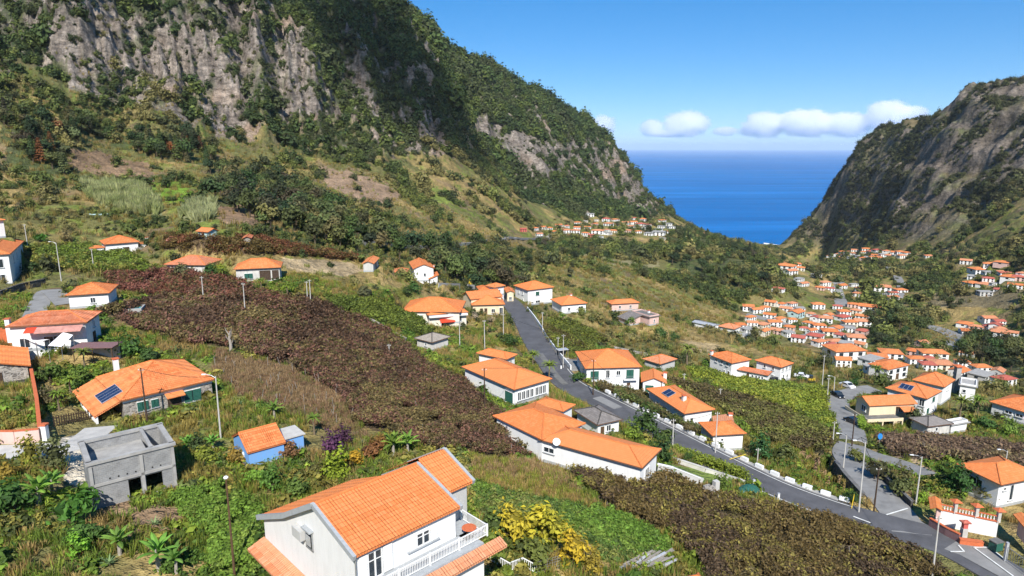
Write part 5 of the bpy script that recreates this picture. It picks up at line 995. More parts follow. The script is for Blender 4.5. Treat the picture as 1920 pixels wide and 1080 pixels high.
# villa terrace
t, d = HT['yellow_villa']; W, D = d['W'], d['D']; s = MB(); s.box((-W * .30, -D / 2 - .9, 2.75), (W * .72, 3.4, .22)); s.build('terrace_slab', 'dark_concrete', t); s = MB(); s.bar((-W * .66, -D / 2 - 2.6, 2.95), (W * .06, -D / 2 - 2.6, 2.95), .14, .7); s.bar((-W * .66, -D / 2 - 2.6, 2.95), (-W * .66, D / 2, 2.95), .14, .7); s.build('terrace_wall', 'cream_plaster', t)
for x in (-.6, -.35, -.12, .05): MB().bar((W * x, -D / 2 - 2.5, -1), (W * x, -D / 2 - 2.5, 2.7), .3).build('pillar', 'cream_plaster', t)
s, S = roof_mesh('gable', 3.2, 3.0, .35, 0); g = s.build('porch_roof', 'orange_tile', t); g.location = (W * .22, -D / 2 - .7, 4.4)
# stone house porch, porch roof, chimney, solar array, door hood
t, d = HT['stone_house']; W, D, wl = d['W'], d['D'], d['wall']; s = MB(); A = np.array([-W / 2, D / 2, wl + .06]); B = np.array([-W / 2, -D / 2, wl + .06]); off = np.array([-3.4, 0, -3.4 * .40])
s.poly([A, B, B + off, A + off][::-1], [(0, 3.6), (D, 3.6), (D, 0), (0, 0)]); s.poly([A - (0, 0, .14), B - (0, 0, .14), B + off - (0, 0, .14), A + off - (0, 0, .14)]); s.poly([A + off, B + off, B + off - (0, 0, .14), A + off - (0, 0, .14)]); s.poly([B, B + off, B + off - (0, 0, .14), B - (0, 0, .14)]); pr = s.build('porch_roof', 'orange_tile', t)
u_ = np.array([0, -1., 0]); v_ = -off / np.linalg.norm(off); courses((A + off - (0, 0, 0), u_, v_, D, D, np.linalg.norm(off), 0), 0.0, 'orange_tile', pr)
for y in (-D / 2 + .3, -D / 6, D / 6, D / 2 - .3): MB().bar((-W / 2 - 3.1, y, -1), (-W / 2 - 3.1, y, wl - 1.25), .28).build('porch_pillar', 'white_plaster', t)
s = MB(); s.bar((-W / 2 - 3.1, -D / 2 + .3, .2), (-W / 2 - 3.1, D / 2 - .3, .2), .25, 1.3); s.build('porch_wall', 'white_plaster', t)
chimney(t, -W * .30, D * .38, wl + .4, 2.6)
S2 = [(A + off, u_, v_, D, D, np.linalg.norm(off) + 2.2, 0)]; panel_on(t, S2, 0, .66, .55, 4.2, 3.0, -.12, 4)
s = MB(); x = -W / 2 + .35 + .55 * (W - .7); y = -D / 2 + .35; s.poly([(x - 1.3, y, 2.75), (x + 1.3, y, 2.75), (x + 1.3, y - 1.2, 2.3), (x - 1.3, y - 1.2, 2.3)][::-1], [(0, 1.3), (2.6, 1.3), (2.6, 0), (0, 0)]); s.poly([(x - 1.3, y - 1.2, 2.3), (x + 1.3, y - 1.2, 2.3), (x + 1.3, y - 1.2, 2.15), (x - 1.3, y - 1.2, 2.15)]); hd = s.build('door_hood', 'bright_tile', t)
s = MB(); s.bar((-W / 2 + .3, -D / 2 + .27, wl - .2), (W / 2 - .3, -D / 2 + .27, wl - .2), .08, .4); s.build('frieze', 'white_paint', t)
# unfinished concrete block: walls with real openings, parapet slab, inner roof deck
t, d = HT['unfinished_block']; W, D, h = d['W'], d['D'], d['wall']; a, b = W / 2, D / 2; s = MB(); lo = -2.5; ww = .22
def wallbox(x0, x1, z0, z1): s.box(((x0 + x1) / 2, -b + ww / 2, (z0 + z1) / 2), (x1 - x0, ww, z1 - z0))
o1, o2 = (-a + W * .42, -a + W * .57), (-a + W * .63, -a + W * .83)
wallbox(-a, o1[0], lo, h - .3); wallbox(o1[1], o2[0], lo, h - .3); wallbox(o2[1], a, lo, h - .3); wallbox(o1[0], o1[1], 2.3, h - .3); wallbox(o2[0], o2[1], 2.3, h - .3); wallbox(o1[0], o1[1], lo, .3); wallbox(o2[0], o2[1], lo, .0)
s.box((-a + ww / 2, 0, (h - .3 + lo) / 2), (ww, D - 2 * ww, h - .3 - lo)); s.box((a - ww / 2, 0, (h - .3 + lo) / 2), (ww, D - 2 * ww, h - .3 - lo)); s.box((0, b - ww / 2, (h - .3 + lo) / 2), (W, ww, h - .3 - lo)); s.build('wall', 'block_wall', t)
s = MB(); bw = .55
for c, q in (((0, -b + .1, h - .15), (W + .5, bw, .3)), ((0, b - .1, h - .15), (W + .5, bw, .3)), ((-a + .1, 0, h - .15), (bw, D - bw + .2, .3)), ((a - .1, 0, h - .15), (bw, D - bw + .2, .3)), ((a - W * .26, 0, h - .15), (.35, D - bw, .3))): s.box(c, q)
s.build('parapet', 'concrete', t); s = MB(); s.box((-W * .13, 0, h - 1.5), (W * .72, D - 2 * ww, .2)); s.build('roof_deck', 'concrete', t)
s = MB(); s.box((0, 0, 2.5), (W - .5, D - .5, .2)); s.build('floor_slab', 'dark_concrete', t)
for x in (-a + .15, a - .15, -a + W * .60): MB().box((x, -b + .02, (h - .4) / 2 - .6), (.32, .32, h + .6)).build('column', 'concrete', t)
s = MB(); s.bar((-a, -b - .01, 2.62), (a, -b - .01, 2.62), .26, .3); s.build('lintel', 'concrete', t)
s = MB()
for k in range(7): s.box((-a + W * (.22 + k * .1), -b - .01, 3.05), (.14, .06, .16))
s.build('putlog_hole', 'black_rubber', t)
# blue hut flat extension
t, d = HT['blue_hut']; W, D = d['W'], d['D']; s = MB(); s.box((W / 2 + 1.3, -.3, .75), (3.0, 3.2, 3.0)); e = s.build('extension', 'blue_paint', t); s = MB(); s.box((W / 2 + 1.35, -.3, 2.32), (3.3, 3.6, .14)); s.build('flat_roof', 'pale_concrete', e)
# hill villa extras
t, d = HT['hill_villa']; W, D = d['W'], d['D']; s = MB(); s.box((W / 2 + 2.0, -D / 2 - 2.4, .2), (6.5, 4.5, 3.4)); e = s.build('terrace_block', 'old_white_plaster', t); s = MB(); s.box((W / 2 + 2.0, -D / 2 - 2.4, 1.98), (6.9, 4.9, .15)); s.build('terrace_slab', 'concrete', e); s, S = roof_mesh('hip', 3.5, 3, .35, 0); g = s.build('wing_roof', 'orange_tile', t); g.location = (W / 2 + 2.1, 0, 2.6); s = MB(); s.box((W / 2 + 2.1, 0, 1.3), (3.0, 2.5, 2.6)); s.build('side_wing', 'white_plaster', t); chimney(t, W / 2 + 2.8, .6, 3, 1.2)
s, S = roof_mesh('hip', 4, 3.4, .35, 0); g = s.build('porch_roof', 'orange_tile', t); g.location = (-W / 2 - 1.6, -1, 2.5); s = MB(); s.box((-W / 2 - 1.6, -1, 1.0), (3.4, 2.9, 3.0)); s.build('porch_room', 'white_plaster', t)

# ------------------------------------------------------------------ far houses
RMK = {'o': 'orange_tile', 'p': 'pale_tile', 'r': 'red_tile', 'g': 'grey_tile'}; WMK = {'w': 'white_plaster', 'c': 'pale_cream_plaster', 'k': 'pink_plaster', 't': 'teal_plaster', 'r': 'red_plaster', 'e': 'grey_plaster'}
RNM = {'o': 'orange', 'p': 'faded orange', 'r': 'red', 'g': 'flat grey'}; WNM = {'w': 'white', 'c': 'cream', 'k': 'pink', 't': 'pale teal', 'r': 'red', 'e': 'grey'}
_far = {}
order = {}
for v in {f[5] for f in FAR}:
    for i, k in enumerate(sorted((k for k in range(len(FAR)) if FAR[k][5] == v), key=lambda k: FAR[k][0])): order[k] = i
def unit_parts(rt, rm, wm):          # a 10 x 7 m house, shared by all of its kind
    key = (rt, rm, wm)
    if key in _far: return _far[key]
    W, D, wl = 10., 7., 4.6; o = .4; a, b = W / 2 - o, D / 2 - o; parts = []; s = MB()
    for p, q in (((-a, -b), (a, -b)), ((a, -b), (a, b)), ((a, b), (-a, b)), ((-a, b), (-a, -b))): s.poly([(*p, -3), (*q, -3), (*q, wl), (*p, wl)])
    if rt == 'gable':
        for sg in (-1, 1): s.poly([(sg * a, -b * sg, wl), (sg * a, b * sg, wl), (sg * a, 0, wl + 3.2 * .45)])
    parts.append(('wall', s.mesh('wall', wm)))
    if rt == 'flat': s = MB(); s.box((0, 0, wl + .15), (W, D, .3)); parts.append(('roof', s.mesh('roof', 'concrete')))
    else: s, S = roof_mesh(rt, W, D, .45, wl, .2); parts.append(('roof', s.mesh('roof', rm)))
    w = MB(); w.box((0, -.05, 0), (1.2, .14, 1.4)); wmsh = w.mesh('window', 'dark_glass'); dd = MB(); dd.box((0, -.05, 0), (1.2, .14, 2.2)); dm = dd.mesh('door', 'brown_wood')
    for x in (-3, 0, 3): parts.append(('window', wmsh, (x, -b, 3.3), 0))
    for x in (-3, 3): parts.append(('window', wmsh, (x, -b, 1.2), 0))
    parts.append(('door', dm, (0, -b, 1.1), 0)); parts.append(('window', wmsh, (-a, 0, 3.2), -math.pi / 2)); parts.append(('window', wmsh, (a, 0, 3.2), math.pi / 2)); _far[key] = parts; return parts
for k, (f, (g, W, D, yaw)) in enumerate(zip(FAR, FARW)):
    rt = 'flat' if f[3] == 'g' else random.choice(['hip', 'hip', 'gable']); v = f[5]
    t = thing('village_house', f'{WNM[f[4]]} house with {RNM[f[3]]} roof, {ordinal(order[k])} from the left in the {v}', 'house', g, yaw, 'houses of the ' + v); t.scale = (W / 10, D / 7, min(.95, max(.5, W / 10 * random.uniform(.55, .8))))
    for p in unit_parts(rt, RMK[f[3]], WMK[f[4]]):
        o = link(p[0], p[1], t)
        if len(p) > 2: o.location = p[2]; o.rotation_euler = (0, 0, p[3])

# ------------------------------------------------------------------ the big white house in the foreground
HB = 39.5; P0 = at_drop(664, 1047, 30); P1 = at_drop(865, 952, 30); yaw = math.atan2(P1[1] - P0[1], P1[0] - P0[0])
t = thing('balcony_villa', 'large white villa in the foreground with orange tile roof, grey verges and a balcony', 'house', (P0[0], P0[1], CAM_Z - HB), yaw)
L1, L2 = 10.35, 13.35; RIDGE, BRK, LEFT = (6.2, 11.2), (12.1, 7.75), (17.9, 5.1)
def prof_wall(x, flip, pts):
    q = [(x, y, z) for y, z in pts]; return q if flip else q[::-1]
s = MB(); gp_ = [(.45, -3), (17.3, -3), (17.3, 5.2), (12.1, 7.6), (6.2, 11.0), (.45, 9.45)]
s.poly(prof_wall(.35, True, gp_)); s.poly(prof_wall(L1 - .3, False, gp_)); s.poly([(.35, .45, -3), (L1 - .3, .45, -3), (L1 - .3, .45, 9.45), (.35, .45, 9.45)]); s.poly([(L1 - .3, 17.3, -3), (.35, 17.3, -3), (.35, 17.3, 5.2), (L1 - .3, 17.3, 5.2)]); s.build('wall', 'white_plaster', t)
s = MB(); g2 = [(2.4, -3), (12, -3), (12, 7.8), (6.2, 11.3), (2.4, 9.95)]; s.poly(prof_wall(L2 - .4, False, g2)); s.poly([(L1 - .3, 2.4, -3), (L2 - .4, 2.4, -3), (L2 - .4, 2.4, 9.95), (L1 - .3, 2.4, 9.95)]); s.poly([(L2 - .4, 12, -3), (L1 - .3, 12, -3), (L1 - .3, 12, 7.8), (L2 - .4, 12, 7.8)]); s.build('rear_wall', 'grey_plaster', t)
def villa_roof(name, x0, x1, pts, dz):
    s = MB()
    for (ya, za), (yb, zb) in zip(pts, pts[1:]):
        s.poly([(x0, ya, za + dz), (x1, ya, za + dz), (x1, yb, zb + dz), (x0, yb, zb + dz)], [(0, 0), (x1 - x0, 0), (x1 - x0, abs(yb - ya)), (0, abs(yb - ya))]); s.poly([(x0, yb, zb + dz - .16), (x1, yb, zb + dz - .16), (x1, ya, za + dz - .16), (x0, ya, za + dz - .16)])
    s.poly([(x0, pts[0][0], pts[0][1] + dz - .16), (x1, pts[0][0], pts[0][1] + dz - .16), (x1, pts[0][0], pts[0][1] + dz), (x0, pts[0][0], pts[0][1] + dz)]); r = s.build(name, 'bright_tile', t)
    for (ya, za), (yb, zb) in zip(pts, pts[1:]):
        up = zb > za; A = np.array([x0 if up else x1, ya if up else yb, (za if up else zb) + dz]); v = np.array([0, (yb - ya) * (1 if up else -1), abs(zb - za)]); sl = np.linalg.norm(v); courses((A, np.array([1. if up else -1., 0, 0]), v / sl, x1 - x0, x1 - x0, sl, 0), 0, 'bright_tile', r, per=.30, ch=.48, amp=.05)
    m_ = MB(); m_.tube([(x0, RIDGE[0], RIDGE[1] + dz + .08), (x1, RIDGE[0], RIDGE[1] + dz + .08)], .14, 8); m_.build('ridge_cap', 'ridge_clay', r); return r
r1 = villa_roof('roof', .15, L1 - .1, [(0, 9.5), RIDGE, BRK, LEFT], .1); r2 = villa_roof('rear_roof', L1 + .1, L2, [(2.0, 9.95), (6.2, 11.6), (12.1, 8.1)], .1)
for x, pr in ((0, [(-.05, 9.42), RIDGE, BRK, LEFT]), (L1 - .02, [(-.05, 9.42), RIDGE, BRK]), (L2 + .08, [(1.95, 9.9), (6.2, 11.6), (12.1, 8.1)])):
    s = MB()
    for (ya, za), (yb, zb) in zip(pr, pr[1:]): s.bar((x, ya, za + .08), (x, yb, zb + .08), .28, .46)
    s.build('verge', 'grey_trim', t)
s = MB(); s.bar((.3, .38, 9.3), (L1 - .3, .38, 9.3), .12, .14); s.build('gutter', 'metal_grey', t)
def fbox(x, y, z, dx, dy, dz): return MB().box((x, y, z), (dx, dy, dz))
def vwin(x, w, z0, h, leaves=2):     # window on the balcony side, white frame, panes, sill
    s = MB(); y = .42
    for q in (-w / 2, w / 2): s.box((x + q, y, z0 + h / 2), (.10, .16, h + .1))
    for q in (0, h): s.box((x, y, z0 + q), (w - .1, .15, .10))
    s.box((x, y, z0 + h / 2), (.12, .13, h - .1)); s.box((x, y - .01, z0 + h * .68), (w - .12, .10, .05)); wd = s.build('window', 'white_paint', t)
    for q in (-1, 1): fbox(x + q * w / 4, .435, z0 + h / 2, w / 2 - .16, .04, h - .1).build('pane', 'dark_glass', wd)
    fbox(x, .33, z0 - .1, w + 1.9, .22, .08).build('sill', 'grey_trim', wd); return wd
def shutter(par, x, w, z0, h):
    s = fbox(x, .36, z0 + h / 2, w, .06, h)
    for q in np.linspace(z0 + .1, z0 + h - .1, int(h / .14)): s.box((x, .31, q), (w - .12, .04, .05))
    s.build('shutter', 'white_paint', par)
wd = vwin(6.6, 1.3, 7.55, 1.15); shutter(wd, 5.55, .62, 7.5, 1.2); shutter(wd, 7.7, .62, 7.5, 1.2)
wd = vwin(2.0, 1.25, 6.75, 2.3); shutter(wd, 3.15, .85, 6.8, 2.3); shutter(wd, .95, .7, 6.8, 2.3)
# balcony, rail, skirt roof
bal = fbox(5.6, -.75, 6.6, 11.2, 2.3, .2).build('balcony', 'grey_trim', t); fbox(11.3, .9, 6.6, 2.0, 3.2, .2).build('balcony_return', 'grey_trim', bal)
rail = MB().bar((0, -1.3, 7.72), (12.1, -1.3, 7.72), .09, .07).bar((0, -1.3, 6.85), (12.1, -1.3, 6.85), .06, .06).bar((12.1, -1.3, 7.72), (12.1, 2.2, 7.72), .09, .07).bar((12.1, -1.3, 6.85), (12.1, 2.2, 6.85), .06, .06).build('handrail', 'white_paint', bal)
bm_ = MB().box((0, 0, .43), (.035, .05, .86)).mesh('baluster', 'white_paint'); pm_ = MB().box((0, 0, .55), (.12, .12, 1.15)).mesh('rail_post', 'white_paint')
for x in np.arange(.12, 12.1, .16): o = link('baluster', bm_, bal); o.location = (x, -1.3, 6.85)
for y in np.arange(-1.15, 2.2, .16): o = link('baluster', bm_, bal); o.location = (12.1, y, 6.85)
for x, y in ((0, -1.3), (3.0, -1.3), (6.0, -1.3), (9.0, -1.3), (12.1, -1.3), (12.1, 2.2)): o = link('rail_post', pm_, bal); o.location = (x, y, 6.7)
s = MB(); s.poly([(-.6, -2.85, 6.05), (13.0, -2.85, 6.05), (13.0, -1.9, 6.5), (-.6, -1.9, 6.5)], [(0, 0), (13.6, 0), (13.6, 1), (0, 1)]); s.poly([(-.6, -1.9, 6.35), (13, -1.9, 6.35), (13, -2.85, 5.9), (-.6, -2.85, 5.9)]); s.poly([(-.6, -2.85, 5.9), (13.0, -2.85, 5.9), (13.0, -2.85, 6.05), (-.6, -2.85, 6.05)]); sk = s.build('skirt_roof', 'pale_tile', t)
courses((np.array([-.6, -2.85, 6.05]), np.array([1., 0, 0]), np.array([0, .95, .45]) / 1.051, 13.6, 13.6, 1.05, 0), 0, 'pale_tile', sk, per=.3, ch=.5)
fbox(5.6, -1.9, 2.4, 11.0, .2, 7.0).build('lower_wall', 'white_plaster', t)
s = MB(); s.poly([(-1.3, 17.6, 2.5), (-1.3, -.2, 2.5), (.35, -.2, 3.1), (.35, 17.6, 3.1)][::-1], [(0, 0), (17, 0), (17, 1.6), (0, 1.6)]); s.poly([(-1.3, 17.6, 2.5), (-1.3, -.2, 2.5), (-1.3, -.2, 2.3), (-1.3, 17.6, 2.3)]); s.poly([(-1.3, 17.6, 2.3), (-1.3, -.2, 2.3), (.35, -.2, 2.9), (.35, 17.6, 2.9)]); sk = s.build('gable_skirt_roof', 'pale_tile', t)
courses((np.array([-1.3, 17.6, 2.52]), np.array([0, -1., 0]), np.array([1.65, 0, .6]) / 1.756, 17.8, 17.8, 1.75, 0), 0, 'pale_tile', sk, per=.3, ch=.45)
# gable window with an open shutter
s = MB()
for y in (7.3, 8.4): s.box((.30, y, 7.3), (.16, .10, 1.7))
for z in (6.45, 8.15): s.box((.30, 7.85, z), (.16, 1.2, .10))
gw = s.build('gable_window', 'metal_grey', t); fbox(.31, 7.85, 7.3, .05, 1.05, 1.6).build('pane', 'dark_glass', gw); s = MB().box((.18, 7.85, 7.25), (.06, .7, .9)); s.build('grille', 'galvanised', gw); fbox(.05, 9.3, 7.4, .5, 1.5, .9).build('shutter_box', 'grey_plaster', gw); fbox(.15, 7.85, 8.3, .45, 1.5, .12).build('window_hood', 'grey_trim', gw)
s = MB().tube([(.2, .2, 9.2), (.2, .2, -2)], .06, 6); s.build('downpipe', 'metal_grey', t)
c_ = np.array([11.0, -.2, 6.72]); wm_ = thing('balcony_table', 'round terracotta-coloured table on the villa balcony', 'table', np.array([P0[0], P0[1], CAM_Z - HB]) + (c_[0] * math.cos(yaw) - c_[1] * math.sin(yaw), c_[0] * math.sin(yaw) + c_[1] * math.cos(yaw), c_[2]))
MB().lathe([(.62, .70), (.65, .73), (.62, .76), (0.01, .76)], 16).build('table_top', 'terracotta', wm_)
for k in range(3): a = k * 2.1; MB().bar((.1 * math.cos(a), .1 * math.sin(a), .7), (.45 * math.cos(a), .45 * math.sin(a), 0), .06).build('leg', 'brown_wood', wm_)

# ------------------------------------------------------------------ plants, one by one
def plants(kind, name, cat, rows, base_col):
    for r_ in rows:
        px, py, sc, lab = r_[:4]; col = r_[4] if len(r_) > 4 else base_col; tree(kind, name, lab, G(px, py), sc, col, cat)
plants('banana', 'banana_plant', 'plant', [(75,950,1.5,'tall banana plant with upright leaves at the far left below the concrete block'),(100,930,1.3,'banana plant just above the tallest banana at the far left'),(300,1070,1.4,'banana plant at the bottom edge below the bare soil'),(225,1040,1.2,'small banana plant beside the dark hole in the garden'),(330,1075,1.1,'banana plant nearest the bottom edge beside the lamp post'),(738,855,1.5,'large banana clump beside the orange shrub above the villa roof'),(765,850,1.3,'right-hand banana plant of the pair above the villa roof'),(515,785,1.2,'banana plant behind the blue hut'),(355,850,1.1,'banana plant right of the concrete block'),(400,845,1.0,'banana plant left of the blue hut')], (.11,.20,.04))
plants('palm', 'palm', 'palm', [(135,745,.8,'yellow-green palm in the garden left of the stone house'),(112,770,.7,'low yellow palm beside the garden wall'),(160,690,.75,'palm with arching fronds behind the stone house garden'),(590,815,.7,'palm with drooping fronds behind the blue hut'),(1030,715,1.0,'dark palm at the road bend behind the glazed house'),(1000,690,.9,'palm left of the road beside the annex roof'),(1288,690,1.6,'tall dark palm beside the faded orange roof'),(1055,610,.8,'palm below the white road-top house'),(1800,790,1.3,'tall palm in front of the solar villa'),(1830,780,1.1,'palm right of the solar villa'),(1640,715,1.1,'palm behind the parked dark car'),(490,545,.7,'yellow palm in front of the porch house'),(540,560,.9,'dark palm at the right corner of the porch house'),(420,530,.8,'palm left of the porch house')], (.10,.155,.03))
SH = [(250,675,2.0,'big dark green bush behind the stone house ridge',(.045,.095,.022)),(215,665,1.6,'bright bush between the stone house and the maroon roof',(.07,.13,.025)),(290,680,1.7,'dark bush at the right end behind the stone house',(.045,.085,.022)),(95,715,1.7,'bush at the top of the walled garden',(.06,.12,.025)),(150,720,1.6,'dense bush in the middle of the walled garden',(.07,.13,.025)),(180,745,1.2,'low bush beside the stone house porch',(.05,.09,.025)),(95,760,1.3,'brown-green bush by the garden wall',(.09,.09,.045)),
 (130,985,2.2,'tall dark green bush below the concrete block',(.045,.10,.022)),(165,1015,1.5,'dark bush beside the tall one below the concrete block',(.04,.085,.02)),(30,960,2.0,'green bush at the left photo edge',(.055,.11,.025)),(150,1045,1.1,'light green round bush in the lower garden',(.12,.22,.03)),(60,870,1.5,'yellow-green bush under the lane',(.15,.18,.035)),(105,880,1.7,'grey-green bush left of the concrete block',(.08,.11,.04)),(20,900,1.3,'ochre bush at the left photo edge under the lane',(.19,.15,.03)),(390,870,1.3,'yellow-flecked bush right of the concrete block',(.15,.19,.03)),(370,850,1.2,'dark shrub in the shade of the concrete block',(.05,.08,.025)),
 (630,900,1.7,'feathery yellow-green shrub above the villa roof',(.17,.21,.03)),(560,930,1.4,'olive shrub left of the villa roof',(.09,.11,.035)),(590,895,1.4,'dull green shrub behind the feathery one',(.07,.09,.03)),(625,855,1.5,'purple bougainvillea behind the villa',(.075,.028,.075)),(645,835,1.2,'smaller purple bougainvillea above the large one',(.065,.025,.065)),(660,875,1.2,'bright yellow flowering shrub at the villa ridge',(.25,.20,.025)),(690,860,1.5,'orange-red flowering shrub above the villa roof',(.13,.06,.03)),(715,840,1.2,'orange shrub next to the banana clump',(.13,.075,.03)),(540,860,1.2,'reddish shrub below the blue hut',(.20,.10,.05)),(480,905,1.3,'leafy shrub left of the villa gable',(.09,.15,.03)),(510,920,1.4,'green shrub touching the villa verge',(.08,.13,.03)),(450,870,1.3,'orange-flecked shrub below the blue hut corner',(.22,.15,.04)),
 (960,1020,1.9,'golden yellow leaved shrub right of the villa',(.30,.26,.03)),(1000,1005,2.0,'largest golden yellow shrub right of the villa',(.32,.28,.035)),(1040,1030,1.9,'golden shrub at the middle of the yellow group',(.27,.25,.035)),(1075,1060,1.7,'golden shrub at the lower end of the yellow group',(.30,.26,.03)),(1110,1075,1.2,'small yellow shrub beside the timber pile',(.20,.17,.03)),(940,1045,1.7,'green shrub between the balcony and the yellow shrubs',(.09,.13,.03)),(1000,1060,1.8,'olive shrub in front of the yellow shrubs',(.10,.13,.035)),(930,1005,1.5,'dull green shrub at the balcony corner',(.09,.12,.035)),
 (1210,815,2.3,'dark green tree-like bush behind the long roof',(.04,.075,.022)),(1235,835,2.0,'dark bush at the roadside beyond the long roof',(.045,.08,.025)),(1185,830,1.6,'light green bush at the long roof ridge',(.10,.17,.03)),(1238,870,1.9,'dark conical bush at the corner of the lawn',(.04,.065,.022)),(1425,860,2.0,'dark glossy bush beside the small white road house',(.035,.085,.028)),(1465,865,1.8,'brown-green bush right of the glossy one',(.08,.09,.035)),(1290,868,.8,'clipped round bush on the lawn',(.05,.10,.03)),(1350,925,1.3,'bush behind the stone pillar',(.08,.14,.03)),
 (1080,715,1.5,'dark bush at the foot of the balcony house',(.04,.08,.025)),(960,650,1.8,'dark roadside bush above the annex roof',(.035,.065,.022)),(945,645,1.4,'bush left of the dark roadside bush',(.06,.10,.028)),(690,560,2.2,'large grey-green bush above the vines',(.07,.09,.04)),(780,550,1.9,'green bush above the broad roof',(.05,.10,.03)),(765,555,1.5,'dark bush left above the broad roof',(.04,.08,.025)),(890,600,1.0,'pale dry bush in front of the cream house',(.32,.27,.17)),(920,605,1.1,'second pale dry bush in front of the cream house',(.33,.27,.17)),(395,520,1.8,'dark bush between the barn and the porch house',(.045,.09,.025)),(415,512,1.4,'yellow-green bush left of the porch house',(.14,.19,.03)),(345,520,2.0,'grey-green shrub in front of the old barn',(.09,.105,.05)),
 (60,515,1.8,'dark bush beside the three-storey house',(.03,.055,.022)),(135,505,1.4,'dark bush in the lane below the vines',(.035,.06,.025)),(75,455,1.6,'bright green bush above the three-storey house',(.07,.13,.025)),(125,455,1.8,'pale olive bush beside the upper lane',(.17,.17,.08)),(190,565,1.2,'bush in front of the hidden orange roof',(.05,.09,.028)),(1715,800,2.2,'grey-green bush left of the grey hip roof',(.055,.07,.035)),(1850,805,2.0,'dark green bush right of the low white shed',(.045,.08,.028)),(1890,820,1.7,'yellow-green bush at the right photo edge',(.13,.17,.035)),(1800,930,2.2,'dark green bush in front of the corner house',(.035,.075,.022)),(1850,935,1.7,'brown-green bush at the corner house wall',(.09,.10,.035)),(1730,945,1.0,'clipped yellow-green bush at the gate pillar',(.19,.25,.035)),
 (1640,900,1.9,'grey-green bush along the upper side of the side road',(.075,.09,.04)),(1675,925,1.8,'large roadside bush near the lamp',(.07,.085,.035)),(1690,915,1.6,'olive bush behind the roadside bushes',(.10,.105,.04)),(1610,865,1.5,'bush in the fork of the two lanes',(.08,.09,.035)),(1600,945,1.1,'dark green bush under the retaining wall',(.04,.09,.025)),(1620,785,1.4,'bright green hedge bush beside the dark parked car',(.12,.20,.03)),(1600,725,1.3,'dark hedge bush behind the yellow villa',(.035,.07,.022)),(1180,610,1.7,'round green bush below the pink flat house',(.08,.14,.03)),(1110,605,1.4,'olive bush in the dry field beside the bungalow',(.10,.12,.04)),(1240,635,2.2,'dark green leafy bush beside the dry terrace',(.05,.085,.03)),(1265,640,1.9,'dark bush right of the leafy one by the dry terrace',(.045,.08,.028)),(1325,690,1.5,'bright green bush at the white house wall',(.09,.16,.03)),(1500,715,1.3,'bush behind the parked cars',(.06,.10,.03)),(1545,690,2.2,'tall dark bush by the pole beside the lane',(.05,.06,.03))]
plants('shrub', 'shrub', 'bush', SH, (.07,.11,.03))
plants('agave', 'agave', 'plant', [(205,1060,1.2,'spiky agave at the bottom edge'),(290,985,1.0,'agave beside the bare soil'),(680,835,1.0,'agave in the flower garden'),(450,760,1.0,'agave beside the vineyard corner')], (.12,.17,.09))
def hedge(name, label, pts, h, w, col, n):
    s = [np.array(p) for p in pts]; C_ = []; 
    seg = [np.linalg.norm(b - a) for a, b in zip(s, s[1:])]; tot = sum(seg)
    for _ in range(n):
        q = random.uniform(0, tot); k = 0
        while q > seg[k] and k < len(seg) - 1: q -= seg[k]; k += 1
        C_.append(s[k] + (s[k + 1] - s[k]) * q / seg[k] + (random.uniform(-w, w) / 2, random.uniform(-w, w) / 2, random.uniform(.05, 1) * h))
    C_ = np.array(C_); c0 = C_[:, :].mean(0); c0[2] = C_[:, 2].min(); t = tag(link(name, leafmesh(name, C_ - c0, rng.normal(size=(n, 3)) * .6 + (0, -.3, .6), rng.uniform(.15, .3, n), rng.uniform(0, 1, n), 'leaf_obj')), label, 'hedge'); t.location = c0; t.color = (*col, 1); return t
hedge('road_hedge', 'long yellow-green hedge between the lawn and the road', [G(1262, 850), G(1310, 868), G(1360, 885), G(1400, 902)], 1.7, 1.6, (.14,.18,.03), 2600)
hedge('villa_hedge', 'bright green creeper hedge beside the yellow villa wall', [G(1612, 790), G(1616, 805), G(1640, 812)], 1.6, 1.4, (.14,.22,.03), 900)
# dead tree in the vineyard
dt = thing('dead_tree', 'bare grey dead tree standing in the brown vineyard', 'tree', G(433, 662)); s = MB().tube([(0, 0, -.5), (.1, 0, 1.6), (-.1, .1, 3.0), (.1, .1, 4.2)], [.35, .28, .2, .06])
for k in range(6): a = k * 1.9; s.tube([(0, 0, 1.5 + k * .4), (.5 * math.cos(a), .5 * math.sin(a), 2.2 + k * .42), (.7 * math.cos(a), .7 * math.sin(a), 3.0 + k * .4)], [.12, .08, .02], 5)
s.build('trunk', 'pale_bark', dt)

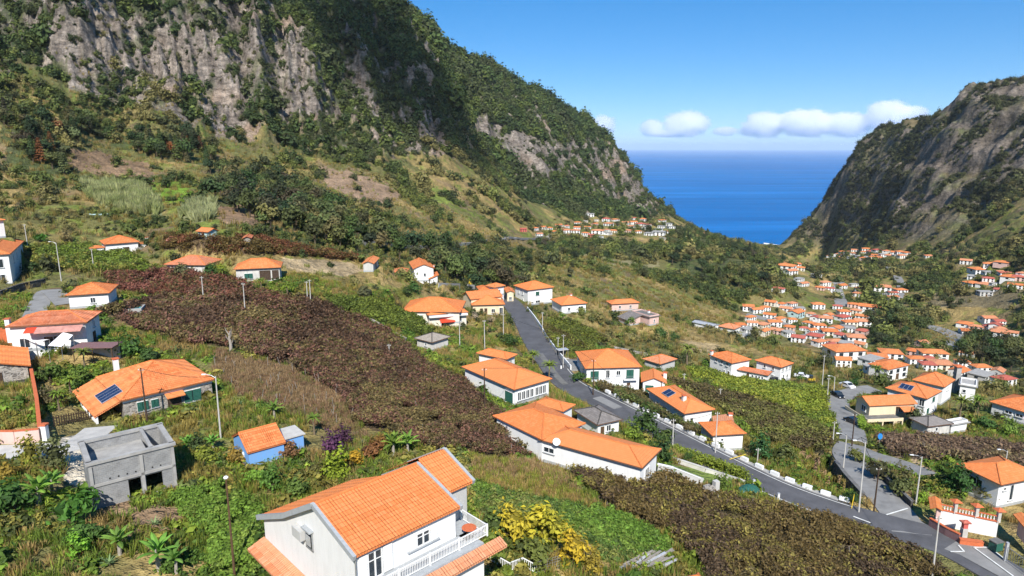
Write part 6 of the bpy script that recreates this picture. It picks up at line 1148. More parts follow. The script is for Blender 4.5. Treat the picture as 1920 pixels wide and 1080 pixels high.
# ------------------------------------------------------------------ poles and lamps
POLES = [(440,1082,428,897,'lamp','bare wooden lamp pole in front of the villa garden'),(414,822,408,705,'arm','concrete street lamp at the right end of the stone house'),(277,797,262,690,'wood','brown wooden pole in front of the stone house'),(460,590,457,530,'pale','pale pole in the red vines below the porch house'),(382,567,379,518,'pale','pale pole in the vines below the old barn'),(115,527,105,455,'arm','tall pale pole beside the three-storey house'),(176,506,172,466,'pale','pale pole in the green vines below the hill villa'),(52,462,44,420,'pale','pole above the three-storey house at the left edge'),(577,570,575,527,'pale','left one of the paired poles beside the green plot'),(583,574,581,524,'pale','right one of the paired poles beside the green plot'),
 (909,778,907,690,'wood','brown wooden pole in front of the glazed house'),(909,657,906,600,'pale','pale pole below the cream house'),(944,638,943,588,'pale','pale pole between the cream house and the road'),(862,650,862,608,'pale','thin pale pole in front of the red awning'),(730,672,730,645,'pale','short pale stake pole at the right edge of the brown vineyard'),(1017,622,1017,585,'pale','pale pole beside the white road wall'),(1056,692,1055,627,'pale','pole beside the bus shelter'),(1112,742,1111,674,'wood','dark pole in front of the balcony house'),(1261,842,1260,785,'pale','pale pole beyond the dark roadside bush'),(1341,850,1343,772,'pale','pale pole in front of the small white road house'),(1420,868,1420,840,'pale','short pole below the glossy bush'),(1282,724,1282,700,'pale','short pole left of the bright green vineyard'),(1350,753,1350,728,'pale','short pole in the dull vineyard'),(1239,760,1239,715,'wood','dark pole at the corner of the solar house roof'),
 (1561,834,1564,790,'pale','pale pole with yellow stay at the end of the bright vineyard'),(1581,878,1587,815,'arm','street lamp at the fork of the lanes'),(1610,962,1615,820,'arm','tallest pale lamp pole below the retaining wall'),(1638,962,1648,876,'wood','brown wooden pole at the junction'),(1717,945,1728,856,'arm','concrete street lamp behind the side road wall'),(1748,1082,1752,965,'pale','concrete pole at the road edge in the lower corner'),(1597,838,1600,775,'wood','dark pole beside the parked car on the lane'),(1541,732,1541,665,'pale','tall thin pole left of the lane bend'),(1551,748,1552,708,'pale','pole at the upper corner of the bright vineyard'),(1563,742,1562,706,'arm','street lamp beside the parked dark car'),(1885,872,1888,845,'arm','curved street lamp behind the corner house'),(960,536,960,510,'pale','pale pole behind the road-top houses'),(1046,658,1047,632,'pale','thin signpost at the bus shelter'),(1180,742,1180,722,'pale','short post in the vine hedge'),(1206,800,1206,775,'pale','thin lamp post at the grey cottage')]
for bx_, by_, tx, ty, kd, lab in POLES:
    g = G(bx_, by_); top = at_range(tx, ty, math.hypot(g[0], g[1])); h = min(11, max(1.8, top[2] - g[2])); lean = (top[:2] - g[:2]) * .25; lean = np.clip(lean, -.5, .5)
    t = thing('utility_pole' if kd != 'arm' else 'street_lamp', lab, 'pole' if kd != 'arm' else 'street lamp', g); rr = .11 if kd == 'wood' else .10
    MB().tube([(0, 0, -.5), (lean[0], lean[1], h)], [rr * 1.25, rr * .75], 8).build('post', {'wood': 'dark_wood', 'lamp': 'brown_wood'}.get(kd, 'pale_concrete'), t); tp = np.array([lean[0], lean[1], h])
    if kd == 'arm': MB().tube([tp - (0, 0, .25), tp + (-.6, 0, .15), tp + (-1.3, 0, .28)], [.04, .04, .035], 6).build('lamp_arm', 'galvanised', t); MB().box(tuple(tp + (-1.55, 0, .27)), (.55, .22, .12)).build('lamp_head', 'white_paint', t)
    elif kd == 'lamp': MB().lathe([(.05, 0), (.2, .06), (.22, .16), (.12, .26), (.02, .3)], 10, tuple(tp)).build('lamp_head', 'white_paint', t)
    else:
        c = MB().bar(tp - (.4, 0, .35), tp + (.4, 0, -.35), .08).build('cross_arm', 'grey_wood', t)
        for q in (-.33, 0, .33): MB().lathe([(.05, 0), (.06, .08), (.03, .14)], 6, tuple(tp + (q, 0, -.31))).build('insulator', 'white_paint', c)
for bx_, by_, ex, ey, lab in ((1546,834,1557,818,'yellow stay rod of the pole at the end of the bright vineyard'),(1596,955,1602,926,'left yellow stay rod under the side road'),(1597,947,1589,955,'short yellow stay at the junction corner'),(1362,862,1398,852,'long yellow barrier pole behind the road blocks')):
    g = G(bx_, by_); e = at_range(ex, ey, math.hypot(g[0], g[1]) + .5); tag(MB().tube([g - (0, 0, .1), e], .06, 6).build('stay_rod', 'yellow_paint'), lab, 'stay')
# overhead cables
def cable(a, b, sag, lab):
    P = [a + (b - a) * q - np.array([0, 0, sag * 4 * q * (1 - q)]) for q in np.linspace(0, 1, 13)]; tag(MB().tube(P, .03, 4).build('overhead_cable', 'black_rubber'), lab, 'cable')
def ptop(i): b = POLES[i]; g = G(b[0], b[1]); return at_range(b[2], b[3], math.hypot(g[0], g[1]))
for i, j, lab in ((1, 2, 'cable from the stone house lamp to the wooden pole'), (10, 17, 'cable over the glazed house to the balcony house pole'), (26, 27, 'cable between the two poles at the junction'), (27, 29, 'cable crossing the junction'), (26, 28, 'cable from the tallest lamp to the lamp behind the wall'), (25, 26, 'cable from the fork lamp down to the tallest lamp'), (24, 25, 'cable from the vineyard pole to the fork lamp'), (17, 18, 'cable along the road from the balcony house'), (18, 19, 'cable along the road past the solar house'), (3, 4, 'cable over the red vines'), (4, 5, 'long cable over the vines to the three-storey house'), (11, 12, 'cable below the cream house'), (12, 16, 'cable across the upper road'), (16, 17, 'cable from the bus shelter to the balcony house')): cable(ptop(i), ptop(j), .6, lab)
# stakes in the vineyards
st = MB().tube([(0, 0, -.3), (.02, .02, 1.9)], [.045, .035], 5).mesh('vine_post', 'grey_wood')
for fm, n, lab in (('vineyard_brown', 90, 'pale weathered stake standing in the brown vineyard'), ('fallow_grass', 45, 'pale stake leaning in the dry fallow strip'), ('vineyard_near', 26, 'pale stake in the vineyard of the lower corner'), ('vineyard_upper', 16, 'pale stake in the reddish vine strip'), ('vineyard_purple', 22, 'thin stake in the purple-brown vineyard')):
    P, k = sample(FM[fm] & FREE, n=n)
    for p in P: o = tag(link('vine_post', st), lab, 'stake', 'stakes of ' + fm.replace('_', ' ')); o.location = p; o.rotation_euler = (random.gauss(0, .14), random.gauss(0, .14), random.uniform(0, 6)); o.scale = (1, 1, random.uniform(.6, 1.15))

# ------------------------------------------------------------------ road furniture
MF = densify(ROAD_MAIN, 0.4); c_, T_ = project(MF)[0], np.gradient(MF[:, :2], axis=0); T_ /= np.linalg.norm(T_, axis=1)[:, None]
blk = MB(); blk.box((0, 0, .28), (1.4, .45, .56)); blk.box((0, 0, .58), (1.2, .38, .06)); blk = blk.mesh('road_block', 'white_paint'); acc = 0; nb = 0; last = None
for i in range(len(MF)):
    if not (1100 < c_[i] < 1575): continue
    if last is not None and np.linalg.norm(MF[i] - last) < 2.7: continue
    last = MF[i]; nb += 1; n2_ = np.array([T_[i, 1], -T_[i, 0]]); q = MF[i, :2] + n2_ * 3.7; o = tag(link('road_block', blk), f'{ordinal(nb - 1)} white kerb block along the road, counted from the junction', 'road block', 'white blocks along the road'); o.location = (*q, MF[i, 2] + .10); o.rotation_euler = (0, 0, math.atan2(T_[i, 1], T_[i, 0]))
def wall_line(name, label, pts, h, th, mat, cope=None, cat='wall', down=1.2):
    pts = [np.array(p) for p in pts]; c0 = pts[0].copy(); t = thing(name, label, cat, c0); s = MB(); q = MB()
    for a, b in zip(pts, pts[1:]):
        a, b = a - c0, b - c0; s.bar(a + (0, 0, (h - down) / 2), b + (0, 0, (h - down) / 2), th, h + down); q.bar(a + (0, 0, h + .05), b + (0, 0, h + .05), th + .12, .10)
    s.build('wall', mat, t)
    if cope: q.build('coping', cope, t)
    return t
def along(P, w, side, i0, i1, px0, px1):
    c = project(P)[0]; T = np.gradient(P[:, :2], axis=0); T /= np.linalg.norm(T, axis=1)[:, None]; m = (c >= px0) & (c <= px1) & (project(P)[1] > i0); q = P[m]; n = np.c_[T[m][:, 1], -T[m][:, 0]] * (w / 2 * side); return [np.array([*(q[k, :2] + n[k]), q[k, 2]]) for k in range(0, len(q), 3)]
SR = ROADS['side_road'][0]
wall_line('retaining_wall', 'dark basalt retaining wall on the outer side of the side road', along(SR, 5.7, -1, 858, 0, 1586, 1658), .25, .5, 'dark_rubble', 'dark_concrete', down=4.0)
wall_line('road_parapet', 'low black parapet on the upper side of the side road', along(SR, 5.5, 1, 862, 0, 1600, 1672), .9, .35, 'basalt', 'dark_concrete')
wall_line('white_road_wall', 'low white wall along the upper road', along(MR, 7.2, 1, 0, 0, 965, 1045), .75, .25, 'white_paint')
wall_line('lower_road_wall', 'white-capped wall on the road bend by the balcony house', along(MR, 7.4, 1, 0, 0, 1062, 1100), .8, .3, 'dark_concrete', 'white_paint')
wall_line('lawn_wall', 'blue-grey garden wall with white coping in front of the lawn', [G(1232, 886), G(1262, 893), G(1312, 912)], 1.3, .25, 'grey_plaster', 'white_paint')
wall_line('hedge_wall', 'cream coped wall between lawn and hedge', [G(1262, 866), G(1320, 885), G(1392, 908)], .7, .25, 'pale_concrete', 'pale_concrete')
wall_line('lane_wall', 'pink wall under the grassy plot at the left photo edge', [G(-20, 832), G(30, 832), G(76, 828)], 1.7, .3, 'pink_plaster', 'terracotta')
wall_line('garden_boundary', 'tall pinkish boundary wall with brick caps left of the yard', [G(78, 826), G(72, 770), G(60, 705)], 1.9, .35, 'pink_plaster', 'terracotta')
wall_line('upper_retaining_wall', 'dark stone wall beside the three-storey house', [G(0, 560), G(40, 545), G(85, 535)], 1.6, .4, 'dark_rubble', 'dark_rubble')
wall_line('grey_yard_wall', 'grey concrete yard wall near the tall white house', [G(822, 540), G(845, 541), G(862, 541)], 1.8, .25, 'concrete')
wall_line('grey_wall_crane', 'short grey wall beneath the yellow digger arm', [G(876, 541), G(895, 543)], 1.6, .25, 'concrete')
for a_, b_, nm_ in (((700,690),(735,700),'first'),((560,580),(610,592),'second'),((1150,655),(1240,672),'third'),((690,600),(760,640),'fourth')): wall_line('terrace_wall', {'first': 'dry stone terrace wall inside the brown vineyard', 'second': 'pale stone terrace wall above the brown vineyard', 'third': 'rough stone terrace wall in the dry field', 'fourth': 'stone wall between the brown and green vines'}[nm_], [G(*a_), G((a_[0] + b_[0]) / 2, (a_[1] + b_[1]) / 2 + 1), G(*b_)], .9, .5, 'rubble_stone')
# bus shelter
g = G(1054, 672); t = thing('bus_shelter', 'small glazed bus shelter with pale roof beside the road', 'shelter', g, .4); MB().box((0, 0, 2.35), (2.8, 1.6, .14)).build('roof', 'galvanised', t)
for x in (-1.25, 1.25):
    for y in (-.65, .65): MB().box((x, y, 1.15), (.08, .08, 2.4)).build('post', 'metal_grey', t)
MB().box((0, .68, 1.25), (2.4, .04, 1.8)).build('back_panel', 'dark_glass', t); MB().box((0, .4, .45), (2.2, .4, .08)).build('bench', 'brown_wood', t); MB().box((0, 0, .05), (3.0, 1.9, .12)).build('base', 'pale_concrete', t)
# round blue sign
g = G(1648, 838); t = thing('road_sign', 'round blue sign on a post beside the lane', 'sign', g); MB().tube([(0, 0, -.3), (0, 0, 1.8)], .05, 6).build('post', 'galvanised', t); s = MB().lathe([(.01, -.03), (.6, -.03), (.6, .03), (.01, .03)], 18); o = s.build('sign_face', 'blue_paint_sign', t); o.location = (0, 0, 2.2); o.rotation_euler = (R(80), 0, R(20))
for px, py, lab in ((1413, 912, 'white marker post beside the green tarpaulin'), (1459, 938, 'white marker post on the road verge by the vineyard'), (1052, 694, 'white post at the driveway mouth')):
    t = thing('marker_post', lab, 'post', G(px, py)); MB().box((0, 0, .5), (.3, .25, 1.1)).build('post', 'white_paint', t); MB().box((0, 0, 1.1), (.36, .3, .12)).build('cap', 'galvanised', t)
# stone pillar, tarpaulin, tank, pool
g = G(1335, 938); t = thing('stone_pillar', 'old grey stone gate ruin at the edge of the near vineyard', 'ruin', g, .4); MB().box((.5, 0, 1.2), (.7, .7, 3.2)).build('pillar', 'pale_concrete', t); s = MB(); s.box((-.7, 0, .9), (1.8, .6, 2.4)); s.box((-1.0, 0, 2.2), (1.0, .5, .5)); s.build('wall_stub', 'rubble_stone', t)
g = G(1402, 925); s = MB().lathe([(1.6, 0), (1.5, .5), (1.15, .95), (.6, 1.2), (.05, 1.28)], 14); t = thing('tarpaulin', 'rounded green tarpaulin cover at the road edge', 'cover', g, .5); t.scale = (1.3, .8, 1); s.build('cover', 'green_paint', t); MB().tube([(1.62 * math.cos(a), 1.62 * math.sin(a), .03) for a in np.linspace(0, 6.28, 20)], .05, 5).build('rope', 'grey_wood', t)
g = G(190, 400); t = thing('water_tank', 'wide round pale water tank on the upper slope', 'tank', g); MB().lathe([(3.6, -3.5), (3.6, .0), (3.4, .1), (3.3, -.1), (.01, -.1)], 28).build('tank_wall', 'teal_plaster', t); MB().lathe([(3.28, -.05), (.01, -.05)], 24).build('water', 'turquoise', t)
g = G(240, 583); t = thing('water_basin', 'turquoise water basin with concrete rim beside the vines', 'basin', g, .3); s = MB()
for c, q in (((0, -1.8, .3), (6, .3, 1.0)), ((0, 1.8, .3), (6, .3, 1.0)), ((-2.85, 0, .3), (.3, 3.3, 1.0)), ((2.85, 0, .3), (.3, 3.3, 1.0))): s.box(c, q)
s.build('rim', 'concrete', t); MB().box((0, 0, .5), (5.4, 3.3, .1)).build('water', 'turquoise', t)
# terrace house yard: awning, arch, sail shades, maroon roof
t, d = HT['terrace_house']; W, D = d['W'], d['D']
s = MB(); s.poly([(-W / 2, -D / 2 + .6, 4.2), (-W / 2, D * .12, 4.2), (-W / 2 - 1.7, D * .12, 3.6), (-W / 2 - 1.7, -D / 2 + .6, 3.6)]); s.poly([(-W / 2 - 1.7, D * .12, 3.6), (-W / 2 - 1.7, -D / 2 + .6, 3.6), (-W / 2 - 1.7, -D / 2 + .6, 3.45), (-W / 2 - 1.7, D * .12, 3.45)]); s.build('awning', 'pink_tin', t); s = MB(); s.poly([(-W / 2, D * .12, 4.22), (-W / 2, D * .25, 4.22), (-W / 2 - 1.7, D * .25, 3.62), (-W / 2 - 1.7, D * .12, 3.62)]); s.build('red_awning', 'red_awning', t); chimney(t, -W * .1, D / 2 + .9, 1.0, 4.2)
def sail(name, label, corners, sagz):
    P = [np.array(c) for c in corners]; n = 6; s = MB(); c0 = P[0].copy(); g_ = [[None] * (n + 1) for _ in range(n + 1)]
    for i in range(n + 1):
        for j in range(n + 1):
            u, v = i / n, j / n; p = (P[0] * (1 - u) + P[1] * u) * (1 - v) + (P[3] * (1 - u) + P[2] * u) * v; p = p - np.array([0, 0, sagz * 16 * u * (1 - u) * v * (1 - v)]); g_[i][j] = p - c0
    for i in range(n):
        for j in range(n): s.poly([g_[i][j], g_[i + 1][j], g_[i + 1][j + 1], g_[i][j + 1]]); s.poly([g_[i][j + 1] - (0, 0, .02), g_[i + 1][j + 1] - (0, 0, .02), g_[i + 1][j] - (0, 0, .02), g_[i][j] - (0, 0, .02)])
    t = thing(name, label, 'sail shade', c0); s.build('cloth', 'white_canvas', t)
    for p in P: b = p - c0; MB().bar(b, (b[0], b[1], b[2] - 3.0), .06).build('pole', 'metal_grey', t)
sail('shade_sail', 'large white sail shade in the terrace house yard', [at_drop(90, 648, 32.6), at_drop(115, 650, 32.8), at_drop(137, 628, 31.6), at_drop(118, 623, 31.2)], .2)
sail('shade_sail', 'small narrow white sail shade left of the large one', [at_drop(44, 634, 32.2), at_drop(68, 642, 32.6), at_drop(92, 636, 32.2), at_drop(66, 638, 32.4)], .1)
g = G(185, 672); t = thing('maroon_shelter', 'flat maroon roofed shelter behind the walled garden', 'shelter', g, .05); MB().box((0, 0, 2.4), (7.0, 3.4, .14)).build('roof', 'maroon_sheet', t); MB().box((0, 1.2, 1.0), (6.2, .2, 2.6)).build('back_wall', 'grey_plaster', t)
for x in (-3.2, 0, 3.2): MB().bar((x, -1.5, -.5), (x, -1.5, 2.35), .12).build('post', 'brown_wood', t)
g = at_drop(36, 640, 34.0); t = thing('brick_arch', 'curved orange brick stair wall on the flat terrace', 'arch', g, .9); s = MB()
for k in range(8):
    a0, a1 = k * .2, (k + 1) * .2; s.box((3 * math.cos(a0) - 3, 3 * math.sin(a0) - .2, .9 + .18 * k - 1.2), (.4, .75, 2.2 + .18 * k), a0)
s.build('arch_wall', 'terracotta', t)
t = thing('flat_terrace', 'pale flat concrete terrace roof at the left photo edge', 'terrace', at_drop(20, 632, 34.6), .0); MB().box((-6, 2, -.4), (22, 7.5, .3)).build('slab', 'pale_concrete', t); MB().box((-6, 2, -1.9), (21.6, 7.1, 2.7)).build('wall', 'rubble_stone', t)
# yard gate with pickets
a, b = G(103, 800), G(180, 785); t = thing('yard_gate', 'dark picket gate closing the stone house yard', 'gate', a); pk = MB().box((0, 0, .7), (.14, .06, 1.4)).mesh('picket', 'dark_wood'); L = np.linalg.norm(b[:2] - a[:2]); n = int(L / .32); rz = math.atan2(b[1] - a[1], b[0] - a[0])
for k in range(n + 1): q = (b - a) * k / n; o = link('picket', pk, t); o.location = (q[0], q[1], q[2] + .1); o.rotation_euler = (0, 0, rz)
MB().bar((0, 0, .5), tuple(b - a + (0, 0, .5)), .05, .1).bar((0, 0, 1.25), tuple(b - a + (0, 0, 1.25)), .05, .1).build('gate_rail', 'dark_wood', t)
t = thing('gate_pillar', 'white gate pillar with brick cap beside the picket gate', 'pillar', G(87, 826)); MB().box((0, 0, .9), (.6, .6, 2.4)).build('pillar', 'white_plaster', t); MB().box((0, 0, 2.2), (.8, .8, .2)).build('cap', 'terracotta', t)
# timber pile and garden fence near the villa
g = G(1215, 1062); t = thing('timber_pile', 'heap of weathered grey planks at the bottom edge', 'timber pile', g); pl = MB().box((0, 0, 0), (3.6, .22, .06)).mesh('plank', 'grey_wood'); pl2 = MB().box((0, 0, 0), (3.0, .3, .05)).mesh('plank', 'galvanised')
for k in range(34): o = link('plank', pl if k % 5 else pl2, t); o.location = (random.uniform(-2.4, 2.2), random.uniform(-1.0, 1.4), .15 + k * .022); o.rotation_euler = (random.uniform(-.1, .1), random.uniform(-.15, .15), R(38) + random.uniform(-.22, .22))
fp = [G(917, 1052), G(955, 1074), G(980, 1064), G(1006, 1078)]; t = thing('garden_fence', 'white baluster fence zigzagging beside the villa', 'fence', fp[0]); bm2 = MB().box((0, 0, .5), (.05, .05, 1.0)).mesh('baluster', 'white_paint')
for a, b in zip(fp, fp[1:]):
    a, b = a - fp[0], b - fp[0]; MB().bar(a + (0, 0, 1.1), b + (0, 0, 1.1), .08).bar(a + (0, 0, .25), b + (0, 0, .25), .06).build('rail', 'white_paint', t); n = max(3, int(np.linalg.norm(b - a) / .2))
    for k in range(n): o = link('baluster', bm2, t); o.location = tuple(a + (b - a) * k / n + (0, 0, .15))
a, b = G(1006, 1079), G(1050, 1066); t = thing('mesh_panel', 'grey mesh fence panel leaning beside the baluster fence', 'fence', a); d_ = b - a; s = MB()
for q in np.linspace(0, 1, 10): s.bar(d_ * q, d_ * q + (0, 0, 1.5), .03)
for z in np.linspace(.1, 1.5, 6): s.bar((0, 0, z), d_ + (0, 0, z), .03)
s.build('mesh', 'metal_grey', t)
# corner property: pillars, balustrade, white wall, brick-red fence, gate roof
DR = 50.6
def A_(px, py, h=DR): return at_drop(px, py, h)
ba, bb = A_(1762, 955, 49.4), A_(1872, 978, 49.4); t = thing('white_terrace_wall', 'tall white retaining wall below the balustrade of the corner house', 'wall', ba); dv = bb - ba; MB().bar(np.array([0, 0, -1.6]), dv + (0, 0, -1.6), .3, 3.2).build('wall', 'white_plaster', t); MB().bar(np.array([0, 0, .06]), dv + (0, 0, .06), .5, .12).build('coping', 'terracotta', t)
t = thing('balustrade', 'white baluster row with red rail in front of the corner house', 'balustrade', ba + (0, 0, .12)); bal_ = MB().lathe([(.06, 0), (.09, .12), (.05, .3), (.08, .5), (.06, .62)], 8).mesh('baluster', 'white_paint'); n = int(np.linalg.norm(dv) / .34)
for k in range(n): o = link('baluster', bal_, t); o.location = tuple(dv * (k + .5) / n)
MB().bar((0, 0, .66), dv + (0, 0, .66), .22, .12).build('rail', 'terracotta', t)
for q, lab in ((.26, 'first stone pillar with tile cap along the balustrade'), (.62, 'second stone pillar with tile cap along the balustrade'), (.99, 'third stone pillar with tile cap at the end of the balustrade')):
    t = thing('capped_pillar', lab, 'pillar', ba + dv * q + (0, 0, .1)); MB().box((0, 0, .7), (.42, .42, 1.8)).build('pillar', 'pale_concrete', t); s = MB(); s.poly([(-.6, -.6, 1.6), (.6, -.6, 1.6), (0, 0, 2.0)]); s.poly([(.6, -.6, 1.6), (.6, .6, 1.6), (0, 0, 2.0)]); s.poly([(.6, .6, 1.6), (-.6, .6, 1.6), (0, 0, 2.0)]); s.poly([(-.6, .6, 1.6), (-.6, -.6, 1.6), (0, 0, 2.0)]); s.poly([(-.6, .6, 1.6), (.6, .6, 1.6), (.6, -.6, 1.6), (-.6, -.6, 1.6)]); s.build('cap', 'terracotta', t)
g = A_(1750, 985, 51.5); t = thing('gate_roof', 'small orange tiled roof over a gate pillar at the lane corner', 'gate', g, R(62)); MB().box((0, -.35, 1.3), (.9, .5, 2.8)).build('pillar', 'pink_plaster', t); s, S_ = roof_mesh('gable', 3.4, 1.5, .5, 0); o = s.build('roof', 'bright_tile', t); o.location = (.9, 0, 2.7)
wall_line('red_fence', 'low brick-red fence wall with dark panels beside the forecourt', [A_(1742, 985, 51.6), A_(1772, 1003, 51.6), A_(1798, 1016, 51.6)], 1.1, .25, 'maroon_sheet', 'terracotta'); wall_line('red_planter', 'brick-red planter wall at the end of the red fence', [A_(1798, 1018, 51.6), A_(1842, 1024, 51.6)], .6, .5, 'terracotta', 'terracotta')
t = thing('stone_lantern', 'small red-roofed stone fountain against the white wall', 'fountain', A_(1806, 1006, 51.5)); MB().box((0, 0, .6), (.7, .6, 1.4)).build('base', 'pale_concrete', t); MB().box((0, 0, 1.7), (.6, .5, .8)).build('niche', 'red_plaster', t); s, S_ = roof_mesh('hip', 1.1, .9, .6, 2.1); s.build('roof', 'red_tile', t)
t = thing('metal_gate', 'grey metal gate at the right photo edge', 'gate', A_(1884, 1050, 51.5)); gv = A_(1945, 1095, 51.5) - A_(1884, 1050, 51.5); MB().box((0, 0, 1.2), (.3, .3, 2.6)).build('post', 'galvanised', t); s = MB(); s.bar((0, 0, .2), gv + (0, 0, .2), .07).bar((0, 0, 1.9), gv + (0, 0, 1.9), .07)
for q in np.linspace(.08, 1, 14): s.bar(gv * q + (0, 0, .2), gv * q + (0, 0, 1.9), .035)
s.build('gate_leaf', 'metal_grey', t)
t = thing('waste_bin', 'dark green bin behind the metal gate post', 'bin', A_(1866, 1030, 51.5), .3); MB().box((0, 0, .6), (1.3, 1.0, 1.2)).build('body', 'green_paint', t); MB().box((0, 0, 1.25), (1.4, 1.1, .12)).build('lid', 'dark_concrete', t)
t = thing('edge_gate_roof', 'orange tile roof slab at the right photo edge', 'gate', A_(1925, 1010, 50), R(75)); MB().box((0, 0, .6), (4.2, .5, 2.6)).build('wall', 'pink_plaster', t); s, S_ = roof_mesh('gable', 4.8, 1.8, .5, 1.9); s.build('roof', 'bright_tile', t)
H_ = dict(); c, yw, W, D = rect((1275, 1112), (1226, 1098), (1330, 1098), 42); t = thing('bottom_hut', 'orange roof tip at the bottom edge beside the planks', 'hut', (*c, CAM_Z - 44.4), yw); wing(t, W, D, 2.4, 'hip', 'bright_tile', 'white_plaster', [], .6, .3, False)
# pink tin roof on the upper slope, rubble chimney stack
g = G(330, 456); t = thing('tin_shelter', 'rusty pink tin shelter beside the red vine strip', 'shelter', g, .1); o = MB().box((0, 0, 1.3), (4.2, 2.6, .08)).build('roof', 'pink_tin', t); o.rotation_euler = (R(14), 0, 0)
for x in (-1.9, 1.9):
    for y in (-1.1, 1.1): MB().bar((x, y, -.4), (x, y, 1.3 + y * .24), .1).build('post', 'grey_wood', t)
g = G(1790, 735); t = thing('chimney_stack', 'tall grey chimney stack between the villas', 'chimney', g); MB().box((0, 0, 3.2), (1.3, 1.3, 8.4)).build('stack', 'concrete', t); s, S_ = roof_mesh('hip', 2.2, 2.2, .4, 7.5); s.build('cap', 'terracotta', t)
# digger arm above the grey wall
g = G(884, 540); t = thing('digger', 'yellow digger arm raised behind the grey wall', 'digger', g); MB().box((-1.2, 1, .8), (2.2, 1.6, 1.6)).build('body', 'yellow_paint', t); MB().bar((-.8, .6, 1.4), (-.4, 0, 4.0), .35).build('boom', 'yellow_paint', t); MB().bar((-.4, 0, 4.0), (2.8, 0, 2.2), .25).build('arm', 'yellow_paint', t); MB().box((2.9, 0, 1.9), (.6, .7, .6)).build('bucket', 'metal_grey', t)

# ------------------------------------------------------------------ cars
def car(label, px, py, rz, paint):
    g = G(px, py); t = thing('parked_car', label, 'car', g, rz, 'parked cars'); pf = [(-2.0, .32), (-2.05, .62), (-1.9, .82), (-1.3, .90), (-.75, 1.38), (.55, 1.44), (1.25, .96), (1.95, .82), (2.08, .58), (2.05, .32)]; w = .85
    s = MB(); n = len(pf); s.poly([(x, -w, z) for x, z in pf]); s.poly([(x, w, z) for x, z in pf][::-1])
    for i in range(n): (x0, z0), (x1, z1) = pf[i], pf[(i + 1) % n]; s.poly([(x0, w, z0), (x1, w, z1), (x1, -w, z1), (x0, -w, z0)])
    s.build('body', paint, t); gl = MB()
    for sg in (-1, 1): gl.poly([(-1.05, sg * .865, .95), (.95, sg * .865, .98), (.48, sg * .865, 1.36), (-.68, sg * .865, 1.32)][::sg]) 
    gl.poly([(.60, -.75, 1.43), (.60, .75, 1.43), (1.24, .78, .985), (1.24, -.78, .985)][::-1]); gl.poly([(-.80, -.75, 1.37), (-.80, .75, 1.37), (-1.30, .78, .925), (-1.30, -.78, .925)]); gl.build('windows', 'dark_glass', t)
    for x in (-1.25, 1.3):
        for y in (-.82, .82):
            wl = MB().lathe([(.18, -.1), (.31, -.1), (.33, 0), (.31, .1), (.18, .1)], 14); o = wl.build('wheel', 'black_rubber', t); o.location = (x, y, .33); o.rotation_euler = (R(90), 0, 0); MB().lathe([(.18, -.11), (.19, .11), (.02, .11)], 10).build('rim', 'galvanised', o)
    for y in (-.6, .6): MB().box((2.05, y, .68), (.08, .35, .16)).build('headlight', 'white_paint', t)
car('black car parked at the lane bend behind the yellow villa', 1569, 744, R(-80), 'car_black'); car('black car parked against the villa hedge', 1599, 794, R(-75), 'car_black'); car('dark car beside the low white wing', 1457, 714, R(10), 'car_black'); car('white car parked behind the courtyard house', 1502, 708, R(-25), 'car_white'); car('white van-like car at the end of the lane', 1588, 726, R(-70), 'car_white')
g = G(1522, 716); t = thing('small_digger', 'small yellow machine beside the parked white car', 'machine', g, -.3); MB().box((0, 0, .7), (1.8, 1.1, .8)).build('body', 'yellow_paint', t); MB().box((-.3, 0, 1.5), (.9, 1.0, .9)).build('cab', 'dark_glass', t)
for x in (-.6, .6):
    for y in (-.55, .55): o = MB().lathe([(.3, -.1), (.34, 0), (.3, .1)], 12).build('wheel', 'black_rubber', t); o.location = (x, y, .32); o.rotation_euler = (R(90), 0, 0)

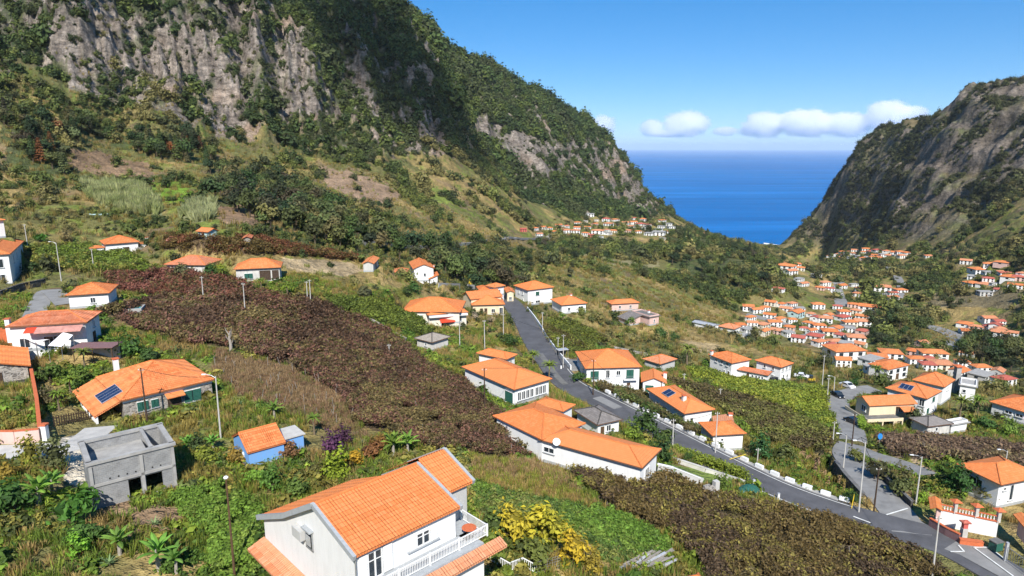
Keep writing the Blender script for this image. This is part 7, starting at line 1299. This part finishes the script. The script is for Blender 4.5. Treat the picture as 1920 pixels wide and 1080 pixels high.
# ------------------------------------------------------------------ air and clouds
m, nt, b = nodes('haze'); nt.nodes.remove(b); pv = N(nt, 'ShaderNodeVolumePrincipled'); pv.inputs['Color'].default_value = (0.82, 0.92, 1.0, 1); pv.inputs['Density'].default_value = HAZE_DENSITY; pv.inputs['Anisotropy'].default_value = 0.0
nt.links.new(pv.outputs[0], nt.nodes['Material Output'].inputs['Volume'])
HAZE_TOP = float(Z.max()) + 25
o = MB().box((0, 0, (HAZE_TOP - 27) / 2), (190000, 190000, HAZE_TOP + 27)).build('haze', 'haze'); o['kind'] = 'stuff'; o['label'] = 'thin blue sea haze filling the valley'; o.visible_shadow = True
def cloudmat():
    m, nt, b = nodes('cloud'); nt.nodes.remove(b); tc = N(nt, 'ShaderNodeTexCoord'); v = N(nt, 'ShaderNodeVolumePrincipled')
    no = N(nt, 'ShaderNodeTexNoise', i_Scale=3.4, i_Detail=7.0, i_Roughness=0.72); mp = N(nt, 'ShaderNodeMapping'); nt.links.new(tc.outputs['Object'], mp.inputs[0]); nt.links.new(mp.outputs[0], no.inputs['Vector'])
    oi = N(nt, 'ShaderNodeObjectInfo'); cb = N(nt, 'ShaderNodeCombineXYZ'); ml = N(nt, 'ShaderNodeMath', operation='MULTIPLY', i_1=50.0); nt.links.new(oi.outputs['Random'], ml.inputs[0]); nt.links.new(ml.outputs[0], cb.inputs[0]); nt.links.new(cb.outputs[0], mp.inputs['Location'])
    ln = N(nt, 'ShaderNodeVectorMath', operation='LENGTH'); nt.links.new(tc.outputs['Object'], ln.inputs[0])
    r = N(nt, 'ShaderNodeMapRange'); r.inputs['From Min'].default_value = 0.2; r.inputs['From Max'].default_value = 1.0; r.inputs['To Min'].default_value = 0.5; r.inputs['To Max'].default_value = -0.3; nt.links.new(ln.outputs['Value'], r.inputs[0])
    ad = N(nt, 'ShaderNodeMath', operation='ADD'); nt.links.new(no.outputs[0], ad.inputs[0]); nt.links.new(r.outputs[0], ad.inputs[1])
    k = N(nt, 'ShaderNodeMapRange'); k.inputs['From Min'].default_value = 0.53; k.inputs['From Max'].default_value = 0.70; k.inputs['To Max'].default_value = 0.0045; nt.links.new(ad.outputs[0], k.inputs[0]); nt.links.new(k.outputs[0], v.inputs['Density'])
    v.inputs['Color'].default_value = (1, 1, 1, 1); v.inputs['Anisotropy'].default_value = 0.15; nt.links.new(v.outputs[0], nt.nodes['Material Output'].inputs['Volume'])
    try: m.cycles.volume_step_rate = 0.5
    except Exception: pass
cloudmat()
import bmesh
def cloud(label, px, py, wpx, hpx, dist):
    d = ray(px, py); P = np.array([0, 0, CAM_Z]) + d * (dist / math.hypot(d[0], d[1])); sc = dist / FPX
    bm = bmesh.new(); bmesh.ops.create_icosphere(bm, subdivisions=3, radius=1); me = bpy.data.meshes.new('cloud'); bm.to_mesh(me); bm.free(); me.materials.append(MAT['cloud'])
    o = tag(link('cloud', me), label, 'cloud', 'clouds over the sea'); o.location = P; o.scale = (wpx / 2 * sc, wpx / 3 * sc, hpx / 2 * sc); return o
CD = (HAZE_TOP - CAM_Z + 60) / math.tan(R(0.72))
for lab, px, py, w, h in (('thin cloud wisp beside the left mountain edge', 1130, 236, 80, 60), ('small dim cloud left of the brightest cumulus', 1222, 240, 70, 50), ('brightest cumulus over the sea horizon', 1288, 233, 130, 72), ('left part of the long cloud bank', 1435, 234, 120, 70), ('middle part of the long cloud bank', 1515, 231, 150, 72), ('right part of the long cloud bank', 1590, 234, 130, 64), ('tall cloud touching the right mountain edge', 1668, 218, 120, 80), ('small cloud behind the right ridge', 1716, 212, 70, 36), ('faint low cloud between the two cloud groups', 1360, 246, 70, 26), ('faint flat cloud under the brightest cumulus', 1255, 250, 120, 20), ('small puff above the long cloud bank', 1480, 220, 50, 34), ('low ragged end of the long cloud bank', 1405, 246, 60, 28)): cloud(lab, px, py, w, h, CD)

# cloud drifting over the summit, above the frame: it shades the flank of the left massif as in the photograph
S_ = np.array([math.sin(SUN_AZ) * math.cos(SUN_EL), math.cos(SUN_AZ) * math.cos(SUN_EL), math.sin(SUN_EL)])
Pc = at_range(745, 110, 720); k_ = (HAZE_TOP + 130 - Pc[2]) / S_[2]; o = cloud('cloud drifting above the summit of the left mountain', 0, 0, 10, 10, 1000); o.location = Pc + S_ * k_; o.scale = (135, 260, 100); o.rotation_euler = (0, 0, R(28)); o['group'] = 'clouds over the mountain'
m = MAT['cloud'].copy(); m.name = 'summit_cloud'; o.data.materials[0] = m
for n in m.node_tree.nodes:
    if n.type == 'MAP_RANGE' and abs(n.inputs['To Max'].default_value - .0045) < 1e-5: n.inputs['To Max'].default_value = .016
